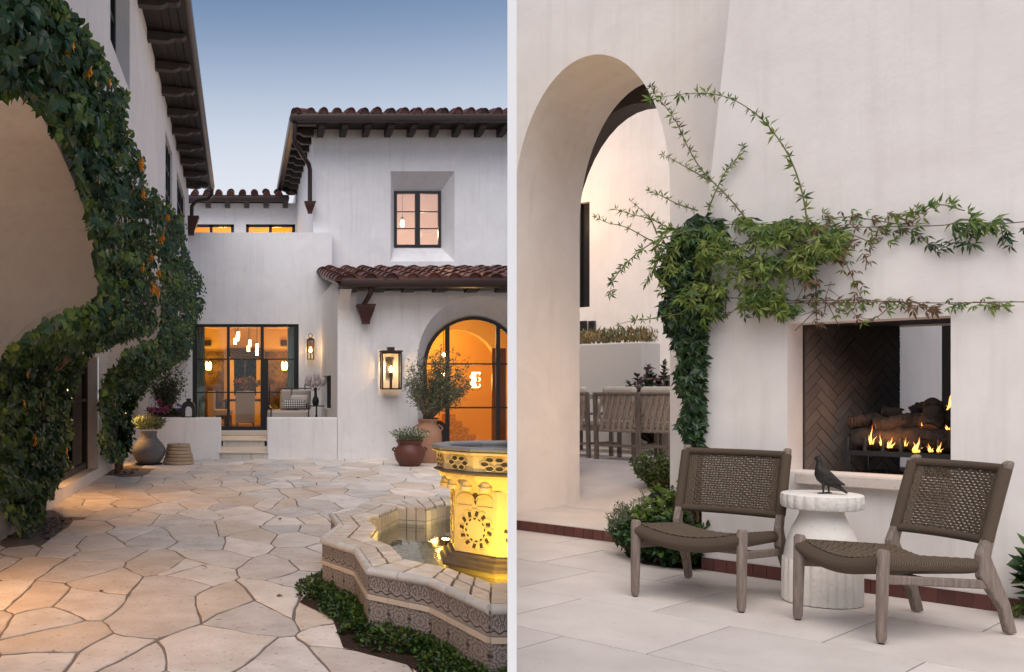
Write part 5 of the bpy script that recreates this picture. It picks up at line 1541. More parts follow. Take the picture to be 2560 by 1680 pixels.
vine('flowering_vine', 'farther leafy vine with orange flowers rising behind the grey urn', V2, xf2, 8500, 42, F2, S2, (XL+.1,18,0), .06, .10)
# assumed lamps on the wing wall, added to warm the wall and paving
def assumed_wall_light(y, z, e, label, x=XL, aim=(.55,.1,-1)):
    t = thing('assumed_wall_lamp', label, 'lamp', (x,y,z), 0)
    MB().tube([(x,y,z),(x+.08,y,z)], .03, 10).build('arm', IRON, t)
    MB().lathe([(.035,-.05),(.045,.0),(.035,.05)], 12, (x+.11,y,z)).build('shade', mat('amber_glow', (1,.7,.3), emit=(1,.6,.2), estr=6), t)
    lamp(t, (x+.22,y,z), e, (1,.50,.17), .06, spot=R(165), aim=aim)
assumed_wall_light(13.2, 1.5, 42, 'assumed small amber wall lamp above the recessed glazed door, half hidden by the vine')
assumed_wall_light(19.6, 1.0, 22, 'assumed small amber wall lamp between the far vine and the low terrace wall')
assumed_wall_light(6.6, 1.5, 50, 'assumed small amber wall lamp under the nearest arch, just out of view')

# a few fallen leaves on the paving
fm_ = MB(); rr = random.Random(6)
for (u, v) in ((290,1175),(470,1180),(500,1194),(405,1208),(438,1206),(700,1300),(820,1250),(330,1290),(760,1215),(180,1390),(600,1230),(900,1195),(640,1180),(560,1270),(250,1480),(520,1420),(690,1490)):
    p = G(u, v, .006); put_leaf(fm_, OVAL, p, Vector((rr.uniform(-1,1),rr.uniform(-1,1),.1)), Vector((0,0,1))+rv(rr)*.3, rr.uniform(.05,.075))
tag(fm_.build('fallen_leaves', BROWNLEAF, None, fix=False), 'few dry brown leaves scattered on the flagstones', 'leaves', kind='stuff')
# ================================================================== DIVIDER between the two courts, an added wall
d = Vector((PR, 1, 0)); dn = d.normalized(); sx = Vector((dn.y, -dn.x, 0))
th0 = 22/F*3.4/2
def wall_run(y0, y1, h, th):
    A, B = d*y0, d*y1
    vs = [A-sx*th, A+sx*th, B+sx*th, B-sx*th]
    return MB().add([(p.x,p.y,-.02) for p in vs] + [(p.x,p.y,h) for p in vs], [(0,1,2,3),(4,7,6,5),(0,4,5,1),(1,5,6,2),(2,6,7,3),(3,7,4,0)])
WP = mat('white_paint', (.87,.87,.87), .8)
pwl = thing('added_divider_wall', 'thin white divider wall with a tall end post, added in place of a white bar between the two courts', 'wall', tuple(d*3.4))  # added wall: stands in for the white bar dividing the two views
wall_run(3.4, 3.9, 3.25, th0).build('end_post', WP, pwl)
wall_run(3.902, 21.33, 1.28, th0*.97).build('low_wall', WP, pwl)

# ================================================================== FIREPLACE PATIO (right of the added divider)
K = 1.2
ZR0 = EYE - 1.02*K                                   # patio floor level
P0 = Vector((2.625*K, 5.57*K, 0))
AX = Vector((.632, -.775, 0)); NX = Vector((.775, .632, 0))
RZ = math.atan2(AX.y, AX.x)
RM = Matrix.Translation(P0) @ Matrix.Rotation(RZ, 4, 'Z')
def RT(u, s=0.0):
    r_ = (u-U0)/F; q = P0 + NX*s
    return (r_*q.y - q.x)/(AX.x - r_*AX.y)
def RP(u, v, s=0.0):
    """local (t, s, z) of the point seen at (u,v) on the plane at depth s behind the chimney face"""
    t = RT(u, s); y = (P0 + NX*s + AX*t).y
    return Vector((t, s, ZV(v, y)))
def RW(u, v, s=0.0): return RM @ RP(u, v, s)
def RG(u, v, z=None): return G(u, v, ZR0 if z is None else z)

# ---- patio floor: large honed limestone slabs
LIMEF = mat('honed_limestone', (.575,.505,.455), .5, (.72,.65,.595), 2.6, .55, rand=.09, bump=.12, bscale=20, spec=.35, pits=.12, pscale=24)
pf = thing('patio_floor', 'large pale honed limestone slabs of the fireplace patio', None, (3.2,5,ZR0), kind='structure')
bedp = [(PR*2+.0165,2.0),(9,2.0),(9,12),(PR*12+.0165,12)]
MB().prism(bedp, lambda x,y,z: (x,y,z), -.03, ZR0-.008).build('slab_bed', mat('slab_joint', (.24,.20,.175), .9), pf)
TS = .86
for i in range(-9, 8):
    for j in range(-7, 2):
        off = .43 if j % 2 else 0
        a0, a1, b0, b1 = i*TS+off+.004, (i+1)*TS+off-.004, -.62+j*TS+.004, -.62+(j+1)*TS-.004
        b1 = min(b1, .638)
        if b1 - b0 < .05: continue
        q = [RM @ Vector((a,b,0)) for a,b in ((a0,b0),(a1,b0),(a1,b1),(a0,b1))]
        poly = [(p.x,p.y) for p in q]
        nr = math.hypot(1, PR)
        poly = clip_poly(poly, -1/nr, PR/nr, -.017)
        poly = clip_poly(poly, 0, -1, -2.6) if len(poly) > 2 else []
        poly = clip_poly(poly, 1, 0, 8) if len(poly) > 2 else []
        if len(poly) < 3: continue
        dz = rnd.uniform(-.0008,.0008)
        MB().prism(poly, lambda x,y,z: (x,y,z), ZR0-.012, ZR0+dz).build('slab', LIMEF, pf)

# ---- raised walk with red tile riser
SST = .642
ZST = ZR0 + .085
tP = RT(1283, SST)
wk = thing('raised_walk', 'pale stone walk raised by one red tiled riser', None, tuple(RM @ Vector((-.8,SST,ZR0))), RZ, kind='structure')
q = MB()
def divider_clip(mb, off=.03):
    n_ = Vector((-1, PR, 0)).normalized()
    return mb.clip(Vector((PR*7,7,0)) - n_*off, n_)
w_ = MB().box(-4.2, 1.2, SST+.012, 2.6, ZR0-.05, ZST)
w_.v = [tuple(RM @ Vector(p)) for p in w_.v]
divider_clip(w_).build('walk_slab', mat('honed_limestone', None), wk)
RED = mat('oxblood_tile', (.085,.026,.020), .35, (.125,.038,.03), 9, .7, rand=.25, spec=.5)
t = tP - .02
while t < .45:
    mb = MB().box(t+.002, t+.086, SST-.004, SST+.010, ZR0+.002, ZST-.004)
    mb.build('riser_tile', RED, wk, M=RM)
    t += .088

# ---- arcade wall with the deep arch
SA = 1.031
TA = 1.1
aw = thing('arcade_wall', 'tall cream stucco wall with a deep arched passage left of the fireplace', 'wall', tuple(RM @ Vector((-.8,SA,0))), RZ)
tl, tr = RT(1284, SA), RT(1675, SA)
tc_ = (tl+tr)/2
ya = (P0 + NX*SA + AX*tc_).y
za = ZV(140, ya); yr_ = (P0+NX*SA+AX*tr).y
zs = ZV(470, yr_)
hw = (tr-tl)/2
tL = RT(1281, SA)
def gothic(n=30):
    return [(tc_ - hw*math.cos(PI*k/n), zs + (za-zs)*math.sin(PI*k/n)) for k in range(n+1)]
pol = [(tL-.0, ZST-.02), (tl, ZST-.02)] + gothic() + [(tr, ZST-.02), (.8, ZST-.02), (.8, 5.7), (tL-.0, 5.7)]
mb = MB().prism(pol, lambda a,b,d_: (a,d_,b), SA, SA+TA)
mb.v = [tuple(RM @ Vector(p)) for p in mb.v]
divider_clip(mb, .016).build('wall', CREAM, aw, smooth=False)
jl = thing('assumed_passage_lamp', 'assumed small warm wall lamp on the inner side of the arched passage, added to light its jamb', 'lamp', tuple(RM @ Vector((tr-.02,SA+.6,1.35))), RZ)  # no lamp seen here; assumed, to light the opposite jamb warmly
MB().box(tr-.03,tr-.002,SA+.55,SA+.65,1.25,1.45).build('back_plate', IRON, jl, M=RM)
MB().lathe([(.03,-.08),(.045,0),(.03,.08)], 12, (tr-.07,SA+.6,1.35)).build('shade', mat('amber_glow', (1,.7,.3), emit=(1,.6,.2), estr=6), jl, M=RM)
lamp(jl, RM @ Vector((tr-.16,SA+.6,1.35)), 7, (1,.72,.50), .08)
# timber ceiling; second plaster arch of the loggia takes its dark tone as painted shade
DC = mat('loggia_timber_shade', (.07,.055,.047), .8, (.10,.08,.068), 5, .6)
mb = MB().box(-2.6, .9, SA+TA+.004, 2.62, za+.27, za+.37); mb.v = [tuple(RM @ Vector(p)) for p in mb.v]
divider_clip(mb).build('ceiling', DC, aw)
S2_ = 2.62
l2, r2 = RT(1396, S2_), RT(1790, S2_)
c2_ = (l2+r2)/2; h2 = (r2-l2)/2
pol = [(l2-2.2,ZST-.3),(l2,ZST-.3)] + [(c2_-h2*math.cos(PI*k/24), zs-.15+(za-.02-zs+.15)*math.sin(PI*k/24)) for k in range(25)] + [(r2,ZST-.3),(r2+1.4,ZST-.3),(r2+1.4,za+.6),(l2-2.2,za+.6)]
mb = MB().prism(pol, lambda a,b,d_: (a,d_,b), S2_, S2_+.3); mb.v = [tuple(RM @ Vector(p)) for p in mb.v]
divider_clip(mb).build('inner_arch', DC, aw)

# ---- chimney breast with the fireplace
cm = thing('outdoor_fireplace', 'broad cream stucco chimney breast with a raised see-through fireplace', 'fireplace', tuple(P0+Vector((0,0,ZR0))), RZ)
TRR = RT(2600, 0) + 1.6
oL, oR = RT(1968), RT(2377)
oT = RP(2170, 799).z; oB = RP(2140, 1188).z
zh = RP(1760, 590).z
tU = RT(1832); zU = 5.0
zU = RP(1832, -60).z
mb = MB().holed(lambda a,b,d_: (a,d_,b), 0, TRR, ZR0-.02, zh, 0, .24, [(oL, oR, oB, oT)])
mb.build('wall', CREAM, cm, M=RM)
hood = MB().prism([(.0,zh),(TRR,zh),(TRR,zU+.8),(tU+.04,zU+.8),(tU,zU),(.03,zh+.12)], lambda a,b,d_: (a,d_,b), 0, 1.0)
hood.build('hood', CREAM, cm, M=RM)
MB().box(0,.24,.241,.919,ZR0-.02,zh).build('side_wall', CREAM, cm, M=RM)
MB().box(TRR-.24,TRR,.241,.919,ZR0-.02,zh).build('side_wall', CREAM, cm, M=RM)
mb = MB().holed(lambda a,b,d_: (a,d_,b), 0, TRR, ZR0-.02, zh, .92, 1.0, [(oL+.3, oR+.9, oB, oT)])
mb.build('rear_wall', CREAM, cm, M=RM)
FBK = mat('firebox_black', (.018,.015,.013), .95, (.03,.025,.02), 6, .6)
MB().box(oL-.1,oR+1.0,.242,.918,oT+.01,oT+.06).build('firebox_ceiling', FBK, cm, M=RM)
MB().box(oL-.1,oR+1.0,.16,.918,oB-.12,oB-.03).build('firebox_floor', FBK, cm, M=RM)
MB().box(oR+.0,oR+.06,.242,.918,oB,oT).build('firebox_side', FBK, cm, M=RM)
# herringbone firebrick on the splayed cheek
s0_, s1_ = .245, .90
e0 = Vector((oL+.012, s0_, 0)); e1 = Vector((oL+.012+.34, s1_, 0))
ex = (e1-e0).normalized(); en = Vector((ex.y, -ex.x, 0))          # faces the opening
Lw = (e1-e0).length; Hw = oT-oB+.03
ck = MB().add([e0-en*.03+Vector((0,0,oB-.03)), e1-en*.03+Vector((0,0,oB-.03)), e1-en*.03+Vector((0,0,oT+.01)), e0-en*.03+Vector((0,0,oT+.01)),
               e0-en*.006+Vector((0,0,oB-.03)), e1-en*.006+Vector((0,0,oB-.03)), e1-en*.006+Vector((0,0,oT+.01)), e0-en*.006+Vector((0,0,oT+.01))],
              [(0,1,2,3),(4,5,6,7),(0,1,5,4),(1,2,6,5),(2,3,7,6),(3,0,4,7)])
cheek = ck.build('cheek', mat('fire_mortar', (.10,.075,.06), .95), cm, M=RM); reg(cheek)
FIREB = mat('firebrick', (.115,.085,.068), .9, (.165,.125,.10), 7, .7, rand=.14, bump=.3, bscale=50)
nt = FIREB.node_tree; N_ = nt.nodes; bs_ = N_['Principled BSDF']       # soot fanning up the rear of the cheek
lk = bs_.inputs['Base Color'].links[0]; src_ = lk.from_socket
tcs = N_.new('ShaderNodeTexCoord'); sps = N_.new('ShaderNodeSeparateXYZ'); nt.links.new(tcs.outputs['Object'], sps.inputs[0])
nzs = N_.new('ShaderNodeTexNoise'); nzs.inputs['Scale'].default_value = 5; nzs.inputs['Detail'].default_value = 6; nt.links.new(tcs.outputs['Object'], nzs.inputs['Vector'])
def _m(op, a, b):
    n = N_.new('ShaderNodeMath'); n.operation = op
    for i_, q_ in enumerate((a, b)):
        if isinstance(q_, (int, float)): n.inputs[i_].default_value = q_
        else: nt.links.new(q_, n.inputs[i_])
    return n.outputs[0]
so_ = _m('ADD', _m('ADD', _m('MULTIPLY', _m('SUBTRACT', sps.outputs[1], .50), 2.8), _m('MULTIPLY', _m('SUBTRACT', sps.outputs[2], oB-ZR0+.40), 1.6)), _m('MULTIPLY', _m('SUBTRACT', nzs.outputs['Fac'], .35), 1.1))
cl_ = N_.new('ShaderNodeClamp'); nt.links.new(so_, cl_.inputs[0]); cl_.inputs['Max'].default_value = .94
mxs = N_.new('ShaderNodeMixRGB'); nt.links.new(cl_.outputs[0], mxs.inputs[0]); nt.links.new(src_, mxs.inputs[1]); mxs.inputs[2].default_value = (.008,.007,.006,1)
nt.links.new(mxs.outputs[0], bs_.inputs['Base Color'])
bw_ = .060; nb = 3
for i in range(-24, 40):
    for j in range(-24, 40):
        mdl = (i-j) % (2*nb)
        if mdl == 0: rc_ = (i, j, i+nb, j+1)
        elif mdl == 2*nb-1: rc_ = (i, j, i+1, j+nb)
        else: continue
        gq = .035
        x0,y0,x1,y1 = rc_[0]+gq, rc_[1]+gq, rc_[2]-gq, rc_[3]-gq
        c45 = math.cos(PI/4)
        poly = [((a-b)*c45*bw_, (a+b)*c45*bw_) for a,b in ((x0,y0),(x1,y0),(x1,y1),(x0,y1))]
        for (a,b,c) in ((-1,0,-.002),(1,0,Lw-.002),(0,-1,-.0),(0,1,Hw-.002)):
            poly = clip_poly(poly, a, b, c)
            if len(poly) < 3: break
        if len(poly) < 3: continue
        f_ = lambda a,b,d_: (e0.x+ex.x*a+en.x*d_, e0.y+ex.y*a+en.y*d_, oB-.03+b)
        MB().prism(poly, f_, -.005, .001+rnd.uniform(0,.002)).build('brick', FIREB, cheek, M=RM)
# hearth shelf
TRV = mat('travertine_hearth', (.58,.49,.42), .6, (.66,.57,.50), 5, .7, bump=.3, bscale=30, pits=.45, pscale=80)
MB().box(RT(1999)-.0, oR+.02, -.075, .235, RP(2001,1210,-.07).z, oB-.002).build('hearth', TRV, cm, M=RM, bevel=.006)
# red base tiles
t = .0
while t < TRR-.1:
    MB().box(t+.0015, t+.0835, -.010, -.001, ZR0+.001, ZR0+.085).build('base_tile', RED, cm, M=RM)
    t += .085
# what shows through the fireplace: rear court wall, dark post, rail
rw_ = thing('rear_court_wall', 'grey white wall seen through the back of the fireplace', 'wall', tuple(RM @ Vector((2.5,4.2,ZR0))), RZ)
MB().box(1.6, 7.5, 4.2, 4.4, 0, 5).build('wall', STUCCO, rw_, M=RM)
po = thing('dark_post', 'dark post standing behind the see-through fireplace', 'post', tuple(RM @ Vector((3.3,3.2,ZR0))), RZ)
MB().box(RT(2330,3.0), RT(2440,3.0), 3.0, 3.2, 0, 4.6).build('shaft', mat('dark_post_paint', (.03,.026,.024), .7), po, M=RM)
MB().box(RT(2322,3.0)-.05, RT(2430,3.0)+.05, 2.95, 3.25, 4.6, 4.8).build('capital', mat('dark_post_paint', None), po, M=RM)
MB().box(RT(2322,3.0)-1.4, RT(2322,3.0), 3.05, 3.12, RP(2300,1000,3).z-.03, RP(2300,1000,3).z+.03).build('rail', mat('dark_post_paint', None), po, M=RM)

# ---- logs, grate, flames
BARK = mat('charred_bark', (.013,.011,.010), .9, (.065,.047,.038), 14, .5, bump=1.0, bscale=28, bdist=.02, stretch=(1,1,1))
CUT = mat('log_end', (.17,.085,.05), .85, (.14,.07,.04), 25, .6)
z7 = lambda x, y, s: RP(1960+.2945*x, 780+.2945*y, s)
def log(a, b, r_, label, seed, s0, s1):
    pa, pb = z7(*a, s0), z7(*b, s1)
    rr = random.Random(seed)
    n = 22; mb = MB(); pts = []; 
    for k in range(n+1):
        pts.append(pa.lerp(pb, k/n) + Vector((0,0,rr.uniform(-.006,.006))))
    mb.tube(pts, [r_*(1+rr.uniform(-.08,.08)) for _ in pts], 20)
    mb.v = [tuple(Vector(p) + Vector(mnoise.noise_vector(Vector(p)*14))*.016 + Vector(mnoise.noise_vector(Vector(p)*55))*.006) for p in mb.v]
    w0 = RM @ pa
    t = thing('log', label, 'log', tuple(w0), 0, 'logs burning on the grate')
    mb.build('bark', BARK, t, M=RM, smooth=True)
    dd = (pb-pa).normalized()
    for (c, sg) in ((pa,-1),(pb,1)):
        MB().tube([c+dd*sg*.001, c+dd*sg*.006], r_*.86, 14).build('cut_end', CUT, t, M=RM)
log((620,1085),(1480,1090),.075,'longest log lying at the bottom front of the fire',1,.40,.40)
log((800,1060),(1600,1010),.065,'log behind the longest log in the fire',2,.58,.58)
log((780,975),(1250,925),.055,'middle log resting across the lower logs of the fire',3,.42,.52)
log((570,930),(790,905),.04,'short pale log end jutting out at the left of the fire',4,.40,.50)
log((840,845),(990,865),.035,'small charred stub at the back left of the fire',5,.58,.60)
log((1275,790),(1235,1000),.058,'thick charred log standing upright against the others in the fire',6,.50,.36)
log((1085,830),(1170,800),.03,'small black stub leaning at the back centre of the fire',7,.62,.62)
log((1180,1030),(1370,1090),.03,'short split branch under the upright log in the fire',8,.33,.33)
log((1340,920),(1560,840),.05,'log glowing red at the right edge of the fire',9,.52,.60)
gr = thing('fire_grate', 'black iron grate holding the burning logs', 'grate', tuple(RM @ Vector((oL+.5,.45,oB))), RZ)
zg = z7(800,1195,.4).z
ta, tb_ = z7(510,1195,.35).x, oR-.02
mb = MB()
for s_ in (.30,.62): mb.bar((ta,s_,zg),(tb_,s_,zg),.022,.03)
mb.build('rail', IRON, gr, M=RM)
for k in range(7):
    t = ta+.04+(tb_-ta-.06)*k/6
    MB().tube([(t,.30,zg+.10),(t,.29,zg+.02),(t,.45,zg),(t,.64,zg+.02)], .011, 6).build('bar', IRON, gr, M=RM)
for t in (ta+.04, tb_-.05):
    for s_ in (.30,.62): MB().bar((t,s_,oB-.03),(t,s_,zg),.02).build('leg', IRON, gr, M=RM)
FL = bpy.data.materials.new('flame'); FL.use_nodes = True
nt = FL.node_tree; N_ = nt.nodes; N_.remove(N_['Principled BSDF'])
em = N_.new('ShaderNodeEmission'); em.inputs[1].default_value = 1.7
tc = N_.new('ShaderNodeTexCoord'); sp = N_.new('ShaderNodeSeparateXYZ'); rp_ = N_.new('ShaderNodeValToRGB')
nt.links.new(tc.outputs['Generated'], sp.inputs[0]); nt.links.new(sp.outputs[2], rp_.inputs[0])
cr = rp_.color_ramp; cr.elements[0].color = (1,.36,.05,1); cr.elements[1].color = (.9,.13,.015,1); e_ = cr.elements.new(.35); e_.color = (1,.55,.14,1); cr.elements[-1].position = 1
nt.links.new(rp_.outputs[0], em.inputs[0])
lw_ = N_.new('ShaderNodeLayerWeight'); lw_.inputs[0].default_value = .35
trn = N_.new('ShaderNodeBsdfTransparent'); mxf = N_.new('ShaderNodeMixShader')
nzf = N_.new('ShaderNodeTexNoise'); nzf.inputs['Scale'].default_value = 4; nt.links.new(tc.outputs['Generated'], nzf.inputs['Vector'])
adf = N_.new('ShaderNodeMath'); adf.operation = 'MULTIPLY_ADD'; adf.use_clamp = True
nt.links.new(nzf.outputs['Fac'], adf.inputs[0]); adf.inputs[1].default_value = .45; nt.links.new(lw_.outputs['Facing'], adf.inputs[2])
nt.links.new(adf.outputs[0], mxf.inputs[0]); nt.links.new(em.outputs[0], mxf.inputs[1]); nt.links.new(trn.outputs[0], mxf.inputs[2]); nt.links.new(mxf.outputs[0], N_['Material Output'].inputs[0])
for k, (x, y, h, wd, s_, lab) in enumerate(((735,1125,175,34,.28,'tallest flame at the left of the fire'),(822,1135,110,24,.28,'slim flame second from the left of the fire'),(890,1155,100,46,.28,'round bright flame third from the left of the fire'),
        (1027,1140,80,18,.28,'faint thin flame in the middle of the fire'),(1115,1195,140,62,.27,'widest leaning flame right of the middle of the fire'),(1240,1190,80,36,.27,'small orange flame under the upright log'),
        (1308,1190,95,34,.27,'slanting flame at the right of the fire'),(1385,1000,45,30,.30,'tiny flame at the right edge above the logs'),(1400,850,190,44,.55,'tall dim flame at the far right back of the fire'),(1170,968,35,18,.34,'tiny flame tongue beside the upright log'))):
    p = z7(x, y, s_); sc_ = .2945/F*(RM @ p).y*1.0
    hh, ww = h*sc_*.95, wd*sc_*.30
    rr = random.Random(k+50); lean = rr.uniform(-.2,.35)
    mb = MB()
    for q2 in range(3):
        fh = (1, rr.uniform(.3,.7), rr.uniform(.2,.55))[q2]; ox = (0, -.8, .7)[q2]*ww; ln = lean + (0,-.25,.3)[q2]; ph = rr.uniform(0,6)
        mb.tube([p+Vector((ox + ln*hh*fh*(q/9)**1.6 + .45*ww*math.sin(q*.9+ph)*(q/9), .01*q2, hh*fh*q/9)) for q in range(10)], [max(.0005, ww*a*(1 if q2 == 0 else .7)) for a in (.55,.9,1,.85,.66,.5,.36,.22,.11,.02)], 10)
    o = mb.build('flame', FL, None, M=RM, smooth=True)
    o['label'] = lab; o['category'] = 'flame'; o['group'] = 'flames of the log fire'
cl = MB()
rr = random.Random(17)
for _ in range(420):
    p = Vector((rr.uniform(oL+.1,oR-.0), rr.uniform(.18,.75), oB-.03)); r_ = rr.uniform(.008,.022)
    cl.lathe([(r_*.4,-.01),(r_,r_*.3),(r_*.7,r_*.9),(r_*.1,r_*1.1)], 6, p)
o = cl.build('embers', mat('black_coal', (.012,.011,.011), .9, (.03,.027,.025), 30, .6), None, M=RM)
tag(o, 'bed of black lava coals under the grate', 'coals', kind='stuff')
ldd = thing('fire_glow', 'ember burner glowing beneath the logs', 'burner', tuple(RM @ Vector((oL+.7,.45,oB))), RZ)
MB().bar((ta+.1,.46,zg+.02),(tb_-.1,.46,zg+.02),.02).build('burner_pipe', IRON, ldd, M=RM)
lamp(ldd, RM @ Vector(((ta+tb_)/2-.05,.27,zg+.14)), .7, (1,.38,.08), .08)
# ================================================================== patio furniture
TEAK = mat('weathered_teak', (.12,.085,.065), .8, (.31,.25,.21), 7, .55, stretch=(9,9,1), bump=.4, bscale=40)
def rope_mat(name, c, c2, sc_, rot):
    m = bpy.data.materials.new(name); m.use_nodes = True
    nt = m.node_tree; N = nt.nodes; L = nt.links; b = N['Principled BSDF']; b.inputs['Roughness'].default_value = .8
    tc = N.new('ShaderNodeTexCoord'); mp = N.new('ShaderNodeMapping'); mp.inputs['Rotation'].default_value = rot
    L.new(tc.outputs['Object'], mp.inputs[0])
    w1 = N.new('ShaderNodeTexWave'); w1.inputs['Scale'].default_value = sc_; w1.inputs['Distortion'].default_value = 1.5; w1.inputs['Detail'].default_value = 2; w1.inputs['Detail Scale'].default_value = 3
    L.new(mp.outputs[0], w1.inputs['Vector'])
    r = N.new('ShaderNodeValToRGB'); r.color_ramp.elements[0].color = (*c,1); r.color_ramp.elements[1].color = (*c2,1)
    L.new(w1.outputs['Fac'], r.inputs[0]); L.new(r.outputs[0], b.inputs['Base Color'])
    bp = N.new('ShaderNodeBump'); bp.inputs['Strength'].default_value = .9; bp.inputs['Distance'].default_value = .004
    L.new(w1.outputs['Fac'], bp.inputs['Height']); L.new(bp.outputs[0], b.inputs['Normal'])
    _M[name] = m
    return m
ROPE = rope_mat('brown_rope', (.05,.032,.020), (.165,.112,.07), 62, (0,0,R(20)))
ROPE_Z = rope_mat('brown_rope_upright', (.05,.032,.020), (.165,.112,.07), 62, (0,R(75),0))
CORD = mat('brown_cord', (.08,.055,.036), .85, (.14,.10,.066), 60, .6)
def rope_chair(label, c, d, hwid, D):
    """c: midpoint of the front feet, d: unit vector from front to back"""
    rz = math.atan2(d[1], d[0]) - PI/2
    t = thing('rope_lounge_chair', label, 'chair', (c[0],c[1],ZR0), rz, 'rope lounge chairs before the fireplace')
    M = TR(c[0], c[1], ZR0, rz=rz)
    B = lambda mb, name, m, **k: mb.build(name, m, t, M=M, **k)
    W = hwid
    HT, KY, KZ = .86, D*.76, .385
    for s_ in (-1,1):
        mb = MB().tube([(s_*W,.0,0),(s_*W,.0,.008)], .014, 10)
        B(mb, 'foot_pad', IRON)
        mb = MB().tube([(s_*W,0,.008),(s_*W,.0,.03),(s_*W,.004,.2),(s_*W,.012,.44),(s_*W,.014,.455)], [.018,.024,.0265,.029,.021], 12)
        B(mb, 'front_leg', TEAK, smooth=True)
        xx = s_*(W-.0)
        prof = [(D-.03,.006),(D+.025,.006),(D-.02,.16),(KY+.05,KZ+.01),(KY+.085,.52),(KY+.20,HT),(KY+.185,HT+.012),(KY+.155,HT),(KY+.035,.52),(KY-.02,KZ+.02),(KY-.015,KZ-.09),(D-.07,.13)]
        mb = MB().prism(prof, lambda a,b,dd: (dd,a,b), xx-.02, xx+.02)
        B(mb, 'back_leg', TEAK, bevel=.011, seg=3)
        mb = MB().bar((s_*W,.02,.31),(s_*W,KY+.06,.255),.026,.045)
        B(mb, 'side_stretcher', TEAK, bevel=.008)
    B(MB().bar((-W+.01,KY*.52,.283),(W-.01,KY*.52,.283),.04,.03), 'cross_stretcher', TEAK, bevel=.008)
    # seat: woven, sagging sling between the rails
    SYL = KY + .035
    def seat(a, b, lo=0):
        x = (a*2-1)*(W-.006); y = .006 + b*(SYL-.018)
        q = 1-(2*a-1)**2
        z = .435 - .055*b - .055*q*(1-.2*b)
        if lo: z -= .082 - .022*b
        return (x, y, z)
    sm_ = MB().grid(lambda a,b: seat(a,b), 30, 24)
    sm_.grid(lambda a,b: seat(a,b,1), 30, 24)
    def edge_(te, be, out):
        prev = te
        for k in range(1, 7):
            f = k/6; bul = math.sin(f*PI)
            cur = be if k == 6 else [tuple(Vector(p).lerp(Vector(q), f) + Vector(out)*bul) for p, q in zip(te, be)]
            sm_.strip(prev, cur); prev = cur
    edge_([seat(i/30,0) for i in range(31)], [seat(i/30,0,1) for i in range(31)], (0,-.03,0))
    edge_([seat(0,j/24) for j in range(25)], [seat(0,j/24,1) for j in range(25)], (-.014,0,0))
    edge_([seat(1,j/24) for j in range(25)], [seat(1,j/24,1) for j in range(25)], (.014,0,0))
    edge_([seat(i/30,1) for i in range(31)], [seat(i/30,1,1) for i in range(31)], (0,.012,0))
    so = B(sm_, 'seat', ROPE, smooth=True); reg(so)
    wv = MB()                                            # raised cords of the seat weave
    for k in range(1, 30):
        a = k/30
        wv.tube([Vector(seat(a, .02+.96*j/18)) + Vector((0,0,.002+.003*((k+j) % 2))) for j in range(19)], .0042, 4, cap=False)
    for k in range(1, 26):
        b = k/26
        wv.tube([Vector(seat(.04+.92*j/20, b)) + Vector((0,0,.002+.003*((k+j+1) % 2))) for j in range(21)], .0042, 4, cap=False)
    so2 = wv.build('seat_weave', CORD, t, M=M, smooth=True); so2['kind'] = 'stuff'
    # back: open rope net between wrapped rails
    def back(a, b, off=0.0):
        x = (a*2-1)*(W-.0); z = .475 + b*.355
        y = KY+.055 + (z-.52)*.33 + .045*(1-(2*a-1)**2) + off
        return Vector((x, y, z))
    net = MB()
    NXc, NZc = 28, 22
    for k in range(NXc):
        a = .11 + .78*k/(NXc-1)
        net.tube([back(a, .06+.88*j/22, .004*(1 if (k+j) % 2 else -1)) + Vector((.0025*math.sin(j*2.2+k),0,0)) for j in range(23)], .0042, 4, cap=False)
    for k in range(NZc):
        b = .08 + .84*k/(NZc-1)
        for dz in (-.0030,.0030):
            net.tube([back(.06+.88*j/27, b, -.004*(1 if (k+j) % 2 else -1)) + Vector((0,0,dz+.001*math.sin(j*1.7+k))) for j in range(28)], .0032, 4, cap=False)
    nn = net.build('back_net', CORD, t, M=M, smooth=True); nn['kind'] = 'stuff'
    for b, nm in ((.0,'back_rail'),(1.0,'back_rail')):
        B(MB().tube([back(i/16, b) for i in range(17)], .023, 10), nm, ROPE, smooth=True)
        pass
    for a, s_ in ((.0,-1),(1.,1)):
        mb = MB()
        pts = [back(a, j/8) for j in range(9)]
        for p in pts: p.x = s_*W
        mb.tube(pts, .029, 10); B(mb, 'wrapped_stile', ROPE_Z, smooth=True)
        mb = MB()
        for i in range(9):
            aa = (.03+.085*i/8) if s_ < 0 else 1-(.03+.085*i/8)
            mb.tube([back(aa, .0+1.0*j/10, .003*(1 if (i+j) % 2 else -1)) for j in range(11)], .0052, 4, cap=False)
        mb.build('edge_weave', CORD, t, M=M, smooth=True)['kind'] = 'stuff'
    return t
dl = Vector((.71,.704,0)).normalized(); wl_ = Vector((dl.y,-dl.x,0))
rope_chair('rope lounge chair on the left, beside the leafy bed, facing the viewer', (2.55,5.60), dl, .295, .82)
drr = Vector((.972,.235,0)).normalized()
rope_chair('rope lounge chair on the right, turned in front of the fire', (3.03,4.97), drr, .255, .79)

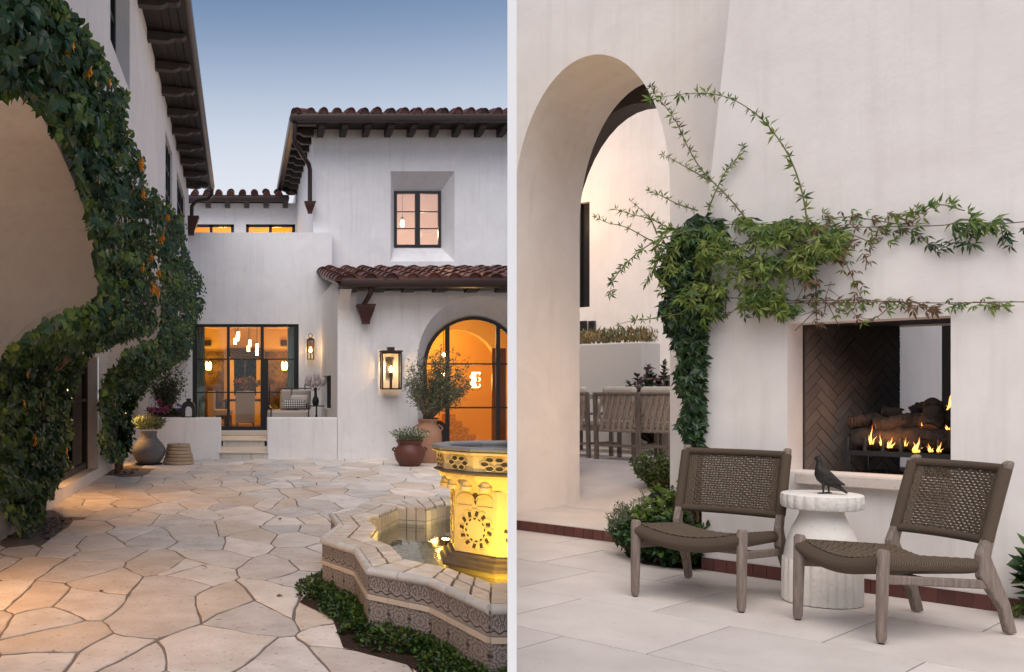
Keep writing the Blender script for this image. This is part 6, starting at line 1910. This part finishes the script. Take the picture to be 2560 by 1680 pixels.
# ---- fluted white side table
tcx, tcy = 3.36, 5.66
tb2 = thing('fluted_table', 'round white fluted stone side table between the two rope chairs', 'table', (tcx,tcy,ZR0))
CHALK = mat('white_cast_stone', (.71,.65,.58), .9, (.82,.77,.71), 9, .7, bump=.5, bscale=45, pits=.1, pscale=40)
def flute(n, amp): return lambda a, z, r_: 1 + amp*(abs(math.sin(a*n/2))**.8 - .5)
MB().lathe([(.185,.0),(.198,.006),(.2,.03),(.2,.12),(.199,.20),(.196,.255)], 192, (tcx,tcy,ZR0), mod=flute(26,.07)).build('fluted_base', CHALK, tb2, smooth=True)
MB().lathe([(.196,.256),(.19,.30),(.176,.36),(.155,.42),(.13,.47),(.115,.505),(.112,.527),(.12,.540)], 64, (tcx,tcy,ZR0)).build('neck', CHALK, tb2, smooth=True)
MB().lathe([(.185,.541),(.20,.546),(.207,.56),(.208,.60),(.205,.622),(.195,.628),(.05,.629)], 192, (tcx,tcy,ZR0), mod=lambda a,z,r_: 1+(.045*(abs(math.sin(a*11))**.8-.5) if r_ > .18 else 0)).build('table_top', CHALK, tb2, smooth=True)

# ---- bronze pigeon
ZTB = ZR0 + .629
bc = Vector((tcx-.002, tcy-.05, ZTB))
vd = Vector((.513,.858,0)).normalized(); vr = Vector((vd.y,-vd.x,0)); vu = Vector((0,0,1))
pg = bpy.data.objects.new('tmp', None)
def bp_(x, y, dep=0.0):
    """x,y: zoom pixels of the bird's outline -> point of the bird's own side plane"""
    return bc + vr*((1540+.3585*x-2064)/505) + vu*((1240-(1080+.3585*y))/433+.004) + vd*dep
def loft(mb, secs, n=14):
    """secs: (centre, half height, half width, axis) ellipses lofted into one skin"""
    vs = []
    for c, h, w_, ax in secs:
        ax = ax.normalized(); up = vd.cross(ax).normalized()
        for k in range(n):
            a = 2*PI*k/n; vs.append(c + up*math.sin(a)*h + vd*math.cos(a)*w_)
    fs = []
    m = len(secs)
    for i in range(m-1):
        for k in range(n): fs.append((i*n+k, i*n+(k+1)%n, (i+1)*n+(k+1)%n, (i+1)*n+k))
    fs.append(tuple(range(n))); fs.append(tuple(range((m-1)*n, m*n)))
    mb.add(vs, fs)
bird = MB()
path = [(1371,219,.0012,.0012),(1380,214,.005,.004),(1390,207,.0135,.012),(1402,204,.0175,.0155),(1411,218,.017,.0155),(1412,240,.0165,.016),(1412,268,.022,.022),(1420,300,.035,.031),(1438,325,.043,.037),(1462,345,.042,.038),(1490,362,.033,.033),(1520,381,.022,.024),(1550,402,.013,.019),(1580,424,.008,.017),(1603,440,.004,.015)]
cs = [bp_(a,b) for a,b,_,_ in path]
loft(bird, [(cs[i], path[i][2], path[i][3], cs[min(i+1,len(cs)-1)]-cs[max(i-1,0)]) for i in range(len(cs))])
for sg in (-1,1):                                         # folded wings
    wp = [(1408,285,.014),(1430,300,.026),(1465,325,.031),(1505,350,.024),(1545,370,.014),(1588,384,.003)]
    loft(bird, [(bp_(a,b,sg*(.030 if i < 4 else .022-.004*(i-4))), h, .008, bp_(*wp[min(i+1,5)][:2])-bp_(*wp[max(i-1,0)][:2])) for i,(a,b,h) in enumerate(wp)], 10)
    lx_ = 1440 if sg < 0 else 1478
    bird.tube([bp_(lx_+2,365,sg*.018), bp_(lx_,392,sg*.018), bp_(lx_-3,412,sg*.018), bp_(lx_,438,sg*.018)], [.013,.009,.005,.005], 8)
    f0 = bp_(lx_,439,sg*.018)
    for dx, dy in ((-.030,0),(-.026,.014),(-.026,-.014),(.016,0)):
        q = f0+vr*dx+vd*dy; q.z = ZTB+.004; f1 = Vector(f0); f1.z = ZTB+.006
        bird.tube([f1,(f1+q)/2+Vector((0,0,.002)),q], [.005,.004,.002], 6)
po_ = top(bird, 'bronze_pigeon', mat('dark_bronze_cast', (.022,.021,.020), .5, (.055,.050,.044), 60, .6, metal=.5, bump=.9, bscale=140, bdist=.006), 'dark bronze pigeon figure standing on the fluted white table', 'statue', loc=tuple(bc), smooth=True)
# ================================================================== climbing jasmine on the fireplace
def sprig(mbs, k, p, d, nrm, s, rr, tpl=LANCE):
    """three to five leaflets spreading from a node"""
    d = Vector(d).normalized()
    side = d.cross(nrm).normalized() if d.cross(nrm).length > .01 else Vector((1,0,0))
    for a in rr.choice(((-50,0,50),(-60,-15,30),(-45,45,5),(-30,35))):
        dd = d*math.cos(R(a)) + side*math.sin(R(a)) + rv(rr)*.25
        put_leaf(mbs[k], tpl, p, dd, Vector(nrm)+rv(rr)*.5, s*rr.uniform(.75,1.2))
def interp(pts, n):
    out = []
    for i in range(n+1):
        s = i/n*(len(pts)-1); k = min(int(s), len(pts)-2); f = s-k
        p0 = pts[max(k-1,0)]; p1 = pts[k]; p2 = pts[k+1]; p3 = pts[min(k+2,len(pts)-1)]
        out.append(.5*((2*p1)+(-p0+p2)*f+(2*p0-5*p1+4*p2-p3)*f*f+(-p0+3*p1-3*p2+p3)*f**3))
    return out
z2 = lambda x, y, s: RW(1440+.4225*x, 180+.4225*y, s)
z3 = lambda x, y, s: RW(1900+.512*x, 440+.512*y, s)
jm = thing('climbing_jasmine', 'climbing jasmine on wires with long arching shoots over the fireplace', 'vine', tuple(RM @ Vector((-.05,.3,ZR0))))
rr = random.Random(61)
mbs = [MB() for _ in range(5)]                       # deep, mid, bright, dry, olive
JM = [LEAF_A, LEAF_B, LEAF_C, BROWNLEAF, mat('leaf_shoot', (.15,.20,.035), .55, (.23,.26,.06), 8, .7, translucent=.25)]
stm = MB(); stm2 = MB()
TOWARD = -NX + Vector((0,0,.35))
strands = [
 ([(1370,905),(1340,720),(1280,540),(1200,400),(1100,280),(980,190),(860,140),(720,125),(560,140),(440,160)], -.22, -.35, 40, (1,4,2), .062),
 ([(1000,860),(900,740),(800,640),(730,560),(660,440),(600,310),(540,220),(480,150),(445,90)], -.15, -.30, 34, (1,4,4,3), .058),
 ([(800,650),(700,590),(620,545),(520,490)], -.2, -.3, 13, (1,4), .05),
 ([(780,820),(830,700),(880,600),(940,530),(985,440)], -.05, -.05, 16, (1,4), .052),
 ([(720,820),(600,780),(500,730),(425,700)], -.05, -.1, 14, (4,4,2), .052),
 ([(640,960),(540,920),(440,870),(320,840),(225,810)], -.1, -.2, 17, (4,4,1), .052),
 ([(560,1050),(430,990),(300,920),(180,890),(115,855)], -.1, -.2, 15, (4,4,1), .045),
 ([(480,960),(440,870),(380,810),(320,760)], -.1, -.2, 9, (4,), .04),
 ([(700,930),(500,990),(390,1050),(310,1120),(250,1190),(210,1260),(205,1330)], -.2, -.35, 26, (1,1,2), .062),
 ([(640,1430),(540,1440),(440,1460),(340,1470),(230,1500)], -.1, -.2, 14, (2,4,1), .055),
 ([(900,1200),(880,1350),(890,1440)], -.1, -.12, 8, (1,), .06), ([(1090,1250),(1100,1370),(1085,1440)], -.1, -.12, 8, (1,2), .06),
 ([(760,1200),(640,1280),(580,1380)], -.1, -.2, 10, (1,2), .06),
]
for pts, s0, s1, n, ks, sz in strands:
    m = len(pts)
    w3 = [z2(x, y, s0+(s1-s0)*i/(m-1)) for i, (x,y) in enumerate(pts)]
    cur = interp(w3, n*2)
    stm2.tube(cur, [.0055*(1-.75*i/(len(cur)-1)) for i in range(len(cur))], 5)
    for i in range(2, n*2+1, 3):
        d = cur[i]-cur[i-1]
        for sg in (-1,1):
            side = d.normalized().cross(NX).normalized()*sg
            if rr.random() < .78: sprig(mbs, rr.choice(ks), cur[i], d.normalized()*rr.uniform(.3,1)+side*.8+rv(rr)*.3, TOWARD, sz*rr.uniform(.55,1.1), rr)
for _ in range(26):                                    # short drooping sprays hanging out of the mass
    u, v = rr.uniform(1660,2060), rr.uniform(570,740); dx = rr.uniform(-70,50); dy = rr.uniform(30,85)
    s_ = rr.uniform(-.18,-.06)
    cur = interp([RW(u,v,s_), RW(u+dx*.6,v+dy*.1-10,s_-.07), RW(u+dx,v+dy*.55,s_-.10), RW(u+dx*1.15,v+dy,s_-.08)], 9)
    stm2.tube(cur, [.0035*(1-.7*i/9) for i in range(10)], 4)
    kk = rr.choice(((2,4),(2,2,1),(4,4,2),(1,2)))
    for i in range(1,10):
        dd = (cur[i]-cur[i-1]).normalized()
        sprig(mbs, rr.choice(kk), cur[i], dd+rv(rr)*.7, TOWARD, .068*rr.uniform(.7,1.2), rr)
# wires and the stems along them
w1 = [z3(x,y,-.035) for x,y in ((-300,240),(0,235),(400,250),(700,245),(900,240),(1000,215),(1100,230),(1180,232),(1330,220))]
w2 = [z3(x,y,-.035) for x,y in ((-300,590),(0,600),(200,610),(500,605),(650,615),(900,620),(1200,615),(1330,615))]
for wpts in (w1, w2):
    stm.tube(interp(wpts, 40), .003, 5)
def along(seg, n, ks, sz, s_=-.05, droop=.4, spread=.03):
    cur = interp([z3(x,y,s_) for x,y in seg], n)
    stm.tube(cur, .003, 4)
    for i in range(1, n+1):
        d = cur[i]-cur[i-1]
        sprig(mbs, rr.choice(ks), cur[i]+rv(rr)*spread, d.normalized()*.5+Vector((0,0,-droop))+rv(rr)*.6, TOWARD, sz*.8, rr)
along([(620,180),(760,190),(870,140),(1000,170)], 20, (2,1,2), .075, -.08, -.2)
along([(300,215),(420,200),(560,215),(700,235),(780,200)], 60, (3,3,3,1,2), .06, -.05, .4, .055)
along([(330,300),(450,290),(560,330),(600,300)], 30, (3,3,2), .055, -.05, .5, .06)
along([(700,260),(780,300),(860,350),(940,310)], 16, (0,0,1), .07)
along([(940,240),(1020,230),(1100,240),(1180,230)], 30, (1,2,2,0), .085, -.07, .5)
along([(980,260),(1040,280),(1010,340)], 8, (0,1), .085)
along([(1175,240),(1185,290),(1190,340)], 6, (0,), .07)
along([(0,640),(150,620),(380,620),(540,615),(660,610),(720,620)], 34, (3,1,3,2), .06)
along([(720,625),(800,640),(880,640)], 10, (1,3,3), .075, -.05, .8)
along([(920,625),(970,630)], 7, (1,2), .06, -.05, .5)
along([(1040,615),(1120,620),(1200,640)], 12, (1,2,4), .06, -.05, .5)
along([(430,600),(450,660),(500,695),(570,690),(640,630)], 12, (3,3,2), .055)
along([(270,620),(275,680),(280,720)], 8, (3,), .055)
along([(470,420),(500,380),(520,400),(515,460)], 6, (3,), .05)
along([(400,380),(440,470),(470,540),(500,600)], 14, (3,3,2), .06)
along([(250,430),(280,520),(260,600)], 14, (3,1), .06)
along([(340,620),(400,660),(440,640)], 8, (2,2), .06)
along([(1270,258),(1310,265)], 3, (0,), .07)
# leafy masses
MASS = [(1645,650),(1690,575),(1760,545),(1880,540),(1990,545),(2060,560),(2110,575),(2120,620),(2085,690),(2050,745),(1960,790),(1880,770),(1800,790),(1740,775),(1690,755),(1660,720)]
us = [p[0] for p in MASS]; vs_ = [p[1] for p in MASS]
cnt = 0
while cnt < 1050:
    u, v = rr.uniform(min(us),max(us)), rr.uniform(min(vs_),max(vs_))
    if not inpoly(u, v, MASS): continue
    dens = mnoise.noise(Vector((u*.016, v*.020, 1.3)))
    if dens < (.03 if v > 610 else -.25): continue
    if u < 1765 and rr.random() < .55: continue
    s_ = -.02 - .24*rr.random()**1.3
    p = RW(u, v, s_)
    k = rr.choice((1,1,2,2,2,4,4)) if s_ < -.07 else rr.choice((0,0,1))
    if u > 1960 and mnoise.noise(Vector((u*.02, v*.015, 7))) > .02 and rr.random() < .8: k = 3 if rr.random() < .6 else 4
    sprig(mbs, k, p, Vector((rr.uniform(-.6,.6), rr.uniform(-.5,.2), -.8))+rv(rr)*.7, TOWARD+rv(rr)*.3, rr.uniform(.042,.08), rr)
    cnt += 1
# dense dark column up the corner of the chimney
COLM = [(1672,610),(1725,540),(1800,540),(1810,590),(1766,640),(1764,820),(1758,1000),(1756,1125),(1730,1130),(1712,1090),(1695,1060),(1715,1010),(1690,950),(1700,890),(1672,830),(1655,770),(1668,720),(1648,680)]
us = [p[0] for p in COLM]; vs_ = [p[1] for p in COLM]
cnt = 0
while cnt < 2500:
    u, v = rr.uniform(min(us),max(us)), rr.uniform(min(vs_),max(vs_))
    if not inpoly(u, v, COLM): continue
    p = RW(u, v, rr.uniform(-.10,.12) if u > 1745 else rr.uniform(-.12,.28))
    sprig(mbs, 0 if rr.random() < .86 else 1, p, Vector((rr.uniform(-.5,.4),-.3,-.9))+rv(rr)*.4, TOWARD+rv(rr)*.5, rr.uniform(.045,.07), rr, OVAL if rr.random() < .5 else LANCE)
    cnt += 1
mixed_leaves(jm, mbs, JM)
for k in range(4):
    cur = interp([RM @ Vector((-.10+.03*k,.12,ZR0)), RM @ Vector((-.12+.04*k,.10,ZR0+.7)), RM @ Vector((-.06+.02*k,.06,ZR0+1.5)), RM @ Vector((-.02,-.02,ZR0+2.2))], 18)
    stm.tube([c+rv(rr)*.01 for c in cur], [.014*(1-.4*i/18) for i in range(19)], 6)
for _ in range(40):                                     # bare twigs inside the mass
    u, v = rr.uniform(1760,2080), rr.uniform(560,760)
    p = RW(u, v, -.03); stm.tube([p, p+rv(rr)*.08+Vector((0,0,-.05)), p+rv(rr)*.16+Vector((0,0,-.12))], .003, 4)
stm.build('stem', STEM, jm, smooth=True); stm2.build('shoot', GREENSTEM, jm, smooth=True)

# ---- leafy bed at the chimney corner
def shrub(name, label, pts, n, mats, tpl, size, seed, base, h, spread, stem_r=.006, cat='shrub'):
    t = thing(name, label, cat, base)
    rr = random.Random(seed)
    mb = [MB() for _ in mats]; st = MB()
    for (cx, cy, hh, rad) in pts:
        m = max(8, int(26*rad/.2))
        for _ in range(m):
            a = rr.uniform(0,2*PI); q = math.sqrt(rr.random())
            b = Vector((cx, cy, base[2]))
            e = b + Vector((rad*q*math.cos(a), rad*q*math.sin(a), hh*rr.uniform(.6,1.0)*(1-.35*q)))
            mid = b.lerp(e,.5) + Vector((rad*.25*math.cos(a), rad*.25*math.sin(a), .03))
            cur = interp([b, mid, e], 8)
            st.tube(cur, [stem_r*(1-.7*i/8) for i in range(9)], 4)
            for k in range(n):
                s = rr.uniform(.15,1.0); i = min(int(s*8),7)
                p = cur[i].lerp(cur[i+1], s*8-i)
                put_leaf(mb[min(int(rr.random()**(1.3 if s < .6 else .7)*len(mats)), len(mats)-1)], tpl, p+rv(rr)*.015, rv(rr)+Vector((0,-.1,.6)), Vector((0,-.5,1))+rv(rr)*.6, size*rr.uniform(.7,1.3))
    st.build('branch', STEM if stem_r > .004 else GREENSTEM, t)
    mixed_leaves(t, mb, mats)
    return t
zb_ = ZR0
L_ = lambda t, s: tuple((RM @ Vector((t,s,0)))[:2])
bd = MB().prism([L_(-.80,.60),L_(-.02,.60),L_(-.02,-.06),L_(-.35,-.12),L_(-.62,.12)], lambda a,b,d_: (a,b,d_), ZR0-.005, ZR0+.006)
top(bd, 'planting_bed', SOIL, 'dark planted soil at the corner of the chimney', 'planting bed', loc=(*L_(-.4,.3),ZR0))
shrub('rosemary_bush', 'grey green rosemary bush at the outer corner of the leafy bed', [(*L_(-.66,.34),.50,.24),(*L_(-.58,.16),.42,.22),(*L_(-.62,.5),.58,.2)], 50, [LEAF_A, mat('rosemary', (.075,.11,.05), .6, (.12,.15,.08), 5, .7), OLIVE], LANCE, .034, 71, (*L_(-.62,.34),zb_), .4, .2, .004)
shrub('pittosporum', 'bright green round leaved shrub behind the left rope chair', [(*L_(-.32,.36),.74,.22),(*L_(-.18,.26),.80,.18),(*L_(-.36,.18),.6,.2)], 30, [LEAF_B, LEAF_C, mat('leaf_lime', (.17,.25,.04), .5, (.24,.32,.07), 6, .7, translucent=.3)], OVAL, .062, 72, (*L_(-.28,.32),zb_), .6, .2, .006)
shrub('dark_shrub', 'dark glossy low shrub in front of the chimney corner', [(*L_(-.12,.02),.42,.2),(*L_(-.34,.02),.36,.2),(*L_(-.5,.1),.30,.2),(*L_(-.2,-.06),.22,.18)], 36, [LEAF_A, LEAF_A, LEAF_B], OVAL, .06, 73, (*L_(-.25,.05),zb_), .3, .2, .006)
pl_ = RG(1627, 1380)
lp = RM.inverted() @ Vector((pl_.x,pl_.y,0))
pth = thing('path_light', 'small black path light among the shrubs', 'lamp', (*L_(-.40,.22),ZR0))
c = Vector((*L_(-.45,.24),ZR0))
MB().tube([c, c+Vector((0,0,.44))], .009, 8).build('stake', IRON, pth)
MB().lathe([(.02,.43),(.052,.435),(.054,.445),(.032,.475),(.026,.48),(.028,.51),(.014,.515)], 20, c).build('hood', IRON, pth, smooth=True)
# plants at the right edge of the patio
shrub('mandevilla_plant', 'large leaved green plant at the right edge of the patio', [(*(RM @ Vector((RT(2598,-.12),-.14,0)))[:2],.55,.07)], 22, [LEAF_A, LEAF_B], OVAL, .08, 74, tuple(RM @ Vector((RT(2598,-.12),-.14,ZR0))), .6, .2, .006, 'plant')
shrub('fern_sprig', 'small yellow green sprig on the floor by the right chair', [(*(RM @ Vector((RT(2545,-.08),-.10,0)))[:2],.07,.11)], 10, [LEAF_C], LANCE, .028, 75, tuple(RM @ Vector((RT(2545,-.08),-.10,ZR0))), .1, .1, .003, 'plant')

# ================================================================== rear terrace seen through the arch
ZB_ = ZST + .30
rt = MB()
s_a, s_b, s_c = SA+TA-.3, SA+TA+1.5, 9.0
rt.v = []; tt0, tt1 = -7.5, 1.0
loc_ = [(tt0,s_a,ZST+.002),(tt1,s_a,ZST+.002),(tt1,s_b,ZB_),(tt0,s_b,ZB_),(tt1,s_c,ZB_),(tt0,s_c,ZB_)]
rt.add([RM @ Vector(p) for p in loc_], [(0,1,2,3),(3,2,4,5)])
n_ = Vector((-1, PR, 0)).normalized()
rt.clip(Vector((PR*7,7,0)) - n_*.03, n_)
tag(rt.build('rear_terrace', mat('honed_limestone', None)), kind='structure', label='gently ramped pale stone terrace beyond the arch')
bk = thing('rear_villa_wall', 'warmly lit cream wall with a tall dark window beyond the arch', 'building', tuple(RM @ Vector((-5,7.6,ZB_))), RZ)
SB = 7.6
wx0, wx1 = RT(1440,SB), RT(1474,SB)
wz0, wz1 = RP(1460,768,SB).z, RP(1460,506,SB).z
mb = MB().holed(lambda a,b,d_: (a,d_,b), -7.6, .5, ZB_-.3, 6.8, SB, SB+.25, [(wx0,wx1,wz0,wz1)])
mb.v = [tuple(RM @ Vector(p)) for p in mb.v]
divider_clip(mb, .03).build('wall', CREAM, bk)
MB().box(wx0-.02,wx1+.02,SB+.13,SB+.15,wz0-.02,wz1+.02).build('window', mat('dark_pane', (.02,.02,.022), .25), bk, M=RM)
MB().box(wx0,wx0+.05,SB+.06,SB+.13,wz0,wz1).build('window_frame', IRON, bk, M=RM)
for u in (1460, 1481):
    p = RP(u, 815, SB-.02); MB().box(p.x-.05,p.x+.05,SB-.06,SB-.003,p.z-.08,p.z+.08).build('vent_box', IRON, bk, M=RM)
upl = thing('assumed_terrace_uplight', 'assumed warm wall lamp, added to brighten the rear wall beyond the arch', 'lamp', tuple(RM @ RP(1405,700,6.9)), 0)  # assumed source of the rear wall's warm glow; the lamp is unseen
p = RM @ RP(1405,560,SB-.05)
MB().tube([p, p-NX*.12], .03, 8).build('arm', IRON, upl); MB().lathe([(.05,-.1),(.07,0),(.05,.1)], 14, p-NX*.16).build('shade', mat('amber_glow', None), upl)
lamp(upl, RM @ (RP(1500,560,SB)+Vector((-.6,-1.5,.4))), 40, (1,.62,.34), .15)
# dining set on the rear terrace
def dining_chair2(label, u, v_foot, s_, rz):
    t_ = RT(u, s_); b = RM @ Vector((t_, s_, ZB_))
    t = thing('woven_dining_chair', label, 'chair', tuple(b), RZ+rz, 'woven chairs of the rear terrace')
    M = TR(b.x,b.y,ZB_,rz=RZ+rz) @ Matrix.Scale(.88, 4, (0,0,1))
    TK = mat('weathered_teak', None); ST = mat('woven_strap', (.42,.34,.28), .9)
    for sx in (-.27,.27):
        MB().bar((sx,-.26,0),(sx,-.30,.92),.042).build('leg', TK, t, M=M); MB().bar((sx,.26,0),(sx,.26,.62),.042).build('leg', TK, t, M=M)
        MB().bar((sx,-.28,.62),(sx,.30,.62),.05,.03).build('armrest', TK, t, M=M)
        MB().bar((sx,-.27,.2),(sx,.26,.2),.03).build('stretcher', TK, t, M=M)
    MB().bar((-.27,-.27,.2),(.27,-.27,.2),.03).build('stretcher', TK, t, M=M)
    MB().box(-.25,.25,-.27,.27,.38,.43).build('seat', ST, t, M=M, bevel=.015)
    MB().box(-.24,.24,-.24,.24,.432,.52).build('seat_cushion', LINEN, t, M=M, bevel=.03)
    MB().tube([(-.27,-.295,.90),(.27,-.295,.90)], .025, 8).build('top_rail', TK, t, M=M)
    for k in range(7):
        x = -.22+.44*k/6
        for sg in (-1,1):
            MB().bar((x-sg*.05,-.285-.006*sg,.40),(x+sg*.05,-.30-.006*sg,.88),.03,.006,up=(0,1,0)).build('strap', ST, t, M=M)
    MB().box(-.21,.21,-.26,-.16,.54,1.0).build('back_cushion', LINEN, t, M=M, bevel=.04)
    return t
dining_chair2('woven dining chair beyond the arch, nearer the left pier', 1452, 1129, 4.6, 0)
dining_chair2('woven dining chair in the middle of the arch view', 1572, 1129, 4.5, 0)
dining_chair2('woven dining chair beyond the arch half hidden by the jasmine', 1668, 1129, 4.6, 0)
tbl = thing('outdoor_table', 'long stone topped table behind the woven chairs beyond the arch', 'table', tuple(RM @ Vector((RT(1560,5.6),5.6,ZB_))), RZ)
MB().box(RT(1380,5.6),RT(1720,5.6)+.2,5.1,6.0,ZB_+.72,ZB_+.78).build('table_top', mat('grey_stone', (.3,.28,.26), .7), tbl, M=RM)
for u in (1420,1690):
    MB().box(RT(u,5.6)-.08,RT(u,5.6)+.08,5.25,5.85,ZB_,ZB_+.72).build('leg', mat('weathered_teak', None), tbl, M=RM)
tro = thing('stone_trough', 'pale stone trough of rust coloured grasses beyond the arch', 'planter', tuple(RM @ Vector((RT(1540,6.7),6.7,ZB_))), RZ)
zt0, zt1 = RP(1540,892,6.6).z, RP(1540,858,6.6).z
MB().box(RT(1400,6.7),RT(1625,6.7),6.5,7.0,ZB_,zt1).build('trough', mat('pale_stone', (.5,.47,.44), .8), tro, M=RM, bevel=.02)
mb = [MB(), MB()]
rr = random.Random(88)
for _ in range(1100):
    p = RM @ Vector((rr.uniform(RT(1400,6.7),RT(1625,6.7)), rr.uniform(6.52,6.98), zt1+rr.random()**1.5*.17))
    put_leaf(mb[rr.random() < .4], LANCE, p, Vector((0,0,1))+rv(rr)*.7, rv(rr), rr.uniform(.06,.14))
mixed_leaves(tro, mb, [mat('rust_grass', (.20,.13,.05), .8, (.28,.2,.08), 6, .6), OLIVE])
for (u, v, lab, m_) in ((1650, 800, 'dusky purple shrub against the rear wall beyond the arch', mat('plum_leaf', (.09,.04,.05), .7)),):
    p = RM @ Vector((RT(u,6.3),6.3,ZB_))
    shrub('plum_shrub', lab, [(p.x,p.y,1.35,.5)], 60, [m_, m_, LEAF_A], OVAL, .09, 76, tuple(p), 1, .3, .01)
p = RM @ Vector((RT(1640,2.75),2.75,ZST+.1))
shrub('round_shrub', 'rounded olive green shrub on the terrace beyond the arch', [(p.x,p.y,.52,.26),(p.x+.1,p.y-.05,.42,.24)], 60, [LEAF_B, OLIVE, LEAF_B], OVAL, .04, 77, (p.x,p.y,ZST+.12), .5, .3, .006)
